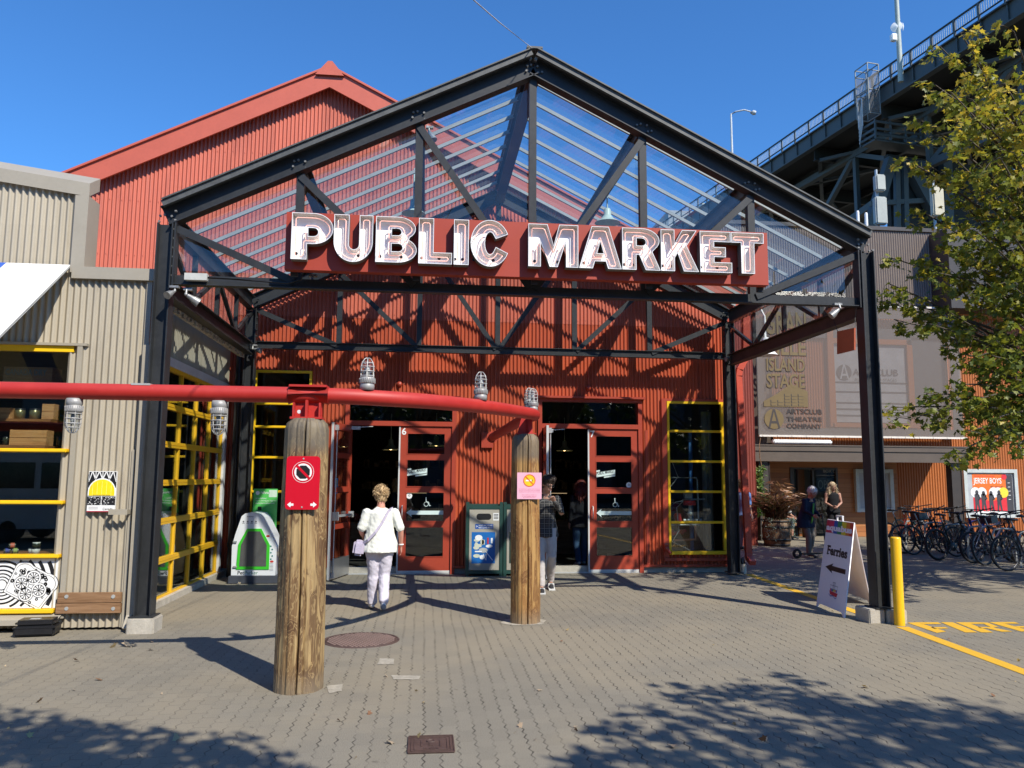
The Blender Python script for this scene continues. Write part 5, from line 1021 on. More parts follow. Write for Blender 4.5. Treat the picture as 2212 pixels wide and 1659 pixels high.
mb = MB(); w_ = tr_[0]-bl[0]; x0 = bl[0]; zt_ = tr_[1]; mb.disc(x0+.07, zt_-.07, .035, O2, X3, Z3, .002, 0, n=12); mb.text('PetParker', x0+.12, zt_-.085, .04, O2, X3, Z3, .002, 0, 'L', .01, w_*.38); mb.flat([rrect(x0+w_*.64, zt_-.14, x0+w_*.98, zt_-.02, .01)], O2, X3, Z3, .002, 1)
for i, s_ in enumerate(("Hi, I'm PetParker!", 'You can now bring your doggo here', "knowing they're safe and comfy.")): mb.text(s_, x0+.04, zt_-.17-i*.04, .022, O2, X3, Z3, .002, 0, 'L', .01, w_*(.45, .86, .8)[i])
mb.rect(x0+w_*.2, zt_-.36, x0+w_*.36, zt_-.30, O2, X3, Z3, .002, 2)
for i in range(3): mb.rect(x0+.03, zt_-.43-i*.025, x0+w_*(.5-.1*i), zt_-.422-i*.025, O2, X3, Z3, .002, 1)
for i in range(9): mb.rect(x0+w_*.8-.02+i*.006, zt_-.95+i*-.02, x0+w_*.8+.06-i*.002, zt_-.94-i*.02, O2, X3, Z3, .003, 2)
mb.build('lettering', [M_wht, mat('pale_print', (.55, .7, .55), .5), M_blk], t)
# ================================================================ manhole covers
M_iron = mat('rusty_cast_iron', (.075, .045, .037), .6, var=.25, sc=8, bump=.3)
c = (atz(698, 1383)+atz(862, 1383))/2; r = (atz(862, 1383)-atz(698, 1383)).length/2; t = thing('manhole_cover', (c.x, c.y, 0), 'large round rusty iron manhole cover between the two timber posts', 'manhole cover'); c = Vector((c.x, atz(780, 1383).y, 0)); r = min(r, .48)
mb = MB(); mb.lathe([(0, .006), (r*.93, .006), (r*.935, .002), (r*.955, .002), (r*.96, .007), (r, .007), (r+.004, .0)], c, 48); mb.build('cover', M_iron, t); mb = MB()
for ix in range(-9, 10):
    for iy in range(-9, 10):
        x, y = (ix+.5*(iy % 2))*r/9.5, iy*r/10.5
        if hypot(x, y) < r*.88: mb.cyl((c.x+x, c.y+y, .006), (c.x+x, c.y+y, .012), r*.036, r*.026, 6)
mb.build('studs', mat('worn_iron_studs', (.17, .11, .09), .5, var=.2), t)
a, b_, c_, d_ = atz(883, 1592), atz(977, 1584), atz(980, 1633), atz(884, 1632); o = (a+b_+c_+d_)/4; t = thing('hydrant_cover', (o.x, o.y, 0), 'small square rusty iron valve cover near the bottom edge', 'manhole cover'); hx, hy = .145, abs(a.y-d_.y)/2; hy = min(hy, .16)
mb = MB(); mb.box(o.x-hx, o.x+hx, o.y-hy, o.y+hy, 0, .006)
for k in (1., .86, .72):
    for s in (-1, 1): mb.box(o.x-hx*k, o.x+hx*k, o.y+s*hy*k-.004, o.y+s*hy*k+.004, .006, .011); mb.box(o.x+s*hx*k-.004, o.x+s*hx*k+.004, o.y-hy*k+.005, o.y+hy*k-.005, .006, .011)
mb.lathe([(.030, .006), (.030, .012), (.022, .012), (.022, .006)], (o.x, o.y+hy*.35, 0), 14); mb.box(o.x-.012, o.x+.012, o.y-.04, o.y+.02, .006, .011)
for x in (-.06, .06):
    mb.box(o.x+x-.005, o.x+x+.005, o.y-.05, o.y+.07, .006, .011)
mb.text('WATER', -.05, -.1, .03, (o.x, o.y, .0065), X3, Y3, .004, 0, 'L', .02, .1); mb.build('cover', M_iron, t)
# ================================================================ theatre building
YT = 13.5; T = lambda u, v, y=YT: aty(u, v, y)
th = thing('theatre', (14, YT, 0), 'theatre with brown ribbed upper walls, orange ribbed side and mesh banner screen on the right', 'building')
M_brown = mat('brown_ribbed_metal', (.165, .128, .102), .5, var=.08); M_orange = mat('orange_ribbed_metal', (.42, .135, .035), .5, var=.07); M_dkbr = mat('dark_brown_metal', (.05, .04, .034), .45, var=.15)
def cedar():
    m, g, b = newmat('orange_cedar_boards'); p = g.pos(); z = g.sep(p)[2]; k = g.m('DIVIDE', z, .145); f = g.m('FRACT', k); row = g.m('FLOOR', k); wn_ = g.node('ShaderNodeTexWhiteNoise', noise_dimensions='1D'); g.put(wn_.inputs['W'], row)
    n = g.noise(g.scale(p, (.6, .6, 14)), 2.5, 5, .6, .6); c = g.mix(wn_.outputs['Value'], (.33, .115, .032), (.46, .19, .06)); c = g.mix(g.m('MULTIPLY', g.ramp(n, .4, .7), .35), c, (.24, .075, .022)); j = g.m('SUBTRACT', 1, g.ramp(f, .02, .07)); c = g.mix(g.m('MULTIPLY', j, .85), c, (.04, .02, .01))
    g.put(b.inputs['Base Color'], c); b.inputs['Roughness'].default_value = .55; g.put(b.inputs['Normal'], g.bump(g.m('MULTIPLY', j, -1), .5, .01)); return m
M_cedar = cedar()
XTL = T(1627, 900).x; zsc_t, zsc_b = T(1850, 668).z, T(1850, 943).z; zroof = T(1950, 500).z; XO = T(2060, 900).x; zor = T(2150, 690).z; zaw = T(1850, 968).z
q = MB(); corr_wall(q, (0, YT, 0), X3, -Y3, XTL-1.2, 32, zsc_t-.3, lambda x: zroof, [], amp=.013, pitch=.078); q.build('upper_wall', M_brown, th)
q = MB(); q.box(XTL-1.2, 32, YT+.06, YT+.2, zaw-.1, zsc_t); q.build('inner_wall', M_brown, th)
q = MB(); q.box(XTL-1.25, 32, YT-.06, YT+14, zroof, zroof+.12); q.build('parapet', M_dkbr, th)
q = MB(); q.box(XTL-1.24, XTL-1.2, YT+.03, YT+14, 0, zroof-.001); q.build('side_wall', M_brown, th)
x_tree = T(2010, 600).x; q = MB(); q.box(T(2013, 640).x, 32, YT-.9, YT+.0, zor+.12, zroof-.1); q.build('upper_wall_shade', M_dkbr, th)  # dark block standing in for the shadow on the upper wall
q = MB(); corr_wall(q, (0, YT-.02, 0), X3, -Y3, XO, 32, 0, lambda x: zor, [], amp=.015, pitch=.085); corr_wall(q, (0, YT-.02, 0), X3, -Y3, T(1835, 700).x-2.6, XO, zaw, lambda x: zsc_t, [], amp=.015, pitch=.085)
xw0 = T(1935, 1050).x; corr_wall(q, (0, YT-.02, 0), X3, -Y3, xw0, XO, 0, lambda x: zaw, [], amp=.015, pitch=.085); q.build('orange_wall', M_orange, th)
q = MB(); q.box(XO, 32, YT-.09, YT+.1, zor, zor+.12); q.build('orange_cap', mat('orange_flashing', (.52, .20, .055), .5), th)
# cedar boarded porch wall with opening to the ticket office
xd0, xd1 = T(1705, 1050).x, T(1808, 1050).x; zd = T(1750, 1010).z
q = MB(); q.box(XTL-1.2, xd0, YT-.06, YT+.1, 0, zaw); q.box(xd1, xw0, YT-.06, YT+.1, 0, zaw); q.box(xd0, xd1, YT-.06, YT+.1, zd, zaw); q.build('boarded_wall', M_cedar, th)
q = MB(); q.add([(xd0, YT+.6, 0), (xd1, YT+.6, 0), (xd1, YT+.6, zd), (xd0, YT+.6, zd)], [(0, 1, 2, 3)]); q.box(xd0, xd0+.1, YT+.1, YT+.6, 0, zd); q.build('office_back', mat('pale_office_boards', (.23, .20, .15), .7, var=.1), th)
xm = T(1755, 1050).x
q = MB(); q.box(xd0, xd0+.12, YT-.08, YT+.05, 0, zd); q.box(xd1-.06, xd1, YT-.08, YT+.05, 0, zd); q.box(xm-.03, xm+.03, YT-.07, YT+.05, 0, zd); q.box(xd0+.12, xd1-.06, YT-.07, YT+.05, zd-.06, zd-.001); q.build('office_frame', M_dkbr, th)
q = MB(); q.box(xd0+.12, xd1-.06, YT-.01, YT, 0.1, zd-.06); q.build('office_glass', M_glass, th)
q = MB(); q.box(T(1737, 1050).x-.1, T(1737, 1050).x+.12, YT+.2, YT+.3, 0, zd); q.build('orange_post', M_orange, th)
O = Vector((0, YT-.014, 0)); a, b = T(1768, 1056), T(1803, 1037); q = MB(); q.box(a.x-.05, b.x+.12, YT+.02, YT+.06, a.z-.08, b.z+.06); q.build('open_sign_board', M_blk, th); q = MB(); q.text('OPEN', a.x, a.z, b.z-a.z, (0, YT+.019, 0), X3, Z3, 0.001, 0, 'L', 0, (b.x-a.x)*1.05); q.build('open_lettering', mat('dim_neon_letters', (.32, .33, .30), .4), th)
q = MB(); a = T(1778, 1021); q.text('BOX OFFICE', a.x, a.z, .09, O, X3, Z3, .001, 0, 'L'); q.rect(T(1762, 1027).x, T(1762, 1027).z, T(1805, 1027).x, T(1762, 1027).z+.012, O, X3, Z3, .001, 0); q.build('office_lettering', mat('faint_white_lettering', (.40, .38, .32), .5), th)
# awning
xa0, xa1 = T(1605, 980, YT-1.6).x, T(2093, 985, YT-1.6).x; za = T(1850, 968, YT-1.6).z; zb_ = T(1850, 998, YT-1.6).z
q = MB(); q.box(xa0, xa1, YT-1.6, YT-.03, zb_+.11, zb_+.16); q.box(xa0, xa1, YT-1.64, YT-1.5, za-.10, za+.04); q.box(xa0+.03, xa1-.03, YT-1.61, YT-1.45, zb_, za-.101); q.box(xa0, xa1, YT-1.66, YT-.1, za+.041, za+.075); q.build('porch_roof', mat('brown_porch_fascia', (.11, .085, .066), .45, var=.1), th)
for u in (1648, 2062):
    x = T(u, 1050, YT-1.4).x; q = MB(); q.box(x-.14, x+.14, YT-1.5, YT-1.25, 0, zb_); q.box(x+.15, x+.165, YT-1.52, YT-1.3, 0, zb_) ; q.build('porch_post', M_dkbr, th)
q = MB(); a, b = T(1655, 952, YT-.5), T(1780, 957, YT-.5); q.bevbox(a.x, b.x, YT-1.0, YT-.8, a.z-.10, a.z+.02, .03); q.build('light_fitting', M_white, th)
# the white ledges above and below the mesh screen
q = MB()
for z in (zsc_t, zsc_b-.06): q.box(XTL, XO+.1, YT-.42, YT-.32, z, z+.055)
x = XTL+.1
while x < XO: q.box(x, x+.02, YT-.43, YT-.421, zsc_b-.055, zsc_b-.01); x += .45
q.build('screen_rails', mat('cream_rail', (.75, .70, .62), .5), th)
def meshmat():
    m = bpy.data.materials.new('fine_grey_mesh'); m.use_nodes = True; nt = m.node_tree; g = NG(nt); b = nt.nodes['Principled BSDF']; out = nt.nodes['Material Output']; g.put(b.inputs['Base Color'], (.22, .18, .155, 1)); b.inputs['Roughness'].default_value = .8
    tr = g.node('ShaderNodeBsdfTransparent'); mx = g.node('ShaderNodeMixShader'); g.put(mx.inputs[0], .56); nt.links.new(tr.outputs[0], mx.inputs[1]); nt.links.new(b.outputs[0], mx.inputs[2]); nt.links.new(mx.outputs[0], out.inputs[0]); return m
M_mesh = meshmat(); sc = thing('mesh_banner', ((XTL+XO)/2, YT-.4, zsc_b), 'see through grey mesh banner with cut theatre lettering stretched over the orange wall', 'banner')
q = MB(); q.rect(XTL, zsc_b, XO+.05, zsc_t, (0, YT-.4, 0), X3, Z3, 0, 0); q.build('mesh', M_mesh, sc)
q = MB(); fr_ = .16
for (x0, x1, z0, z1_) in ((XTL, XTL+.22, zsc_b, zsc_t), (XO-.25, XO+.05, zsc_b, zsc_t), (XTL+.22, XO-.25, zsc_b, zsc_b+.22), (XTL+.22, XO-.25, zsc_t-.35, zsc_t)): q.box(x0, x1, YT-.34, YT-.31, z0, z1_)
q.build('frame', mat('grey_brown_frame', (.14, .13, .12), .6), sc)
M_cut = mat('bronze_banner_print', (.165, .115, .045), .5, var=.1); M_cutd = mat('dark_banner_print', (.05, .04, .035), .5)
OO = Vector((0, YT-.41, 0)); q = MB()
def tline(s, u0, u1, v0, v1, mi=0, bold=.02):
    a, b = T(u0, v1, YT-.41), T(u1, v0, YT-.41); q.text(s, a.x+.02, a.z-.02, b.z-a.z, OO, X3, Z3, .001, 1, 'L', bold, b.x-a.x); q.text(s, a.x, a.z, b.z-a.z, OO, X3, Z3, .006, mi, 'L', bold, b.x-a.x)
tline('GRAN', 1652, 1740, 676, 720); tline('VILLE', 1652, 1740, 733, 765); tline('ISLAND', 1656, 1738, 776, 800); tline('STAGE', 1656, 1738, 809, 836)
for s, v0, v1 in (('ARTSCLUB', 884, 893), ('THEATRE', 901, 909), ('COMPANY', 916, 924)): tline(s, 1699, 1774, v0, v1, 1, .0)
a, b = T(1650, 878, YT-.41), T(1744, 834, YT-.41); w_, h_ = b.x-a.x, b.z-a.z; q.flat([[(a.x, a.z), (b.x, a.z), (b.x, a.z+h_*.75), (a.x+w_*.62, b.z+h_*.08), (a.x+w_*.3, a.z+h_*.6), (a.x, a.z+h_*.25)]], OO, X3, Z3, .004, 0)
for i in range(5):
    for j in range(4 if i > 1 else 2): q.rect(a.x+w_*(.15+.155*i), a.z+h_*(.04+.15*j), a.x+w_*(.17+.155*i), a.z+h_*(.16+.15*j), OO, X3, Z3, .007, 1); q.rect(a.x+w_*(.15+.155*i), a.z+h_*(.04+.15*j), a.x+w_*(.28+.155*i), a.z+h_*(.055+.15*j), OO, X3, Z3, .007, 1)
def alogo(q, x, z, r, mi, mi2, OO=OO):
    q.disc(x, z, r, OO, X3, Z3, .004, mi, n=28); q.flat([[(x-r*.62, z-r*.9), (x-r*.42, z-r*.9), (x-r*.0, z+r*.75), (x+r*.42, z-r*.9), (x+r*.62, z-r*.9), (x+r*.12, z+r*.98), (x-r*.12, z+r*.98)]], OO, X3, Z3, .007, mi2); q.rect(x-r*.35, z-r*.45, x+r*.35, z-r*.2, OO, X3, Z3, .0075, mi2)
a = T(1672, 905, YT-.41); alogo(q, a.x, a.z, .30, 0, 1); q.build('banner_lettering', [M_cut, M_cutd], sc)
# window behind the mesh with theatre logo
a, b = T(1835, 938-28), T(1958, 745+0); a = T(1802, 912); b = T(1952, 747)
q = MB(); q.box(a.x-.2, a.x, YT-.16, YT-.04, a.z-.15, b.z+.7); q.box(b.x, b.x+.18, YT-.16, YT-.04, a.z-.15, b.z+.0); q.box(a.x, b.x, YT-.16, YT-.04, b.z-.0, b.z+.16); q.box(a.x-.1, b.x+.3, YT-.2, YT-.04, a.z-.16, a.z-.03); win = q.build('upper_window_frame', M_orange, th)
q = MB(); q.box(a.x, b.x, YT-.08, YT-.06, a.z, b.z); q.build('blind', mat('grey_blind', (.40, .41, .42), .5), win); q = MB(); hh = b.z-a.z
for f in (.08, .16, .24, .38, .50): q.box(a.x, b.x, YT-.10, YT-.081, a.z+hh*f, a.z+hh*f+.035)
q.box(b.x+.18, b.x+1.25, YT-.12, YT-.05, a.z+hh*.0, b.z+.25); q.box(a.x-1.2, b.x+1.2, YT-.12, YT-.05, b.z+.16, b.z+.5); q.build('blind_slats', mat('dark_grey_band', (.10, .10, .10), .5), win)
q = MB(); OW = Vector((0, YT-.10, 0)); c = T(1820, 805); alogo(q, c.x, c.z, .24, 0, 1, OW); c = T(1839, 811); q.text('ARTSCLUB', c.x, c.z, .2, OW, X3, Z3, .002, 0, 'L', .01, T(1936, 811).x-c.x); c = T(1842, 824); q.text('ALIVE ON OUR STAGES', c.x, c.z, .1, OW, X3, Z3, .002, 0, 'L', 0, T(1932, 811).x-c.x); q.build('window_lettering', [mat('dark_logo_print', (.09, .09, .09), .5), mat('pale_logo_print', (.45, .46, .47), .5)], win)
# posters in cases
def poster_case(u0, v0, u1, v1, lab, y=YT-.1):
    a, b = T(u0, v1, y), T(u1, v0, y); t = thing('poster_case', ((a.x+b.x)/2, y, a.z), lab, 'poster case', 'framed poster cases on the theatre wall'); q = MB(); f = .11
    q.box(a.x, b.x, y-.08, y+.05, a.z, a.z+f); q.box(a.x, b.x, y-.08, y+.05, b.z-f, b.z); q.box(a.x, a.x+f, y-.08, y+.05, a.z+f, b.z-f); q.box(b.x-f, b.x, y-.08, y+.05, a.z+f, b.z-f); q.build('frame', mat('pale_green_frame', (.52, .56, .54), .4), t)
    q = MB(); q.box(a.x+f, b.x-f, y-.03, y+.02, a.z+f, b.z-f); q.build('backing', mat('grey_poster_backing', (.40, .42, .44), .6), t); return t, a.x+f, b.x-f, a.z+f, b.z-f, y-.031
t, x0, x1, z0, z1_, y = poster_case(2084, 1014, 2193, 1118, 'poster case with an orange musical poster, on the orange ribbed wall above the bicycles')
O = Vector((0, y, 0)); w_, h_ = x1-x0, z1_-z0; X = lambda f: x0+w_*f; Z = lambda f: z0+h_*f; q = MB()
q.rect(X(.12), Z(.02), X(.83), Z(.97), O, X3, Z3, .002, 0); q.flat([[(X(.12), Z(.02)), (X(.83), Z(.02)), (X(.83), Z(.42)), (X(.5), Z(.30)), (X(.12), Z(.45))]], O, X3, Z3, .003, 1); q.rect(X(.83), Z(.02), X(.97), Z(.95), O, X3, Z3, .002, 2); q.rect(X(.12), Z(.01), X(.83), Z(.07), O, X3, Z3, .004, 3)
for i, fx in enumerate((.17, .31, .56, .66, .77)): q.disc(X(fx), Z(.52), .16, O, X3, Z3, .004+.0003*i, 3 if i < 4 else 4, n=18)
q.text('JERSEY BOYS', X(.14), Z(.74), h_*.13, O, X3, Z3, .004, 3, 'L', .02, w_*.60); q.text('SEP 5 - OCT 20, 2024', X(.50), Z(.64), h_*.035, O, X3, Z3, .004, 2, 'L', .01, w_*.27); q.rect(X(.16), Z(.91), X(.6), Z(.925), O, X3, Z3, .004, 1); q.disc(X(.80), Z(.90), .09, O, X3, Z3, .004, 1, n=12)
for i, fx in enumerate((.20, .34, .50, .67)):     # four performers in silhouette
    zb_f = .06+.02*(i % 2); q.disc(X(fx), Z(.52-.02*(i in (1, 2))), .055, O, X3, Z3, .006, 2, n=10, ry=.075); q.flat([[(X(fx-.055), Z(.47)), (X(fx-.045), Z(.28)), (X(fx-.05), Z(zb_f)), (X(fx-.02), Z(zb_f)), (X(fx), Z(.24)), (X(fx+.03), Z(zb_f)), (X(fx+.06), Z(zb_f)), (X(fx+.04), Z(.28)), (X(fx+.055), Z(.46)), (X(fx+.02), Z(.49)), (X(fx-.02), Z(.49))]], O, X3, Z3, .006, 2)
    q.flat([[(X(fx+.04), Z(.46)), (X(fx+.085), Z(.36)), (X(fx+.02), Z(.33)), (X(fx+.03), Z(.36)), (X(fx+.05), Z(.37)), (X(fx+.03), Z(.42))]], O, X3, Z3, .006, 2)
for i in range(5): q.rect(X(.87), Z(.75-.1*i), X(.92), Z(.762-.1*i), O, X3, Z3, .004, 3)
q.build('poster', [mat('poster_orange', (.85, .17, .02), .4), mat('poster_red', (.68, .03, .04), .4), mat('poster_charcoal', (.06, .055, .06), .4), M_wht, mat('poster_yellow', (.85, .65, .05), .4)], t)
t, x0, x1, z0, z1_, y = poster_case(1849, 1014, 1926, 1106, 'poster case with a dark striped poster half hidden by the steel post')
O = Vector((0, y, 0)); w_, h_ = x1-x0, z1_-z0; X = lambda f: x0+w_*f; Z = lambda f: z0+h_*f; q = MB(); q.rect(X(.22), Z(.03), X(.88), Z(.97), O, X3, Z3, .002, 0)
for i in range(5): q.rect(X(.24), Z(.55+.07*i), X(.86), Z(.60+.07*i), O, X3, Z3, .003, 1+i)
for i, s_ in enumerate(('LIVE ON STAGE', 'POSTERS', 'TICKETS')): q.text(s_, X(.27), Z((.91, .42, .28)[i]), h_*.05, O, X3, Z3, .004, 6, 'L', .01, w_*.5) if False else q.rect(X(.27), Z((.91, .42, .28)[i]), X(.6), Z((.91, .42, .28)[i]+.04), O, X3, Z3, .004, 6)
q.build('poster', [M_blk]+[mat('stripe%d' % i, c, .5) for i, c in enumerate(((.25, .08, .3), (.02, .25, .08), (.6, .5, .05), (.6, .25, .03), (.5, .04, .04)))]+[mat('dim_white_print', (.4, .4, .4), .5)], t)
q = MB(); a, b = T(1785, 1117, YT-.6), T(1932, 1117, YT-.6); q.box(a.x, b.x, YT-.55, YT-.08, .0, .05)
# antennas on the roof
def antenna(u0, v0, u1, v1, lab, y, mastv=None, m=None):
    a, b = T(u0, v1, y), T(u1, v0, y); t = thing('antenna_panel', ((a.x+b.x)/2, y, a.z), lab, 'antenna', 'mobile phone antennas on the theatre roof'); q = MB(); q.bevbox(a.x, b.x, y-.12, y+.12, a.z, b.z, .04); q.build('panel', m or mat('pale_antenna_housing', (.36, .38, .34), .45), t)
    q = MB(); cx = (a.x+b.x)/2; q.cyl((cx, y+.16, zroof), (cx, y+.16, b.z+.25), .045, .045, 10); q.box(cx-.03, cx+.03, y+.1, y+.2, a.z+.2, a.z+.3); q.build('mast', mat('mast_grey', (.4, .42, .42), .4, metal=.4), t)
antenna(1890, 379, 1909, 413, 'small grey antenna panel at the top of the left roof mast', YT+1.2); antenna(1890, 427, 1912, 485, 'long pale antenna panel below the small one on the left mast', YT+1.2)
antenna(2014, 402, 2034, 468, 'cream antenna panel partly behind the yellowing tree', YT+1.4, m=mat('cream_antenna', (.52, .47, .33), .45))
for u, v, lab in ((1868-14, 458, 'slim white stub antenna at the left corner of the roof'), (1866+6, 462, 'short white pole antenna beside the stub antenna')):
    a = T(u, 490, YT+.8); b = T(u, v, YT+.8); t = thing('stub_antenna', a, lab, 'antenna'); q = MB(); q.cyl((a.x, YT+.8, zroof+.1), (a.x, YT+.8, b.z), .05, .05, 10); q.sphere((a.x, YT+.8, b.z), .05, 8); q.build('pole', M_white, t)
q = MB(); a, b = aty(1575, 900, 10.5), aty(1629, 900, 10.5); corr(q, (0, 10.5, 0), X3, -Y3, a.x, b.x, 0, aty(1600, 640, 10.5).z); t = thing('annex_wall', (a.x, 10.5, 0), 'dark red ribbed annex wall glimpsed between the downspout and the theatre', 'building'); q.build('wall', mat('dull_red_metal', (.20, .04, .025), .5), t)
q = MB(); q.box(a.x, b.x-.02, 10.56, 16, 0, aty(1600, 640, 10.5).z-.05); q.build('annex_body', MATS['dull_red_metal'], t)
# ================================================================ bridge
ZBR = 33.; bl_ = [atz(u, v, ZBR) for u, v in ((1672, 375), (2150, 71))]; b0, b1 = bl_; bd = (b0-b1); bd.z = 0; bd.normalize(); bs = Vector((bd.y, -bd.x, 0)); bs = bs if bs.x > 0 else -bs
br = thing('road_bridge', (b1.x, b1.y, 0), 'high steel road bridge with railings, girders and truss bents crossing behind the tree', 'bridge')
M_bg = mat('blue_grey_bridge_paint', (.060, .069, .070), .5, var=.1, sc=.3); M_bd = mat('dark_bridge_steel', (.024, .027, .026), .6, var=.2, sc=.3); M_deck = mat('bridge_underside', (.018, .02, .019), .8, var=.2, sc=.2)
L0, L1 = -34, 230; Q = lambda s, w, z: Vector((b1.x, b1.y, 0))+bd*s+bs*w+Z3*z; WD = 21
q = MB(); q.beam(Q(L0, .12, ZBR+.8), Q(L1, .12, ZBR+.8), .2, 1.4, Z3); q.beam(Q(L0, 0, ZBR+.05), Q(L1, 0, ZBR+.05), .6, .12, Z3); q.beam(Q(L0, 0, ZBR+1.55), Q(L1, 0, ZBR+1.55), .45, .1, Z3); q.build('edge_girder', M_bg, br)
q = MB(); s = L0; 
while s < 130: q.beam(Q(s, -.02, ZBR+.12), Q(s, -.02, ZBR+1.49), .18, .09, bd); s += 2.19
q.each('girder_stiffener', M_bg, br)
q = MB(); s = L0
while s < 130: q.beam(Q(s, -.2, ZBR+1.4), Q(s, -.2, ZBR+2.9), .14, .14, bd); s += 2.19
q.each('railing_post', M_bg, br)
q = MB(); q.beam(Q(L0, -.2, ZBR+2.85), Q(L1, -.2, ZBR+2.85), .13, .1, Z3); q.beam(Q(L0, -.2, ZBR+1.9), Q(L1, -.2, ZBR+1.9), .1, .08, Z3); q.build('railing_rails', M_bd, br)
q = MB(); s = L0
while s < 120: q.beam(Q(s, -.2, ZBR+1.92), Q(s, -.2, ZBR+2.8), .03, .03, bd); s += .2
q.build('railing_balusters', mat('pale_bridge_baluster', (.32, .36, .38), .5), br)
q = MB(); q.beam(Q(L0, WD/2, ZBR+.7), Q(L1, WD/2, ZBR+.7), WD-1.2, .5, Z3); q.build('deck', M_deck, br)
q = MB(); s = L0
while s < 200: q.ibeam(Q(s, .4, ZBR-.3), Q(s, WD-.4, ZBR-.3), .4, 1.3, .06, Z3); s += 9.15
for w in (4, 8.5, 13, 17.5): q.ibeam(Q(L0, w, ZBR+.1), Q(L1, w, ZBR+.1), .35, .8, .06, Z3)
q.each('floor_beam', M_bd, br, 3)
q = MB(); s = L0
while s < 150:
    q.beam(Q(s, 1, ZBR-.9), Q(s+9.15, 8, ZBR-.9), .35, .3); q.beam(Q(s, 8, ZBR-.9), Q(s+9.15, 1, ZBR-.9), .35, .3); q.beam(Q(s, 9, ZBR-.9), Q(s+9.15, WD-2, ZBR-.9), .35, .3); s += 9.15
q.each('lateral_brace', M_bg, br)
q = MB()
for w in (3., WD-3):       # main truss lines under the deck
    zt, zb2 = ZBR-1.1, ZBR-9; q.beam(Q(-10, w, zt), Q(190, w, zt), .6, .6, Z3); s = -8; k = 0
    pz = lambda s_: zb2+6.0*abs(((s_-6) % 62)/62-.5)*1.7-1
    while s < 150:
        s2 = s+8.8; q.beam(Q(s, w, pz(s)), Q(s2, w, pz(s2)), .55, .6, Z3); q.beam(Q(s, w, zt), Q(s, w, pz(s)), .4, .4, bd); q.beam(Q(s, w, zt if k % 2 else pz(s)), Q(s2, w, pz(s2) if k % 2 else zt), .4, .45, bs); s = s2; k += 1
q.build('main_truss', M_bg, br)
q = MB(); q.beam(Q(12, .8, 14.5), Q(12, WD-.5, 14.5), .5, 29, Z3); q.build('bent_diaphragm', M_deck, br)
def onbent(u, v, s=11.2): r_ = ray(u, v); p0_ = Q(s, 0, 0); return CAM+r_*((p0_-CAM).dot(bd)/r_.dot(bd))
for i, (a, b, w_) in enumerate((((1925, 345), (1876, 500), .9), ((1962, 352), (2030, 478), 1.1), ((1937, 345), (1939, 500), .45), ((1954, 345), (1957, 500), .45), ((2040, 300), (2046, 500), .9), ((1880, 440), (2060, 430), .4))):
    q = MB(); q.beam(onbent(*a), onbent(*b), w_, w_*.7, bd); q.build('bent_member', M_bg, br)
for s in (36, 92):
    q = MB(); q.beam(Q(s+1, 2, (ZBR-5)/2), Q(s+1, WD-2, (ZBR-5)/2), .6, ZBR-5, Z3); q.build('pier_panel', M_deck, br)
    q = MB()
    for w in (2.5, 8, 13, WD-2.5): q.beam(Q(s, w, 0), Q(s, w, ZBR-7), 1., 1., bd)
    for a, b in ((2.5, 8), (8, 13), (13, WD-2.5)):
        for z in (3, 11): q.beam(Q(s, a, z), Q(s, b, z+8), .5, .5); q.beam(Q(s, b, z), Q(s, a, z+8), .5, .5); q.beam(Q(s, a, z+8), Q(s, b, z+8), .5, .6)
    q.build('bridge_pier', M_bd, br)
def bpt(u, w):     # point on the bridge edge seen at picture column u
    best = min(range(-340, 2300), key=lambda s: abs(1106+FPX*((Q(s/10, w, ZBR+3)-CAM).dot(RT))/max(1, (Q(s/10, w, ZBR+3)-CAM).dot(FW))-u)); return best/10
s = bpt(1944, -.4); t = thing('mast_pole', Q(s, -.4, ZBR+.1), 'tall tapering pole with small dish aerials standing on the bridge edge', 'pole'); q = MB(); q.cyl(Q(s, -.45, ZBR+.6), Q(s, -.45, ZBR+14), .22, .13, 12); q.build('pole', mat('pale_green_pole', (.38, .42, .38), .5), t)
q = MB(); c = Q(s, -.6, ZBR+5.3); q.lathe([(.0, .1), (.25, .05), (.45, 0)], c, 16, tuple(-bd*.6-bs*.6)); q.lathe([(.0, .1), (.25, .05), (.34, 0)], c+bs*.6+Z3*.1, 16, tuple(-bd*.4+bs*.5)); q.build('dish', M_white, t); q = MB(); c = Q(s, -.95, ZBR+4.3); q.bevbox(c.x-.22, c.x+.22, c.y-.2, c.y+.2, c.z-.3, c.z+.3, .05); q.build('radio_box', M_white, t)
s = bpt(1581, 1.); c0_ = atd(1580, 300, 92); t = thing('bridge_lamp', (c0_.x, c0_.y, ZBR), 'street lamp with one curved arm on the bridge against blue sky', 'street lamp'); a = atd(1580, 420, 92); b = atd(1579, 247, 92); a = Vector((b.x, b.y, a.z)); q = MB(); q.cyl(a, b, .16, .10, 8); q.build('lamp_column', mat('pale_lamp_grey', (.5, .52, .53), .5), t)
e = atd(1621, 243, 92); q = MB(); q.tube([b, b.lerp(e, .25)+Z3*.25, b.lerp(e, .7)+Z3*.35, e+Z3*.1], .08, 6); q.build('arm', MATS['pale_lamp_grey'], t); f = atd(1633, 244, 92); q = MB(); q.tube([e, e.lerp(f, .5), f], [.12, .28, .2], 8); q.build('lantern', MATS['pale_lamp_grey'], t)
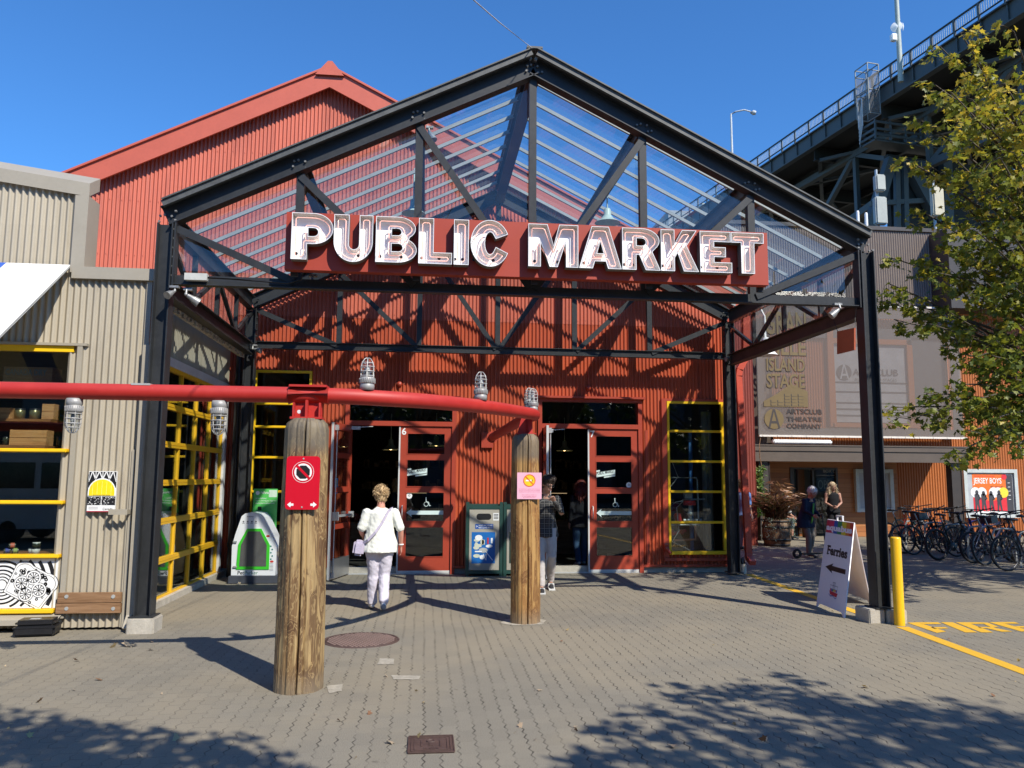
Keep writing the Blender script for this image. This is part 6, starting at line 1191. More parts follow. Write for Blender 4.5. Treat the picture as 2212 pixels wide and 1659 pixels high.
# maintenance baskets slung under and beside the deck
s = bpt(1870, -1); t = thing('inspection_cage', Q(s, -1.2, ZBR), 'wire mesh inspection cage with ladder hanging on the bridge railing', 'cage'); q = MB(); s0, s1 = s-1.2, s+1.3; s0 = s-.7; s1 = s+.8; fr = [(s0, -.3), (s1, -.3), (s1, -1.4), (s0, -1.4)]
for (a, b) in zip(fr, fr[1:]+fr[:1]):
    q.beam(Q(*a, ZBR-.9), Q(*a, ZBR+3.5), .07, .07, bd)
    for z in (-.9, 1.2, 2.9, 3.5): q.beam(Q(*a, ZBR+z), Q(*b, ZBR+z), .07, .07, Z3)
q.build('frame', mat('dull_cage_steel', (.22, .24, .24), .5), t)
def gauze():
    m = bpy.data.materials.new('wire_gauze'); m.use_nodes = True; nt = m.node_tree; g = NG(nt); b = nt.nodes['Principled BSDF']; out = nt.nodes['Material Output']; g.put(b.inputs['Base Color'], (.22, .21, .20, 1)); tr = g.node('ShaderNodeBsdfTransparent'); mx = g.node('ShaderNodeMixShader'); g.put(mx.inputs[0], .35); nt.links.new(tr.outputs[0], mx.inputs[1]); nt.links.new(b.outputs[0], mx.inputs[2]); nt.links.new(mx.outputs[0], out.inputs[0]); return m
q = MB()
for (a, b) in zip(fr, fr[1:]+fr[:1]): q.add([Q(*a, ZBR-.9), Q(*b, ZBR-.9), Q(*b, ZBR+2.8), Q(*a, ZBR+2.8)], [(0, 1, 2, 3)])
q.build('wire_mesh', gauze(), t)
q = MB(); q.beam(Q(s-.2, -1.7, ZBR-1.9), Q(s-.2, -1.7, ZBR+.5), .06, .06, bd); q.beam(Q(s+.3, -1.7, ZBR-1.9), Q(s+.3, -1.7, ZBR+.5), .06, .06, bd)
for i in range(7): q.beam(Q(s-.2, -1.7, ZBR-1.8+.32*i), Q(s+.3, -1.7, ZBR-3.3+.32*i), .04, .04)
q.build('ladder', MATS['pale_lamp_grey'], t)
t = thing('maintenance_traveller', Q(s, 2, ZBR-4), 'grey maintenance gantry with railed platform slung beneath the bridge deck', 'gantry'); q = MB()
q.beam(Q(s-.5, -1.5, ZBR-3.5), Q(s-.5, 8, ZBR-3.5), 1.5, .12, Z3)
for z in (-3.1, -2.6, -2.0): q.beam(Q(s-1.4, -1.5, ZBR+z), Q(s-1.4, 3, ZBR+z), .08, .2, Z3); q.beam(Q(s+.4, -1.5, ZBR+z), Q(s+.4, 3, ZBR+z), .08, .2, Z3); q.beam(Q(s-1.4, -1.5, ZBR+z), Q(s+.4, -1.5, ZBR+z), .08, .2, Z3)
for w in (-1.5, 0, 1.5, 3): q.beam(Q(s-1.4, w, ZBR-3.5), Q(s-1.4, w, ZBR-1.8), .12, .12, bd); q.beam(Q(s+.4, w, ZBR-3.5), Q(s+.4, w, ZBR-1.8), .12, .12, bd)
q.build('platform', M_bg, t); q = MB(); q.beam(Q(s-.5, 3, ZBR-2.7), Q(s-.5, 8, ZBR-2.7), 1., .9, Z3); q.cyl(Q(s-1.2, 3.4, ZBR-2.9), Q(s-1.2, 7.5, ZBR-2.9), .3, .3, 10); q.build('machinery', M_bg, t)
# distant block seen through the canopy glass, and the rest of the horizon
def block(u0, u1, vt, dist, lab, col, steps=()):
    a, b = atd(u0, 1000, dist), atd(u1, 1000, dist); top = atd((u0+u1)/2, vt, dist).z; t = thing('apartment_block', ((a.x+b.x)/2, a.y, 0), lab, 'building'); q = MB(); q.box(a.x, b.x, a.y, a.y+15, 0, top); q.build('wall', mat(lab[:12], col, .7, var=.05, sc=.1), t)
    q = MB(); z = top-2
    while z > 3:
        x = a.x+1
        while x < b.x-1.5: q.box(x, x+1.3, a.y-.05, a.y+.05, z-1.3, z); x += 2.4
        z -= 3
    q.build('window_panes', mat('far_window', (.12, .15, .18), .3), t); return t
block(1453, 1530, 415, 130, 'pale grey apartment block seen through the canopy glass', (.35, .35, .36)); block(1530, 1558, 398, 128, 'cream lift tower rising beside the pale apartment block', (.6, .57, .45))
# overhead wire
t = thing('overhead_wire', aty(1155, 110, 0), 'thin pale wire running up to the left from the canopy ridge', 'wire'); q = MB(); a = aty(1152, 106, -.05); b = aty(960, -55, -3.5); q.tube([a, a.lerp(b, .5)-Z3*.02, b, b+(b-a)*2], .006, 5); q.build('wire', mat('wire_pale', (.45, .47, .5), .4), t)
# ================================================================ A-frame sign, bollard
M_coro = mat('white_corrugated_plastic', (.80, .79, .80), .35, var=.02)
fl, fr_, bk = atz(1763, 1309), atz(1824, 1335), atz(1881, 1305); 
tl, trr = None, None
U = (fr_-fl); wA = U.length; U = U.normalized(); N = U.cross(Z3).normalized()    # N points towards the camera side
HA = 1.14; spread = .58
SV = bk-fr_; SV.z = 0; topc = lambda s: fl+U*(s*wA)+SV*.5+Z3*HA
t = thing('ferry_sandwich_board', (fl+U*wA/2-N*.25), 'white sandwich board pointing left to the ferries, striped rainbow band on top', 'sandwich board'); t.location.z = 0
V = (topc(0)-fl).normalized(); HL = (topc(0)-fl).length
leg = [(0, 0), (.05, 0), (.09, .045), (.13, .055), (wA-.13, .055), (wA-.09, .045), (wA-.05, 0), (wA, 0), (wA*.99, HL), (wA*.01, HL)]
q = MB(); q.flat([leg], fl, U, V, 0, 0, .012); fp = q.build('front_panel', M_coro, t)
bl2 = fl+SV; V2 = (topc(0)-bl2).normalized(); q = MB(); q.flat([leg], bl2, U, V2, 0, 0, .012); q.build('rear_panel', mat('pink_lit_white_plastic', (.80, .70, .70), .35, var=.02), t)  # rear panel is white, the pinkish light on it is mixed into its colour
q = MB(); c = topc(.5); 
for s in (-.10, .085): q.beam(c+U*s+Z3*.0, c+U*(s)+Z3*.06, .03, .02, N)
q.beam(c-U*.115+Z3*.065, c+U*.10+Z3*.065, .025, .02); q.build('handle', M_coro, t)
q = MB(); x0, x1 = wA*.015, wA*.985; cols = [(.55, .02, .05), (.62, .02, .10), (.01, .09, .42), (.01, .25, .09), (.75, .62, .03), (.72, .22, .03), (.60, .06, .03)]; cm = [mat('rainbow%d' % i, c, .4, var=.02) for i, c in enumerate(cols)]
ws = [.12, .17, .14, .16, .16, .13, .12]; x = x0; zt0_, zt1_ = HL*.845, HL*.995
for i, w_ in enumerate(ws): q.rect(x, zt0_, x+(x1-x0)*w_, zt1_, fl, U, V, .0015, i); x += (x1-x0)*w_
q.text('aquabus', x0+.01, zt0_+.045, .085, fl, U, V, .003, 7, 'L', .05, (x1-x0)*.96)
for i in (2, 4, 6): pass
q.text('Ferries', wA*.16, HL*.60, .13, fl, U, V, .0015, 8, 'L', .04, wA*.72)
def serif(x, z, w_): q.rect(x, z, x+w_, z+.013, fl, U, V, .0016, 8)
k = wA*.72/textmesh('Ferries', .04)[2]
for fx, ww in ((.0, .09), (.335, .08), (.475, .08), (.59, .07)): serif(wA*.16+wA*.72*fx-.012, HL*.60-.0, ww)
serif(wA*.16-.015, HL*.60+.117, .06)
za_ = HL*.455; q.flat([[(wA*.16, za_), (wA*.44, za_+.075), (wA*.40, za_+.035), (wA*.88, za_+.035), (wA*.88, za_-.035), (wA*.40, za_-.035), (wA*.44, za_-.075)]], fl, U, V, .0015, 8)
bx, bz = wA*.55, HL*.20   # little ferry boat
q.flat([[(bx-.13, bz+.02), (bx-.10, bz-.03), (bx+.11, bz-.045), (bx+.14, bz+.01)]], fl, U, V, .0015, 0); q.flat([[(bx-.17, bz-.02), (bx-.08, bz-.045), (bx+.0, bz-.03), (bx+.08, bz-.075), (bx+.13, bz-.05), (bx+.08, bz-.06), (bx, bz-.045), (bx-.08, bz-.06)]], fl, U, V, .002, 9)
for i in range(6): q.rect(bx-.11+.038*i, bz+.02, bx-.078+.038*i, bz+.05, fl, U, V, .002, (0, 2, 3, 4, 5, 2)[i])
for (a, b, c_, d) in ((-.12, .05, .12, .056), (-.12, .1, .13, .107), (-.03, .056, -.022, .15), (.03, .056, .038, .15), (-.05, .145, .05, .152), (-.11, .056, -.105, .1), (.11, .056, .115, .1), (.0, .056, .006, .145)): q.rect(bx+a, bz+b, bx+c_, bz+d, fl, U, V, .002, 10)
q.build('printed_face', cm+[mat('pale_pink_letters', (.85, .80, .82), .4), M_blk, mat('wave_blue', (.03, .15, .4), .4), mat('line_grey', (.25, .25, .28), .4)], fp)
bc = atz(1946, 1353)+Vector((.03, .07, 0)); t = thing('bollard', (bc.x, bc.y, 0), 'yellow steel bollard beside the right front steel post', 'bollard'); q = MB(); hb_ = aty(1937, 1160, bc.y).z; q.lathe([(.060, -.02), (.060, hb_-.02), (.056, hb_-.004), (.045, hb_), (0, hb_+.002)], (bc.x, bc.y, 0), 28); q.build('tube', mat('bollard_yellow', (.80, .46, .01), .35, var=.06, sc=5, dirt=((.3, .2, .05), .63, .5)), t)
# ================================================================ people
def remesh(mb, name, mats, parent, vox=.012, smooth=2, paint=None, disp=0):
    """union of the lofts as one continuous skin"""
    me = bpy.data.meshes.new('r'); me.from_pydata([tuple(v) for v in mb.v], [], mb.f); me.update(); o = bpy.data.objects.new('r', me); COL.objects.link(o)
    m = o.modifiers.new('r', 'REMESH'); m.mode = 'VOXEL'; m.voxel_size = vox; m.use_smooth_shade = True
    if smooth: s_ = o.modifiers.new('s', 'SMOOTH'); s_.iterations = smooth; s_.factor = .5
    dg = bpy.context.evaluated_depsgraph_get(); nm = bpy.data.meshes.new_from_object(o.evaluated_get(dg)); bpy.data.objects.remove(o); bpy.data.meshes.remove(me)
    nm.name = name; nm.materials.clear()
    for m_ in (mats if isinstance(mats, list) else [mats]): nm.materials.append(m_)
    if disp and vox < .0105:
        from mathutils import noise as nz
        for v in nm.vertices:
            q = v.co; v.co = q+v.normal*disp*(nz.noise(Vector((q.x*11, q.y*11, q.z*7)))+.6*nz.noise(Vector((q.x*26+q.z*12, q.y*26, q.z*22))))
    if paint:
        for p in nm.polygons: p.material_index = paint(p.center)
    ob = bpy.data.objects.new(name, nm); COL.objects.link(ob); ob.parent = parent; return ob
def loft(mb, secs, side=(1, 0, 0), n=16):
    """secs: (point, radius along side, radius across)"""
    side = Vector(side); k = len(secs); P_ = [Vector(s[0]) for s in secs]; rings = []
    t0 = (P_[1]-P_[0]).normalized(); t1 = (P_[-1]-P_[-2]).normalized()
    S_ = [(P_[0]-t0*min(secs[0][1:3])*.55, secs[0][1]*.55, secs[0][2]*.55)]+list(secs)+[(P_[-1]+t1*min(secs[-1][1:3])*.55, secs[-1][1]*.55, secs[-1][2]*.55)]
    PP = [Vector(s[0]) for s in S_]
    for i, (p, a, b) in enumerate(S_):
        t = (PP[min(i+1, len(PP)-1)]-PP[max(i-1, 0)]).normalized(); s = side-t*side.dot(t)
        s = s.normalized() if s.length > .1 else basis(t)[1]
        u = t.cross(s); rings.append([Vector(p)+s*(a*cos(2*pi*j/n))+u*(b*sin(2*pi*j/n)) for j in range(n)])
    vs = [v for r in rings for v in r]; kk = len(rings)
    mb.add(vs, [(i*n+j, i*n+(j+1) % n, (i+1)*n+(j+1) % n, (i+1)*n+j) for i in range(kk-1) for j in range(n)]+[list(range(n))[::-1], [(kk-1)*n+j for j in range(n)]], 0, True); return mb
def skinmat(name, col): return mat(name, col, .5, var=.06, sc=12)
def clothmat(name, col, var=.1): return mat(name, col, .85, var=var, sc=7, bump=.35, bsc=28, spec=.2)
def plaid():
    m, g, b = newmat('dark_plaid_flannel'); p = g.obj(); s = g.sep(p); d = .075
    def line(v, off, w): return g.m('SUBTRACT', 1, g.ramp(g.m('ABSOLUTE', g.m('SUBTRACT', g.m('FRACT', g.m('ADD', g.m('DIVIDE', v, d), off)), .5)), w*.6, w))
    h = g.m('MAXIMUM', line(s[2], 10, .07), g.m('MAXIMUM', line(s[0], 10.2, .08), line(s[1], 10.2, .05))); big = g.m('ADD', line(s[2], 10.5, .3), line(s[0], 10.7, .3))
    c = g.mix(g.m('MULTIPLY', big, .5), (.008, .008, .009), (.045, .042, .042)); c = g.mix(g.m('MULTIPLY', h, .6), c, (.24, .22, .20)); g.put(b.inputs['Base Color'], c); b.inputs['Roughness'].default_value = .9; return m
def hand(mb, w, d, palm, curl=.5, thumb=1, s=1.):
    """w wrist point, d direction of the hand, palm = direction the palm faces"""
    d = Vector(d).normalized(); palm = Vector(palm); palm = (palm-d*palm.dot(d)).normalized(); a = d.cross(palm)*thumb
    loft(mb, [(w, .026*s, .02*s), (w+d*.045*s, .038*s, .016*s), (w+d*.085*s, .040*s, .014*s)], a, 10); k = w+d*.085*s
    for i, (o, L) in enumerate(((-.029, .060), (-.010, .072), (.010, .068), (.028, .054))):
        p = k+a*o*s; pts = [p]; dd = d.copy(); 
        for j in range(3): dd = (dd+palm*curl*(.5+.25*j)).normalized(); pts.append(pts[-1]+dd*L*s*(.45, .32, .26)[j])
        mb.tube(pts, [.0098*s, .0092*s, .0085*s, .0072*s], 7)
    p = w+d*.03*s-a*.030*s; pts = [p, p-a*.028*s+d*.025*s+palm*.008*s, p-a*.034*s+d*.055*s+palm*.02*s, p-a*.028*s+d*.075*s+palm*.03*s]; mb.tube(pts, [.013*s, .012*s, .0105*s, .008*s], 7)
def person(loc, rz, h, lab, J={}, skin=(.55, .30, .21), top=None, trouser=None, shoe=None, hair=None, hairstyle='short', sleeve=.5, width=1., vox=.011, curl=(.5, .5), palm=None, turn=0, nod=0, seated=False, long_top=.86, build_w=1., group=None, shoe_col=None, bare_leg=False, face=True, leg_loose=.018, armw=0., hem=.192):
    k = h/1.70; t = thing('person', loc, lab, 'person', group, rz); D = dict(pel=(0, 0, .93), ch=(0, 0, 1.25), nk=(0, -.01, 1.43), hd=(0, .02, 1.585), sl=(-.175, 0, 1.385), sr=(.175, 0, 1.385), el=(-.225, -.03, 1.10), er=(.225, -.03, 1.10), wl=(-.235, .03, .865), wr=(.235, .03, .865), hl=(-.085, 0, .90), hr=(.085, 0, .90), kl=(-.09, .02, .49), kr=(.09, .02, .49), al=(-.09, -.02, .085), ar=(.09, -.02, .085), tl=(-.10, .15, .03), tr=(.10, .15, .03)); D.update(J)
    j = {a: Vector(b)*k for a, b in D.items()}; W_ = k*width; ms = skinmat('skin_%.2f' % skin[0], skin); sk = MB()
    hd = j['hd']; R_ = Matrix.Rotation(turn, 3, 'Z') @ Matrix.Rotation(nod, 3, 'X'); hp = lambda x, y, z: hd+R_ @ (Vector((x, y, z))*k)
    # head: skull, jaw, nose, ears, brows, lips
    sk.sphere(hd+R_ @ Vector((0, -.008*k, .028*k)), .085*k, 20, sc=(.92, 1.12, 1.06)); loft(sk, [(hp(0, .015, .0), .068*k, .078*k), (hp(0, .028, -.055), .056*k, .062*k), (hp(0, .046, -.098), .032*k, .036*k)], (1, 0, 0), 14)
    if face:
        loft(sk, [(hp(0, .085, .028), .008*k, .008*k), (hp(0, .106, -.008), .013*k, .014*k), (hp(0, .098, -.018), .016*k, .010*k)], (1, 0, 0), 8)
        sk.tube([hp(-.045, .072, .036), hp(0, .092, .038), hp(.045, .072, .036)], .010*k, 6); sk.tube([hp(-.024, .084, -.048), hp(0, .096, -.046), hp(.024, .084, -.048)], .008*k, 6)
    for s in (-1, 1): sk.sphere(hp(s*.080, -.008, .0), .027*k, 8, sc=(.35, .7, 1.15))
    loft(sk, [(hp(0, -.02, -.06), .050*k, .055*k), (j['nk'], .056*W_, .058*k), (j['nk']-Vector((0, 0, .06*k)), .085*W_, .06*k)], (1, 0, 0))
    ch, pel = j['ch'], j['pel']; mid = (ch+pel)/2
    def torso(m, g, low=0.):
        secs = [(j['nk']-Vector((0, 0, .025*k)), (.09+g)*W_, (.058+g)*k), ((j['sl']+j['sr'])/2+Vector((0, 0, -.02*k)), (.165+g)*W_, (.085+g)*k), (ch, (.158+g)*W_, (.105+g)*k), (mid, (.142+g)*W_*build_w, (.10+g)*k*build_w), (pel, (.158+g+(.016 if low else 0))*W_*build_w, (.108+g)*k*build_w)]
        if low: secs.append((pel-Vector((0, 0, low)), (hem+g)*W_*build_w, (.136+g)*k*build_w)); secs.append((pel-Vector((0, 0, low+.012)), (hem+.001+g)*W_*build_w, (.137+g)*k*build_w)); secs.append((pel-Vector((0, 0, low+.010)), .05*k, .04*k))
        loft(m, secs, (j['sr']-j['sl']).normalized())
    torso(sk, 0)
    arms = (('sl', 'el', 'wl', -1), ('sr', 'er', 'wr', 1))
    def arm(m, a, b, c, g, f=1., s0=.050):
        g += armw
        A_, B_, C_ = j[a], j[b], j[c]; pts = [(A_, (s0+g)*k, (s0+g)*k), (A_.lerp(B_, .4), (.046+g)*k, (.044+g)*k), (B_, (.037+g)*k, (.037+g)*k), (B_.lerp(C_, .35), (.036+g)*k, (.034+g)*k), (C_, (.025+g)*k, (.021+g)*k)]
        if f < 1:      # sleeve ends part of the way (0.5 = elbow)
            if f <= .5: e = A_.lerp(B_, f*2); pts = [pts[0], (A_.lerp(B_, f), (.052+g)*k, (.05+g)*k), (e, (.050+g)*k, (.048+g)*k)]
            else: e = B_.lerp(C_, (f-.5)*2); pts = pts[:3]+[(e, (.036+g)*k, (.034+g)*k)]
        loft(m, pts, (0, 1, 0), 12)
    for i, (a, b, c, s) in enumerate(arms):
        arm(sk, a, b, c, 0); d = (j[c]-j[b]).normalized(); pm = palm[i] if palm else (-s, .2, 0); hand(sk, j[c]+d*.005, d if not (palm and len(pm) > 3) else pm[3:], pm[:3], curl[i], -s, k)
    def leg(m, H_, K_, A_, g, f=1.):
        H_, K_, A_ = j[H_], j[K_], j[A_]; pts = [(H_, (.085+g)*W_*build_w, (.088+g)*k), (H_.lerp(K_, .45), (.072+g)*k, (.075+g)*k), (K_, (.052+g)*k, (.055+g)*k), (K_.lerp(A_, .35), (.050+g)*k, (.054+g)*k), (A_+(K_-A_)*(1-f), (.034+g*1.3)*k, (.036+g*1.3)*k)]; loft(m, pts, (1, 0, 0), 14)
    for a, b, c in (('hl', 'kl', 'al'), ('hr', 'kr', 'ar')): leg(sk, a, b, c, 0)
    for a, b in (('al', 'tl'), ('ar', 'tr')): loft(sk, [(j[a]-Vector((0, 0, .02*k)), .03*k, .03*k), (j[a].lerp(j[b], .5), .036*k, .028*k), (j[b], .032*k, .016*k)], (1, 0, 0), 10)
    body = remesh(sk, 'body', ms, t, vox*.8, 1)
    if face:
        e = MB()
        for s in (-1, 1): e.sphere(hp(s*.032, .083, .016), .0105*k, 8, sc=(1.2, .5, .7))
        e.build('eyes', M_blk, body, world=False); e = MB(); e.tube([hp(-.02, .104, -.048), hp(0, .107, -.047), hp(.02, .104, -.048)], .0045*k, 5); e.build('lips', mat('lips', (.38, .12, .10), .5), body, world=False)
    if trouser:
        m = MB(); loft(m, [(pel+Vector((0, 0, .06*k)), (.150)*W_*build_w, .108*k*build_w), (pel, .170*W_*build_w, .122*k*build_w), (pel-Vector((0, 0, .07*k)), .160*W_*build_w, .118*k*build_w)], (1, 0, 0))
        for a, b, c in (('hl', 'kl', 'al'), ('hr', 'kr', 'ar')): leg(m, a, b, c, leg_loose, .98 if not bare_leg else .5)
        remesh(m, 'trousers', trouser, t, vox, 1, None, .009)
    if top:
        m = MB(); torso(m, .014, max(0, (j['pel'].z-long_top*k))+.001)
        for a, b, c, s in arms:
            if sleeve > 0: arm(m, a, b, c, .012, sleeve, .056)
        m2 = remesh(m, 'top', top, t, vox, 1, None, .009)
    if shoe:
        m = MB()
        for a, b in (('al', 'tl'), ('ar', 'tr')):
            A_, B_ = j[a], j[b]; f_ = (B_-A_); loft(m, [(A_-f_*.22-Vector((0, 0, .035*k)), .034*k, .034*k), (A_.lerp(B_, .35)-Vector((0, 0, .01)), .042*k, .040*k), (A_.lerp(B_, .75), .045*k, .028*k), (A_+f_*1.22, .036*k, .020*k)], (1, 0, 0), 12)
        remesh(m, 'shoes', shoe, t, .010, 1)
    if hair:
        m = MB()
        if hairstyle == 'short': 
            m.sphere(hp(0, -.018, .052), .094*k, 18, sc=(.98, 1.10, .98)); m.sphere(hp(0, -.055, .005), .070*k, 14, sc=(1.05, .8, 1.2))
            rr = random.Random(3)
            for i in range(260):
                a = rr.random()*6.28; b = rr.random()*1.9; d = R_ @ Vector((sin(b)*cos(a), sin(b)*sin(a)*1.05-.1, cos(b))); 
                if d.y > .55 and d.z < .35: continue
                o = hp(0, -.018, .048)+d*.088*k; m.tube([o, o+d*.024*k+Vector((rr.uniform(-.01, .01), -.006, .004))*k], [.009*k, .003*k], 5)
        elif hairstyle == 'long':
            m.sphere(hp(0, -.020, .048), .098*k, 18, sc=(1.0, 1.12, 1.0)); rr = random.Random(5)
            for i in range(46):
                a = -2.9+ i*5.8/45+pi/2+pi; x, y = cos(a), sin(a); o = hp(.082*x, .090*y-.02, .05)
                if y > .35: continue
                L = rr.uniform(.22, .33)*k; out = Vector((x*.03, y*.03-.01, 0))*k; m.tube([o, o+R_ @ out+Vector((0, 0, -L*.35)), o+R_ @ (out*1.7)+Vector((rr.uniform(-.02, .02), rr.uniform(-.02, .02), -L*.8)), o+R_ @ (out*1.4)+Vector((0, 0, -L))], [.020*k, .024*k, .020*k, .007*k], 6)
        elif hairstyle == 'side':
            m.sphere(hp(0, -.022, .050), .095*k, 18, sc=(1.0, 1.12, 1.0)); m.sphere(hp(0, -.06, .0), .068*k, 12, sc=(1.05, .8, 1.2)); m.sphere(hp(.02, .040, .098), .050*k, 10, sc=(1.4, 1.0, .7)); rr = random.Random(9); [m.tube([hp(x_, y_, .10), hp(x_*1.2+rr.uniform(-.02, .02), y_+.03, .145+rr.uniform(-.02, .01)), hp(x_*1.5, y_+.06, .10)], [.014*k, .012*k, .006*k], 5) for x_, y_ in [(rr.uniform(-.06, .06), rr.uniform(-.08, .04)) for _ in range(40)]]
            for s in (-1, 1): m.sphere(hp(s*.076, .0, .03), .03*k, 8, sc=(.5, 1, 1.2))
        o = remesh(m, 'hair', hair, t, .009, 1); m = MB(); rr = random.Random(8); n_ = len(o.data.vertices)
        for i in range(520):
            v_ = o.data.vertices[rr.randrange(n_)]; d = (v_.normal+Vector((rr.gauss(0, .5), rr.gauss(0, .5), .15 if hairstyle != 'long' else -1.6))).normalized(); L_ = (.030 if hairstyle == 'short' else .022 if hairstyle == 'side' else .07)*k
            m.tube([v_.co-d*.004, v_.co+d*L_*.6, v_.co+d*L_+Vector((0, 0, -.006))], [.0042*k, .0032*k, .001*k], 4, caps=False)
        m.build('strands', hair, o, world=False)
    return t, j, hp, k
def sub_(parent, name, mb, m): return mb.build(name, m, parent, world=False)
# 1 woman in white walking away towards door 6
p0 = atz(816, 1322); hz = 1.56
t, j, hp, k = person((p0.x, p0.y+.12, 0), radians(6), hz, 'woman in white top and pale lilac trousers walking away towards door 6', dict(pel=(0, 0, .93), ch=(.0, .015, 1.22), hd=(.0, .05, 1.585), nk=(0, .02, 1.42), sl=(-.185, .01, 1.37), sr=(.185, .0, 1.37), el=(-.27, .02, 1.12), wl=(-.24, .20, 1.02), er=(.285, -.05, 1.12), wr=(.30, .03, .885), hl=(-.09, 0, .90), kl=(-.085, .06, .49), al=(-.085, .10, .085), tl=(-.095, .26, .03), hr=(.085, 0, .9), kr=(.075, .03, .48), ar=(.06, -.17, .13), tr=(.065, -.03, .04)),
  skin=(.58, .27, .19), top=clothmat('white_knit_top', (.72, .73, .66), .03), trouser=clothmat('pale_lilac_trousers', (.56, .53, .60), .04), shoe=clothmat('white_trainer', (.75, .73, .73), .05), hair=mat('sandy_grey_hair', (.52, .37, .20), .8, var=.35, sc=40), sleeve=.48, width=1.12, build_w=1.15, leg_loose=.026, armw=.004, hem=.176, curl=(.6, .45), long_top=.82, vox=.010)
q = MB(); q.lathe([(.032, -.008), (.035, 0), (.032, .008)], j['wr']+Vector((0, -.01, .02)), 14); sub_(t, 'bracelet', q, M_wht)
q = MB(); q.box(j['ar'].x-.035, j['ar'].x+.035, j['ar'].y-.04, j['ar'].y+.0, .035, .045) if False else q.sphere(j['ar']+Vector((0, -.045, -.05)), .036, 10, sc=(1, .5, 1.1)); sub_(t, 'heel_patch', q, mat('grey_sole', (.25, .24, .24), .7))
bag = thing('handbag', (p0.x-.235, p0.y+.16, .70), 'lilac shoulder bag hanging at the left hip of the woman in white', 'bag'); Mx = Matrix.Translation(Vector((p0.x, p0.y+.12, 0))) @ Matrix.Rotation(radians(6), 4, 'Z'); m_l = clothmat('lilac_leather', (.46, .42, .52), .08)
q = MB(); q.bevbox(-.07, .07, -.11, .11, -.10, .09, .03); place(q, Matrix.Translation((p0.x-.265, p0.y+.12, .80)) @ Matrix.Rotation(.12, 4, 'Y')).build('bag_body', m_l, bag)
back = [(.155, .02, 1.30), (.10, -.09, 1.28), (.02, -.128, 1.13), (-.07, -.14, 1.00), (-.16, -.11, .90), (-.235, -.02, .84)]; q = MB(); pts = [Mx @ Vector(p) for p in back]
for a, b in zip(pts, pts[1:]): q.beam(a, b, .008, .032, (0, 0, 1))
q.build('strap', m_l, bag)
# 2 man in plaid shirt coming out, hand to mouth
p0 = atz(1180, 1277); t, j, hp, k = person((p0.x+.0, p0.y+.15, 0), radians(178), 1.73, 'man in dark plaid shirt walking out past the timber post, hand at his mouth', dict(ch=(0, .02, 1.24), hd=(-.03, .09, 1.575), nk=(-.01, .03, 1.42), sr=(.17, .0, 1.38), er=(.19, -.06, 1.12), wr=(.16, .10, .92), sl=(-.18, 0, 1.37), el=(-.25, .06, 1.14), wl=(-.12, .22, 1.33), kl=(-.09, .12, .50), al=(-.10, -.12, .12), tl=(-.10, .04, .04), kr=(.08, .13, .50), ar=(.08, .24, .085), tr=(.085, .41, .03)),
  skin=(.50, .27, .19), top=plaid(), trouser=clothmat('pale_grey_trousers', (.42, .39, .37), .08), shoe=None, hair=mat('dark_brown_hair', (.045, .025, .015), .6, var=.4, sc=40), hairstyle='side', sleeve=1., curl=(1.1, .5), palm=((.3, .6, .2), (-1, .2, 0)), turn=radians(28), nod=radians(-24), long_top=.80, vox=.010)
q = MB()
for s in (-1, 1): q.tube([hp(s*.034+.026*cos(a*pi/6), .098, .016+.018*sin(a*pi/6)) for a in range(12)], .003, 5, closed=True); q.tube([hp(s*.06, .095, .02), hp(s*.082, .02, .018)], .003, 5)
q.tube([hp(-.008, .10, .02), hp(.008, .10, .02)], .003, 5); sub_(t, 'glasses', q, M_blk)
for a, b in (('al', 'tl'), ('ar', 'tr')):
    A_, B_ = j[a], j[b]; f_ = (B_-A_).normalized(); f2 = Vector((f_.x, f_.y, f_.z*.5)).normalized(); q = MB(); loft(q, [(A_+Vector((0, 0, .04)), .036, .036), (A_-Vector((0, 0, .03)), .036, .042), (A_.lerp(B_, .6), .040, .030), (B_+f_*.03, .036, .020)], (1, 0, 0), 12); remesh(q, 'sock', mat('black_sock', (.02, .02, .022), .9), t, .01, 1)
    q = MB(); q.beam(A_-f2*.07+Vector((0, 0, -.065)), B_+f2*.07+Vector((0, 0, -.02)), .095, .028); q.beam(A_.lerp(B_, .62)+Vector((-.045, 0, .0)), A_.lerp(B_, .62)+Vector((.045, 0, .0)), .05, .045); sub_(t, 'sandal', q, mat('white_sandal', (.62, .62, .6), .5))
# 3 woman with auburn hair going in at door 7
p0 = atz(1256, 1224); person((p0.x+.02, p0.y+.1, 0), radians(8), 1.66, 'woman with auburn hair, dark jacket and jeans entering at door 7', dict(al=(-.10, -.12, .10), tl=(-.11, .03, .04), kl=(-.1, .03, .49), kr=(.09, .10, .5), ar=(.09, .12, .085), tr=(.10, .28, .03)), skin=(.5, .28, .2), top=clothmat('black_jacket', (.022, .022, .028)), trouser=clothmat('blue_jeans', (.045, .09, .17)), shoe=clothmat('white_runner', (.6, .62, .65)), hair=mat('auburn_hair', (.16, .03, .025), .6, var=.4, sc=40), hairstyle='long', sleeve=1., long_top=.78, width=1.05, vox=.016, face=False)
# 4 blond shopper just inside door 6
p0 = atz(851, 1216); person((p0.x+.02, p0.y+.4, 0), radians(70), 1.66, 'shopper with tousled blond hair standing in the dark just inside door 6', dict(), skin=(.5, .28, .2), top=clothmat('dark_coat', (.03, .03, .035)), trouser=clothmat('black_trousers', (.02, .02, .024)), shoe=clothmat('dark_shoe', (.03, .03, .03)), hair=mat('blond_hair', (.48, .33, .14), .7, var=.35, sc=40), hairstyle='long', sleeve=1., vox=.018, face=False)
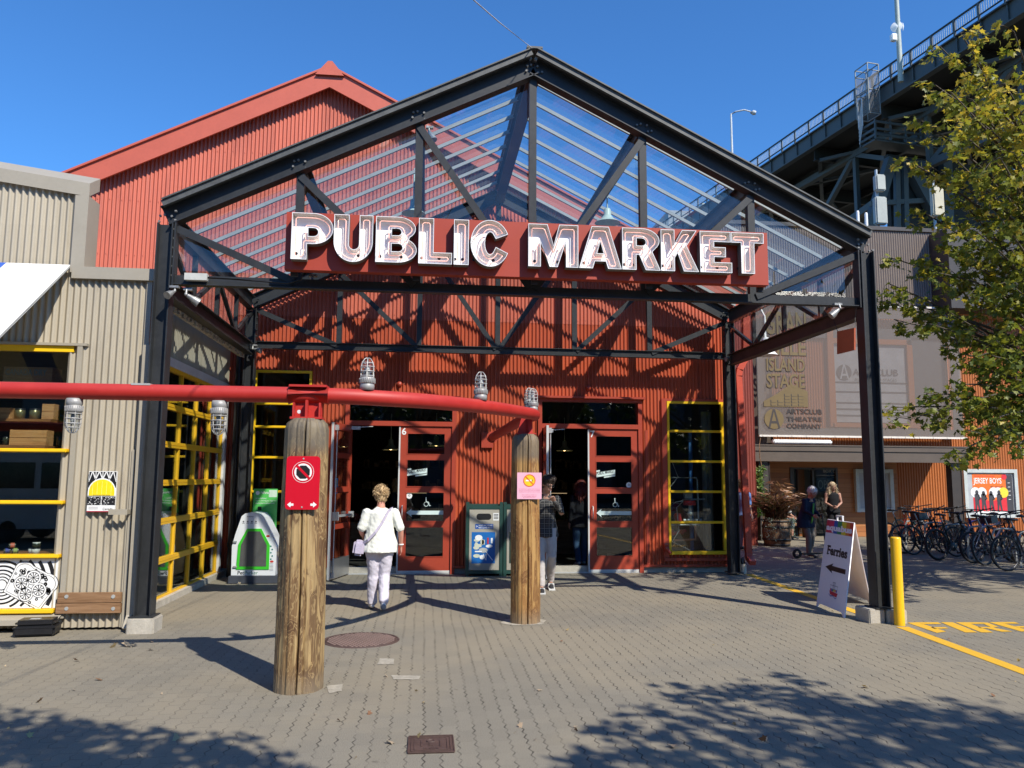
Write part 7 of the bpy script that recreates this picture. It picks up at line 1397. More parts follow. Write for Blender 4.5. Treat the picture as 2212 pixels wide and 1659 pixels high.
# 5 white-haired person with kick scooter
p0 = atz(1742, 1203); t, j, hp, k = person((p0.x+.08, p0.y+.05, 0), radians(-150), 1.54, 'stooped white haired person in a navy jacket holding a kick scooter', dict(pel=(0, -.05, .93), ch=(0, .03, 1.24), nk=(0, .09, 1.41), hd=(0, .17, 1.55), sl=(-.18, .05, 1.38), sr=(.18, .05, 1.38), el=(-.24, .04, 1.10), wl=(-.16, .26, 1.0), er=(.24, .10, 1.12), wr=(.22, .30, 1.02), hl=(-.09, -.04, .9), hr=(.09, -.04, .9), kl=(-.1, .05, .5), al=(-.10, -.03, .085), kr=(.1, .08, .5), ar=(.11, .08, .085), tr=(.12, .24, .03)), skin=(.42, .22, .15), top=clothmat('navy_jacket', (.018, .024, .05)), trouser=clothmat('taupe_trousers', (.20, .18, .15)), shoe=clothmat('grey_trainer', (.10, .10, .11)), hair=mat('white_hair', (.72, .70, .70), .7, var=.1, sc=40), hairstyle='short', sleeve=1., width=1.2, build_w=1.2, curl=(1., 1.), nod=radians(-18), long_top=.72, vox=.014)
q = MB(); loft(q, [(Vector((0, .19, 1.30))*k, .03, .012), (Vector((0, .15, 1.0))*k, .035, .012), (Vector((0, .11, .82))*k, .03, .012)], (1, 0, 0), 8); sub_(t, 'green_shirt_front', q, mat('green_shirt', (.08, .25, .04), .8))
sc_ = thing('kick_scooter', (p0.x, p0.y, 0), 'black folding kick scooter held upright by the white haired person', 'scooter'); d = Matrix.Rotation(radians(-128), 3, 'Z'); G = lambda x, y, z: Vector((p0.x, p0.y, 0))+d @ Vector((x, y, z))
q = MB(); q.tube([G(.0, .42, .10), G(.0, .36, .95)], .017, 8); q.tube([G(-.2, .33, .95), G(.2, .33, .95)], .014, 8); q.build('stem', M_black, sc_); q = MB(); q.beam(G(0, .36, .10), G(.35, .0, .09), .10, .03); q.build('deck', M_black, sc_)
for nm, c in (('front', G(0, .45, .10)), ('rear', G(.45, -.1, .10))):
    q = MB(); ax = d @ Vector((.8, .6, 0)); q.lathe([(.05, -.018), (.10, -.016), (.105, 0), (.10, .016), (.05, .018)], c, 20, ax); q.build('wheel', mat('rubber', (.018, .018, .018), .8), sc_)
# 6 woman in black sleeveless top by the ticket window
p0 = atz(1803, 1172); t, j, hp, k = person((p0.x, p0.y, 0), radians(170), 1.62, 'blonde woman in a black sleeveless top standing by the box office window', dict(el=(-.22, .02, 1.13), wl=(-.06, .17, 1.02), er=(.22, .02, 1.13), wr=(.08, .17, 1.03)), skin=(.42, .22, .15), top=clothmat('black_top', (.012, .012, .013)), trouser=clothmat('black_skirt', (.015, .015, .017)), shoe=clothmat('black_shoe', (.02, .02, .02)), hair=mat('blonde_hair', (.45, .34, .20), .6, var=.3, sc=40), hairstyle='long', sleeve=.0, curl=(.9, .9), vox=.015, turn=radians(15))
# 7 seated person behind the barrel, 8 figure beside the downspout
p0 = atz(1708, 1165); t, j, hp, k = person((p0.x-.05, p0.y+.35, 0), radians(-150), 1.68, 'bare legged person in dark shoes sitting bent forward behind the barrel planter', dict(pel=(0, -.25, .50), ch=(0, -.08, .78), nk=(0, .08, .95), hd=(0, .17, 1.07), sl=(-.18, .04, .92), sr=(.18, .04, .92), el=(-.22, .12, .68), wl=(-.10, .32, .62), er=(.22, .12, .68), wr=(.10, .32, .62), hl=(-.1, -.22, .48), hr=(.1, -.22, .48), kl=(-.14, .22, .52), kr=(.14, .22, .52), al=(-.13, .20, .09), ar=(.13, .24, .09), tl=(-.15, .36, .03), tr=(.16, .4, .03)), skin=(.48, .25, .17), top=clothmat('white_tee', (.5, .5, .5)), trouser=clothmat('dark_shorts', (.06, .07, .09)), shoe=clothmat('dark_grey_shoe', (.05, .06, .07)), hair=mat('grey_hair', (.35, .33, .31), .7, var=.3, sc=40), sleeve=.4, bare_leg=True, nod=radians(-30), long_top=.50, vox=.015)
q = thing('timber_bench', (p0.x, p0.y+.6, 0), 'low dark timber bench behind the barrel planter', 'bench'); mb = MB(); mb.box(p0.x-.7, p0.x+.9, p0.y+.42, p0.y+.85, .36, .41); mb.build('seat', M_board, q)
for x in (p0.x-.6, p0.x+.75): mb = MB(); mb.box(x, x+.06, p0.y+.45, p0.y+.8, 0, .359); mb.build('leg', M_board, q)
p0 = aty(1619, 1190, 9.2); person((p0.x-.14, 9.2, 0), radians(-60), 1.66, 'person in a blue shirt mostly hidden behind the red downspout', dict(), skin=(.45, .24, .17), top=clothmat('blue_shirt', (.10, .18, .38)), trouser=clothmat('grey_slacks', (.18, .18, .19)), shoe=clothmat('dark_boot', (.04, .04, .04)), hair=mat('brown_hair', (.1, .06, .03), .7, var=.3, sc=40), sleeve=.45, vox=.018)
# ================================================================ bicycles
M_tyre = mat('bicycle_tyre', (.014, .014, .015), .75, var=.2); M_rim = mat('bicycle_rim', (.10, .10, .105), .35, metal=.6); M_spoke = mat('bicycle_spoke', (.35, .35, .36), .3, metal=.8); M_bk = mat('bicycle_black', (.013, .013, .015), .5)
def bike(loc, rz, lean, lab, fcol, r=.345, fat=.022, steer=0., style=0, basket=False):
    t = thing('bicycle', loc, lab, 'bicycle', 'bicycles parked along the theatre rack', 0); t.rotation_euler = (lean, 0, rz); mf = mat('bike_frame_%s' % lab.split()[0], fcol, .35, var=.08) if isinstance(fcol, tuple) else fcol
    wb = 1.04; st = Matrix.Translation((wb, 0, 0)) @ Matrix.Rotation(steer, 4, 'Z') @ Matrix.Translation((-wb, 0, 0))
    for x, M in ((0, None), (wb, st)):
        n = 36; q = MB(); q.tube([(x+r*cos(2*pi*i/n), 0, r+r*sin(2*pi*i/n)*(1-fat/r)) for i in range(n)], fat, 8, closed=True)
        if M: place(q, M)
        w = sub_(t, 'wheel', q, M_tyre); q = MB(); q.tube([(x+(r-.035)*cos(2*pi*i/n), 0, r+(r-.035)*sin(2*pi*i/n)) for i in range(n)], .011, 6, closed=True)
        if M: place(q, M)
        sub_(w, 'rim', q, M_rim); q = MB()
        for i in range(16): a = 2*pi*i/16; q.tube([(x+.02*cos(a+.5), .02*(-1)**i, r+.02*sin(a+.5)), (x+(r-.035)*cos(a), 0, r+(r-.035)*sin(a))], .0022, 4, caps=False)
        if M: place(q, M)
        sub_(w, 'spokes', q, M_spoke); q = MB(); q.cyl((x, -.05, r), (x, .05, r), .022, .022, 8)
        if x == 0: q.cyl((x, -.04, r), (x, -.03, r), .05, .05, 12)
        if M: place(q, M)
        sub_(w, 'hub', q, M_bk)
    bb = Vector((.44, 0, r-.06)); stp = Vector((.28, 0, .80)); hb, ht = Vector((.86, 0, .68)), Vector((.83, 0, .83)); q = MB(); tr_ = .019 if style != 2 else .030
    q.tube([bb, stp], tr_, 8); q.tube([bb, hb], tr_*1.25, 8); q.tube([hb-Vector((-.01, 0, .04)), ht+Vector((0, 0, .02))], .022, 8)
    if style != 1: q.tube([stp-Vector((-.01, 0, .08)), ht-Vector((0, 0, .03))], tr_, 8)
    else: q.tube([bb.lerp(stp, .45), hb.lerp(bb, .25)], tr_, 8)
    for s in (-1, 1): q.tube([bb+Vector((0, s*.03, 0)), (0.01, s*.06, r)], .011, 6); q.tube([stp-Vector((-.02, -s*.02, .10)), (.01, s*.06, r)], .009, 6)
    sub_(t, 'frame', q, mf); q = MB()
    for s in (-1, 1): q.tube([hb+Vector((.01, s*.03, -.05)), hb+Vector((.05, s*.055, -.16)), (wb, s*.055, r)], .013, 6)
    q.tube([hb+Vector((.01, -.04, -.05)), hb+Vector((.01, .04, -.05))], .015, 6); place(q, st); sub_(t, 'fork', q, mf if style == 2 else M_bk)
    q = MB(); q.tube([ht, ht+Vector((-.02, 0, .12)), ht+Vector((.05, 0, .17))], .015, 8); c = ht+Vector((.05, 0, .17)); q.tube([c+Vector((-.10, -.31, .03)), c+Vector((-.03, -.2, .02)), c, c+Vector((-.03, .2, .02)), c+Vector((-.10, .31, .03))], .012, 8)
    for s in (-1, 1): q.tube([c+Vector((-.04, s*.21, .02)), c+Vector((-.13, s*.34, .035))], .018, 8); q.tube([c+Vector((.0, s*.2, .0)), c+Vector((.04, s*.3, -.02))], .006, 5)
    q.tube([c, c+Vector((.08, .1, -.05)), c+Vector((.07, .03, -.3)), (wb-.15, 0, .5)], .005, 5); place(q, st); sub_(t, 'handlebar', q, M_bk)
    q = MB(); q.cyl(stp, stp+Vector((-.05, 0, .15)), .014, .014, 8); sub_(t, 'seatpost', q, M_spoke); q = MB(); z = .965; vs = []; loft(q, [(Vector((.40, 0, z-.005)), .018, .018), (Vector((.30, 0, z)), .035, .024), (Vector((.18, 0, z+.012)), .075, .03), (Vector((.13, 0, z+.012)), .07, .026)], (0, 1, 0), 10); sub_(t, 'saddle', q, M_bk)
    q = MB(); q.lathe([(.02, -.004), (.095, -.004), (.10, 0), (.095, .004), (.02, .004)], bb+Vector((0, -.05, 0)), 20, (0, 1, 0)); q.beam(bb+Vector((0, -.07, 0)), bb+Vector((.10, -.07, -.13)), .02, .012); q.beam(bb+Vector((0, .07, 0)), bb+Vector((-.10, .07, .13)), .02, .012); q.box(bb.x+.05, bb.x+.15, -.16, -.07, bb.z-.15, bb.z-.12); q.box(bb.x-.15, bb.x-.05, .07, .16, bb.z+.12, bb.z+.15); q.tube([bb+Vector((0, -.055, .09)), (0, -.05, r+.045)], .005, 4); q.tube([bb+Vector((0, -.055, -.09)), (0, -.05, r-.045)], .005, 4); sub_(t, 'crankset', q, M_bk)
    if basket: q = MB(); q.box(-.25, .12, -.09, .09, .75, .77); q.box(-.2, .1, -.12, .12, .77, .93); sub_(t, 'rear_bag', q, M_bk)
    return t
bk = [((1926, 1189), 14, 'teal bicycle with black tyres, nearest the yellow bollard in the rack', (.01, .16, .15), 0, 0, 0), ((1948, 1178), 24, 'red step through bicycle standing behind the teal one', (.42, .03, .025), 1, .4, 1), ((1975, 1199), 16, 'black bicycle with large wheels between the teal and the dark green ones', (.03, .03, .034), 0, .2, 1),
      ((2029, 1211), 18, 'dark green bicycle with thick tyres in the middle of the rack', (.012, .045, .035), 0, .1, 0), ((2010, 1184), 30, 'salmon bicycle almost hidden behind the dark green one', (.62, .13, .09), 1, -.3, 0), ((2106, 1217), 12, 'silver white mountain bicycle in front on the right side of the rack', (.50, .53, .56), 2, .2, 0),
      ((2090, 1196), 25, 'royal blue bicycle with a thick low frame behind the silver white one', (.01, .05, .32), 2, 0, 1), ((2150, 1205), 28, 'charcoal bicycle with black bag at the right edge behind the silver white one', (.05, .05, .055), 0, .3, 1), ((2178, 1234), 8, 'grey bicycle cut off by the right edge, front of the rack', (.12, .12, .13), 0, .2, 0), ((2056, 1186), 36, 'plain black bicycle deep in the middle of the rack', (.02, .02, .02), 0, -.2, 0)]
bk += [((2000, 1193), 20, 'matte black bicycle wedged left of the dark green one', (.02, .02, .022), 0, .3, 1), ((2068, 1203), 15, 'inky blue bicycle wedged right of the dark green one', (.015, .02, .035), 0, -.2, 1), ((2130, 1222), 20, 'dusky black bicycle between the silver white and grey ones', (.02, .02, .02), 0, .35, 1), ((2205, 1218), 15, 'dim black bicycle farthest right in the rack', (.02, .02, .02), 0, 0, 0), ((1955, 1196), 6, 'slate bicycle crossing in front of the red step through', (.03, .035, .04), 0, .2, 0)]
for (u, v), a, lab, col, sty, ste, bas in bk:
    p = atz(u, v); w = lab.split()[0]+str(u); m_ = mat('frame_paint_'+w, col, .3, var=.08); bike((p.x, p.y, 0), radians(a), radians(R.uniform(-9, -3)), lab, m_, r=.34 if sty != 2 else .33, fat=.028 if 'thick' in lab or sty == 2 else .02, steer=ste, style=sty, basket='bag' in lab or 'matte' in lab)
q = thing('bicycle_rack', (10.6, 7, 0), 'low galvanised rack bars among the parked bicycles', 'rack'); mb = MB()
for i in range(7): y = 4.6+i*.75; mb.tube([(10.5, y, 0), (10.5, y, .6), (10.55, y, .7), (10.75, y, .72), (10.95, y, .7), (11, y, .6), (11, y, 0)], .022, 8)
mb.each('rack_hoop', M_galv, q, 3)
for u, v, lab, col in ((2024-35, 1106-2, 'round black bicycle mirror raised on a thin stalk', 0), (1911+5, 1127-5, '', 0)):
    if not lab: continue
# ================================================================ barrel planter, vines
bc = atz(1690, 1181)+Vector((0, .3, 0)); rb = .36; hb2 = aty(1690, 1122, bc.y-.1).z; t = thing('barrel_planter', (bc.x, bc.y, 0), 'half height oak wine barrel planter with iron hoops beside the porch', 'planter'); q = MB()
M_brl = woodmat('oak_barrel', (.10, .055, .025), (.24, .15, .08), 2); prof = [(rb*.84, 0), (rb*.95, hb2*.2), (rb*1.02, hb2*.5), (rb*.97, hb2*.8), (rb*.88, hb2), (rb*.82, hb2), (rb*.8, hb2-.06), (0, hb2-.06)]; q.lathe(prof, (bc.x, bc.y, 0), 36); q.build('staves', M_brl, t)
for f, rr in ((.06, .885), (.26, .985), (.72, 1.0), (.94, .925)): q = MB(); q.lathe([(rb*rr, hb2*f-.025), (rb*rr+.012, hb2*f-.025), (rb*rr+.012, hb2*f+.025), (rb*rr, hb2*f+.025)], (bc.x, bc.y, 0), 36); q.build('hoop', mat('dark_hoop_iron', (.05, .045, .04), .5, metal=.4), t)
def leafmat(name, c1, c2, c3=None, tr=.3):
    m = bpy.data.materials.new(name); m.use_nodes = True; nt = m.node_tree; g = NG(nt); b = nt.nodes['Principled BSDF']; out = nt.nodes['Material Output']; at = g.node('ShaderNodeAttribute', attribute_name='tint'); f = at.outputs['Fac']
    c = g.mix(g.ramp(f, .0, .6), c1, c2); c = g.mix(g.ramp(f, .6, 1.), c, c3) if c3 else c
    g.put(b.inputs['Base Color'], c); b.inputs['Roughness'].default_value = .45; b.inputs['Specular IOR Level'].default_value = .35; t_ = g.node('ShaderNodeBsdfTranslucent'); nt.links.new(g.mix(.5, c, g.mix(1., c, (1.4, 1.3, .5), 'MULTIPLY')), t_.inputs[0]); mx = g.node('ShaderNodeMixShader'); g.put(mx.inputs[0], tr); nt.links.new(b.outputs[0], mx.inputs[1]); nt.links.new(t_.outputs[0], mx.inputs[2]); nt.links.new(mx.outputs[0], out.inputs[0]); return m
MAPLE = [(0, 0), (.18, .1), (.5, .02), (.36, .3), (.55, .6), (.25, .55), (.12, .75), (0, 1), (-.12, .75), (-.25, .55), (-.55, .6), (-.36, .3), (-.5, .02), (-.18, .1)]
OVAL = [(0, 0), (.22, .3), (.2, .65), (0, 1), (-.2, .65), (-.22, .3)]; BLADE = [(-.03, 0), (.03, 0), (.02, .6), (0, 1), (-.02, .6)]
class Leaves:
    def __init__(s, shape): s.sh = shape; s.v = []; s.f = []; s.t = []
    def leaf(s, p, size, tint, rnd, down=.6, dirv=None):
        d = Vector((rnd.gauss(0, 1), rnd.gauss(0, 1), rnd.gauss(-down, .6))) if dirv is None else Vector(dirv); d.normalize(); n = Vector((rnd.gauss(0, .7), rnd.gauss(0, .7), 1)); x = d.cross(n)
        if x.length < .1: x = d.cross(Vector((1, 0, 0)))
        x.normalize(); n = x.cross(d); o = len(s.v); fold = rnd.uniform(.0, .25)
        for a, b in s.sh: s.v.append(p+x*(a*size)+d*(b*size)+n*(abs(a)*fold*size-b*b*.15*size))
        s.f.append(tuple(range(o, o+len(s.sh)))); s.t.append(tint)
    def build(s, name, m, parent):
        me = bpy.data.meshes.new(name); off = parent.location if parent else Vector(); me.from_pydata([v-off for v in s.v], [], s.f); me.materials.append(m); at = me.attributes.new('tint', 'FLOAT', 'FACE'); at.data.foreach_set('value', s.t); o = bpy.data.objects.new(name, me); COL.objects.link(o); o.parent = parent; return o
rn = random.Random(11)
t = thing('ornamental_grass', (bc.x, bc.y, hb2-.06), 'purple brown fountain grass with trailing silver foliage growing in the barrel', 'plant'); L = Leaves(BLADE)
for i in range(420):
    a = rn.random()*6.28; sp = rn.uniform(.05, .55); ln = rn.uniform(.5, 1.05); base = Vector((bc.x+rn.uniform(-.2, .2), bc.y+rn.uniform(-.2, .2), hb2-.05)); d = Vector((cos(a)*sp, sin(a)*sp, .85))
    p = base; dd = d.normalized(); 
    for s_ in range(3): L.leaf(p, ln*.42, rn.random(), rn, dirv=dd+Vector((0, 0, 0))); p = p+dd*ln*.33; dd = (dd+Vector((cos(a)*.35, sin(a)*.35, -.28))).normalized()
L.build('blades', leafmat('bronze_grass', (.05, .06, .02), (.12, .06, .035), (.25, .12, .08)), t); L = Leaves([(-.09, 0), (.09, 0), (.11, .5), (0, 1), (-.11, .5)])
for i in range(85):
    a = rn.random()*6.28; e = rn.uniform(.25, 1.15); r_ = rn.uniform(.1, .6)*e; L.leaf(Vector((bc.x+cos(a)*r_+.12, bc.y+sin(a)*r_, hb2+1.05-.55*e+rn.uniform(-.1, .15))), rn.uniform(.16, .26), rn.random(), rn, dirv=(cos(a)*.8+.25, sin(a)*.8, rn.uniform(-.3, .5)))
L.build('seed_heads', leafmat('tan_plumes', (.20, .10, .06), (.34, .18, .10), (.45, .28, .17)), t); L = Leaves(OVAL)
for side_ in (-2.4, -.7, -1.5):
    for i in range(150 if side_ != -1.5 else 50): z = hb2+.05-rn.random()**1.3*(.55 if side_ < -2 else .45); a = side_+rn.gauss(0, .22); L.leaf(Vector((bc.x+cos(a)*(rb+.05+rn.random()*.05), bc.y+sin(a)*(rb+.05), z)), rn.uniform(.03, .055), rn.random(), rn)
L.build('trailing_foliage', leafmat('silver_foliage', (.16, .22, .17), (.30, .38, .32)), t)
q = MB(); a, b = atz(1612, 1166), atz(1664, 1169); y0 = a.y; h_ = aty(1640, 1112, y0).z; t = thing('timber_planter', (a.x, y0, 0), 'dark timber planter box under the climbing vine', 'planter'); q.box(aty(1612, 1160, y0).x, aty(1668, 1160, y0).x, y0, y0+.7, 0, h_-.05); q.box(aty(1610, 1160, y0).x, aty(1669, 1160, y0).x, y0-.03, y0+.73, h_-.05, h_); q.build('box', mat('dark_planter_timber', (.10, .055, .04), .7, var=.3, stretch=(.3, 1, 4)), t)
q = thing('climbing_vine', (aty(1645, 1110, y0+.3).x, y0+.3, h_), 'green vine climbing the dark porch post above the planter box', 'plant'); L = Leaves(OVAL); LL = []
for i in range(950):
    f = rn.random()**1.2; v = 1112-f*105; w = (30-18*min(1, f*1.7)) if f < .6 else 10; u = 1641+4*f*0+rn.gauss(0, w*.48); u = max(1613, min(1664, u)); p = aty(u, v+rn.uniform(-3, 3), YT-1.9+rn.uniform(-.25, .15)); L.leaf(p, rn.uniform(.06, .11), rn.random(), rn)
L.build('leaves', leafmat('vine_leaf', (.04, .10, .02), (.10, .20, .04), (.25, .30, .08)), q); mb = MB()
for s_ in (-.1, .08): mb.tube([(aty(1641, 1110, YT-1.85).x+s_+.04*sin(i), YT-1.85+.03*cos(i*2), .5+i*.18) for i in range(14)], .012, 5)
mb.build('stems', M_board, q)
# ================================================================ trees
M_bark = mat('grey_bark', (.085, .07, .055), .9, var=.35, sc=9, bump=.6, bsc=30)
M_leafA = leafmat('maple_leaf', (.085, .125, .022), (.24, .26, .04), (.55, .42, .06), .45); M_leafB = leafmat('shade_tree_leaf', (.03, .06, .012), (.06, .10, .02), (.12, .15, .03), .3)
def bez(a, b, c, n=8): return [a.lerp(b, i/n).lerp(b.lerp(c, i/n), i/n) for i in range(n+1)]
t = thing('maple_tree', (10.2, 2.6, 0), 'maple with yellowing upper leaves reaching in from the right edge', 'tree'); rn = random.Random(21); base = Vector((10.4, 2.9, 0)); q = MB()
trunk = [base, base+Vector((-.1, .1, 1.8)), base+Vector((-.25, .15, 3.6)), base+Vector((-.3, .25, 5.6)), base+Vector((-.35, .3, 7.6)), base+Vector((-.2, .4, 9.4))]; q.tube(catmull(trunk, 4), [.20-.0075*i for i in range(21)], 12); q.build('trunk', M_bark, t)
tips = [(2030, 100, 13.2), (2075, 72, 12.8), (2110, 140, 13.5), (2190, 68, 12.5), (2018, 182, 13.3), (2055, 200, 12.7), (2100, 215, 13.4), (1992, 262, 13.2), (2060, 275, 12.6), (2120, 265, 13.2), (2170, 180, 12.8), (1955, 343, 13.0), (2010, 360, 13.6), (2070, 350, 12.5), (2130, 380, 13.2), (1990, 455, 13.3), (2040, 470, 12.8), (2090, 450, 13.4), (2160, 470, 12.6), (1935, 560, 12.9), (1918, 612, 12.7), (1985, 560, 13.2), (2030, 590, 12.7), (2080, 560, 13.2), (2130, 610, 12.7), (1905, 650, 12.8), (1932, 690, 12.6), (1975, 660, 13.1), (2010, 700, 12.6), (2060, 680, 13.1), (2120, 720, 12.7), (2070, 790, 12.9), (2060, 760, 13.0), (2150, 770, 12.6), (2190, 620, 12.8), (1940, 880, 12.4), (1965, 905, 12.3), (2005, 850, 12.5), (2050, 880, 12.2), (2090, 930, 12.4), (2060, 985, 12.1), (2120, 860, 12.5), (2160, 900, 12.2), (2140, 960, 12.2), (2200, 960, 12.3), (2070, 830, 12.6), (2195, 820, 12.3), (2190, 330, 12.8), (2200, 250, 13), (2040, 530, 13.), (2180, 540, 13.4), (2200, 700, 13), (2110, 500, 12.3), (2160, 340, 12.2), (2090, 640, 12.4)]
for i in range(26): tips.append((2230+rn.random()*420, 90+rn.random()*800, 10.5+rn.random()*4.5))
Lm = Leaves(MAPLE); br_ = MB()
for (u, v, dd) in tips:
    tip = atd(u, v, dd); zt_ = max(2.6, min(8.6, tip.z-rn.uniform(.6, 1.6))); st_ = base+Vector((-.25, .25, zt_)); mid_ = st_.lerp(tip, .5)+Vector((0, 0, rn.uniform(.2, .6))); path = bez(st_, mid_, tip, 9); br_.tube(path, [.045-.0042*i for i in range(10)], 5)
    for jx in range(11):
        f = .40+.60*jx/10; i0 = min(8, int(f*9)); c = path[i0].lerp(path[i0+1], f*9-i0); ax = (path[i0+1]-path[i0]).normalized(); td = (ax+Vector((rn.gauss(0, .8), rn.gauss(0, .8), rn.gauss(-.12, .5)))).normalized(); ln = rn.uniform(.20, .52)*(1.1-.4*f)
        tw = [c, c+td*ln*.5+Vector((0, 0, .02)), c+td*ln+Vector((0, 0, -.05))]
        if jx % 2 == 0: br_.tube(tw, [.009, .006, .003], 4)
        for m_ in range(16):
            g_ = .25+.8*rn.random(); p = tw[0].lerp(tw[2], g_)+Vector((rn.gauss(0, .05), rn.gauss(0, .05), rn.gauss(-.02, .045))); hgt = min(1, max(0, (p.z-3.2)/5.)); tint = min(1, max(0, rn.gauss(.34+.48*hgt, .24))); Lm.leaf(p, rn.uniform(.07, .11), tint, rn)  # tint rises with height, so the sunlit top is put into the leaf colour
Lm.build('crown', M_leafA, t); br_.build('limbs', M_bark, t); print('maple leaves', len(Lm.f))
def shade_tree(name, loc, hh, cr, n, lab, seed, blobs, leaf=.15, trunk_=True):
    rn = random.Random(seed); t = thing(name, loc, lab, 'tree', 'trees behind the viewer'); b = Vector(loc); q = MB(); q.tube([b, b+Vector((.1, 0, hh*.3)), b+Vector((0, .1, hh*.6)), b+Vector((0, 0, hh*.95))], [.22, .17, .12, .03], 10); q.build('trunk', M_bark, t); L = Leaves(MAPLE); lm = MB()
    for (x, y, z, r_) in blobs:
        c = Vector((x, y, z)); s_ = b+Vector((0, 0, min(z*.65, hh*.8))); lm.tube(bez(s_, s_.lerp(c, .5)+Vector((0, 0, .3)), c, 6), [.07-.009*i for i in range(7)], 5)
        for k_ in range(int(n*r_*r_)):
            d = Vector((rn.gauss(0, 1), rn.gauss(0, 1), rn.gauss(0, .62))).normalized()*r_*rn.uniform(.25, 1.)**.6*(1+.25*sin(5*rn.random())); L.leaf(c+d, rn.uniform(.7, 1.2)*leaf, min(1, max(0, rn.gauss(.4, .25))), rn)
    L.build('crown', M_leafB, t); lm.build('limbs', M_bark, t); return t
def above(gx, gy, h): return (gx+SDIR.x/SDIR.z*h, gy+SDIR.y/SDIR.z*h, h)      # the point at height h whose shadow falls on ground point (gx, gy)
def gnd(u, v): p = atz(u, v); return p.x, p.y
# foreground shadows: crowns of trees standing behind the viewer
bl = []
rn = random.Random(5)
for (u, v, r_, h) in ((1500, 1500, .30, 5.), (1420, 1555, .32, 5.2), (1650, 1500, .34, 5.4), (1780, 1520, .42, 5.8), (1900, 1560, .5, 6), (2030, 1570, .5, 5.6), (2150, 1560, .5, 6.2), (1600, 1570, .42, 5.6), (1480, 1620, .32, 5.1), (1350, 1645, .3, 5.3), (1250, 1655, .22, 5.0), (1740, 1610, .45, 5.9), (1890, 1650, .5, 6.1), (2060, 1660, .5, 5.8), (2220, 1650, .55, 6.2), (1600, 1680, .42, 5.5), (1420, 1720, .42, 5.6), (1750, 1760, .55, 6.2), (2000, 1800, .6, 6.6), (2280, 1600, .5, 6.4), (1330, 1580, .20, 5.), (1700, 1468, .16, 5.2)):
    bl.append((*above(*gnd(u, v), h), r_))
shade_tree('street_tree', (4.6, -13.2, 0), 8.5, 3, 640, 'leafy tree behind the viewer on the right, casting the near shadow', 31, bl, .13)
bl = []
for (u, v, r_, h) in ((30, 1600, .5, 5.4), (140, 1610, .42, 5.2), (250, 1610, .34, 5.), (370, 1625, .34, 5.3), (480, 1600, .20, 5.1), (520, 1650, .34, 5.), (420, 1690, .42, 5.4), (250, 1700, .5, 5.8), (80, 1700, .5, 5.6), (-80, 1640, .5, 5.6), (600, 1700, .30, 5.2), (-150, 1560, .4, 5.4), (60, 1552, .16, 5.), (640, 1740, .4, 5.4)):
    bl.append((*above(*gnd(u, v), h), r_))
shade_tree('street_tree', (-1.6, -13.6, 0), 8, 3, 640, 'leafy tree behind the viewer on the left, casting the near shadow', 32, bl, .13)
# shade over the bicycles comes from trees standing to the right
bl = []
for i in range(46):
    gx, gy = rn.uniform(6.0, 15.5), rn.uniform(1.9, 9.8)
    if gx < 7 and gy < 4: continue
    h = rn.uniform(6, 8.6); bl.append((*above(gx, gy, h), rn.uniform(.7, 1.05)))
for gx, gy, r_ in ((5.9, 6.6, .5), (5.6, 7.8, .5), (6.6, 5.2, .5), (5.4, 9.2, .6), (7.4, 9.8, .8), (9.5, 10.2, .8), (5.9, 4.9, .25), (7.2, 2.6, .4), (8.4, 1.9, .4)): bl.append((*above(gx, gy, 7.2), r_))
shade_tree('plaza_tree', (17.5, -1.5, 0), 9.5, 4, 300, 'tall leafy tree to the right outside the picture, shading the bicycles', 33, bl, .18)
# more trees across the square, seen only in the glass
bl = []
for i in range(12): a = rn.random()*6.3; bl.append((-3+rn.uniform(-2.6, 2.6), -22+rn.uniform(-2, 2), 4.5+rn.uniform(-1.5, 3), rn.uniform(.9, 1.4)))
tr0 = shade_tree('square_tree', (-3, -22, 0), 9, 3, 130, 'broad leafy tree across the square mirrored in the shop glass', 34, bl, .26)
for x, y, s_, rz, w_ in ((-12, -21, 1.1, 1, 'leftmost'), (5, -25, 1.15, 2, 'tallest'), (13, -21, 1.2, 3, 'right hand'), (-21, -18, 1.2, 4, 'farthest left'), (22, -24, 1.2, 5, 'farthest right')): c = copy_tree(tr0); c.location = (x, y, 0); c.scale = (s_,)*3; c.rotation_euler.z = rz; c['label'] = w_+' of the background trees across the square, mirrored in the shop glass'
# white van parked behind the viewer, mirrored in the shop window
t = thing('parked_van', (-9.6, -12.5, 0), 'white panel van parked across the square, mirrored in the shop window', 'van'); x0, y0 = -12.5, -13.4; q = MB()
side = [(0, .35), (5.0, .35), (5.1, .9), (4.9, 1.25), (4.2, 1.4), (3.6, 2.15), (3.2, 2.25), (.15, 2.25), (0, 2.1)]; q.flat([side], (x0, y0, 0), X3, Z3, 0, 0); q.flat([side], (x0, y0+1.9, 0), X3, Z3, 0, 0)
for a, b in zip(side, side[1:]+side[:1]): q.add([(x0+a[0], y0, a[1]), (x0+b[0], y0, b[1]), (x0+b[0], y0+1.9, b[1]), (x0+a[0], y0+1.9, a[1])], [(0, 1, 2, 3)])
q.build('van_body', mat('van_white', (.6, .62, .64), .25), t); q = MB(); q.flat([[(3.05, 1.35), (4.1, 1.4), (3.55, 2.05), (3.05, 2.1)]], (x0, y0+1.905, 0), X3, Z3, 0, 0, -.01); q.rect(.4, 1.35, 1.5, 2.0, (x0, y0+1.906, 0), X3, Z3, 0, 0); q.rect(1.65, 1.35, 2.9, 2.0, (x0, y0+1.906, 0), X3, Z3, 0, 0); q.build('windows', mat('van_glass', (.01, .012, .015), .08), t)
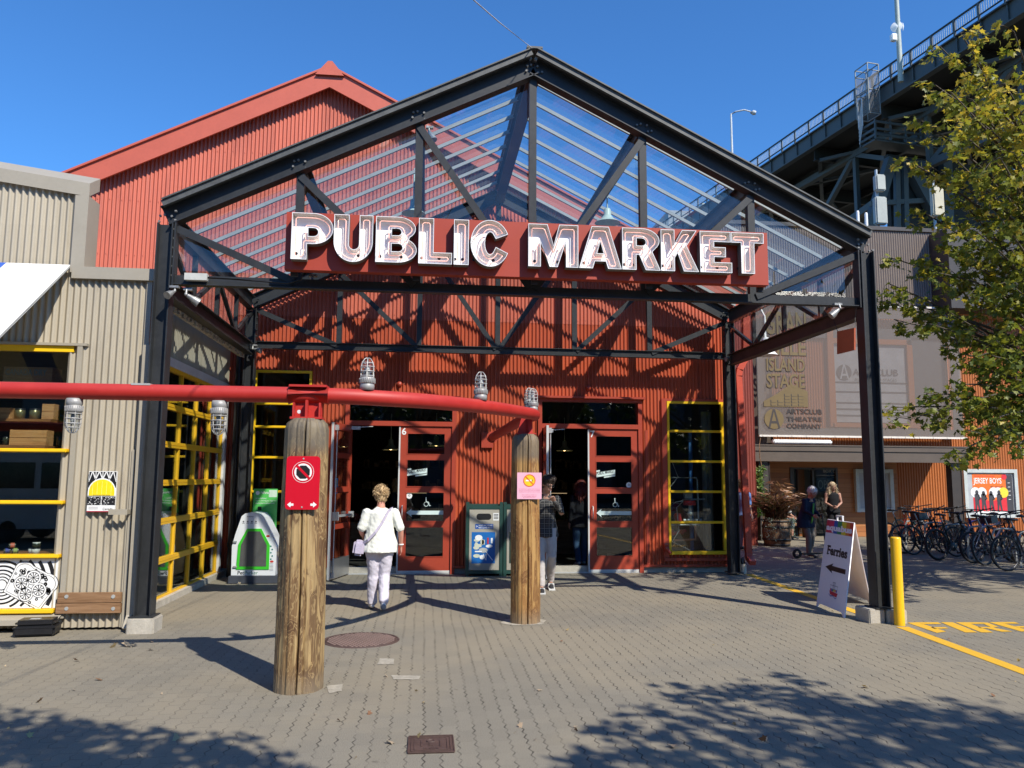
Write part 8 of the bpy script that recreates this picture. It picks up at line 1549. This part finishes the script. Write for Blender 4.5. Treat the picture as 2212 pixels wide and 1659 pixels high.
for x in (.95, 4.15):
    for y in (y0+.1, y0+1.8): q = MB(); q.lathe([(.0, -.1), (.2, -.1), (.34, -.09), (.35, 0), (.34, .09), (.2, .1), (0, .1)], (x0+x, y, .35), 24, (0, 1, 0)); q.build('wheel', M_tyre, t)
# fallen leaves and scraps
L = Leaves(MAPLE); rn = random.Random(77)
for i in range(75):
    u, v = rn.uniform(-50, 2260), 1290+rn.random()**.8*380; p = atz(u, v, .008); L.leaf(p+Vector((0, 0, rn.uniform(0, .008))), rn.uniform(.015, .045) if rn.random() < .85 else .06, rn.random(), rn, dirv=(rn.gauss(0, 1), rn.gauss(0, 1), .06))
for u, v, s_ in ((272, 1396, .12), (250, 1395, .09), (905, 1593, .06), (375, 1272, .1), (400, 1266, .08), (428, 1258, .09), (360, 1277, .07), (520, 1262, .07)): L.leaf(atz(u, v, .012), s_, rn.uniform(.6, 1), rn, dirv=(rn.gauss(0, 1), rn.gauss(0, 1), .15))
lo_ = L.build('fallen_leaves', leafmat('dry_leaf', (.20, .10, .05), (.42, .33, .22), (.55, .38, .12), .1), None); tag(lo_, 'scattered dry leaves and scraps on the pavers', 'leaves', None, 'stuff')
# dim goods and lamps inside the hall
for i, (x, y, z, lab) in enumerate(((-1.0, 9.5, 2.45, 'bell shaped hall lamp hanging deep inside door 6'), (-2.0, 8., 2.3, 'bell shaped hall lamp nearest door 6'), (2.0, 9., 2.35, 'bell shaped hall lamp inside door 7'), (1.6, 11, 2.5, 'bell shaped hall lamp farthest inside door 7'))):
    b_ = bell((x, y, z), lab, 1.1, M_bell); q = MB(); q.sphere((x, y, z+.03), .05, 8); q.build('bulb', mat('warm_bulb', (1, .62, .25), .5, emit=6), b_); b_['group'] = 'hall lamps'
for i, (x, y, lab, col) in enumerate(((-2.6, 7.6, 'produce stand with red fruit inside door 6', (.30, .05, .04)), (2.6, 8.4, 'produce stand with greens inside door 7', (.10, .16, .04)))):
    t = thing('produce_stand', (x, y, 0), lab, 'market stall'); q = MB(); q.box(x-.9, x+.9, y, y+.8, 0, .75); q.build('counter', M_board, t); q = MB()
    for k_ in range(110): q.sphere((x+rn.uniform(-.85, .85), y+.05+rn.random()*.7, .78+rn.random()*.1), .05, 6)
    q.build('fruit', mat('fruit%d' % i, col, .5, var=.5, sc=9), t)
q = thing('fill_blocker', (0, -34, 0), 'long dark warehouse across the square, mirrored in the doors and shop glass', 'building'); mb = MB(); mb.box(-45, 40, -44, -34, 0, 11); mb.build('wall', mat('dark_blocker_cladding', (.07, .065, .06), .8, var=.2), q)  # building added out of view behind the camera to hold back sky fill
mb = MB()
for i in range(16): mb.box(-43+i*5.2, -40.5+i*5.2, -33.97, -33.9, 4.5, 7); mb.box(-43+i*5.2, -40.5+i*5.2, -33.97, -33.9, .3, 3)
mb.build('window_panes', mat('far_window', (.12, .15, .18), .3), q)
mb = MB(); mb.beam((-39.5, -45, 12.2), (-39.5, -33, 12.2), 14, .01) if False else mb.add([(-45.4, -33.5, 10.9), (40.4, -33.5, 10.9), (40.4, -39, 14), (-45.4, -39, 14), (-45.4, -44.5, 10.9), (40.4, -44.5, 10.9)], [(0, 1, 2, 3), (3, 2, 5, 4), (0, 3, 4), (1, 5, 2)]); mb.build('roof', M_dkbr, q)
# black drainpipe in the corner between shop and hall
a = aty(523, 1000, 4.75); q = thing('black_drainpipe', (a.x, 4.75, 0), 'tall black drainpipe in the corner between the beige shop and the red wall', 'downpipe'); mb = MB(); mb.cyl((a.x-.12, 4.78, 0), (a.x-.12, 4.78, 3.8), .065, .065, 14); mb.build('pipe', M_black, q)
mb = MB()
for z in (.5, 1.9, 3.3): mb.cyl((a.x-.12, 4.78, z), (a.x-.12, 4.78, z+.08), .074, .074, 14)
mb.build('pipe_collar', M_black, q)

for i, (x, y, lab) in enumerate(((-1.7, 10.2, 'lit display counter with packets deep inside door 6'), (1.9, 10.6, 'lit glass display counter deep inside door 7'))):
    t = thing('display_counter', (x, y, 0), lab, 'display counter'); q = MB(); q.box(x-1.2, x+1.2, y, y+.6, 0, .8); q.box(x-1.2, x+1.2, y+.3, y+.6, 1.35, 1.4); q.box(x-1.2, x+1.2, y+.35, y+.6, 1.9, 1.94); q.build('cabinet', M_dark, t); q = MB(); q.box(x-.3, x+.5, y+.28, y+.31, 1.3, 1.315); q.build('light_strip', mat('warm_strip', (1, .70, .38), .5, emit=.35), t)
    q = MB()
    for k_ in range(60): xx_ = x+rn.uniform(-1.1, 1.1); z_ = rn.choice((.8, 1.4, 1.94)); q.box(xx_-.05, xx_+.05, y+.32, y+.45, z_+.002, z_+rn.uniform(.1, .25))
    q.build('packets', mat('packets', (.30, .22, .14), .6, var=.9, sc=7), t)
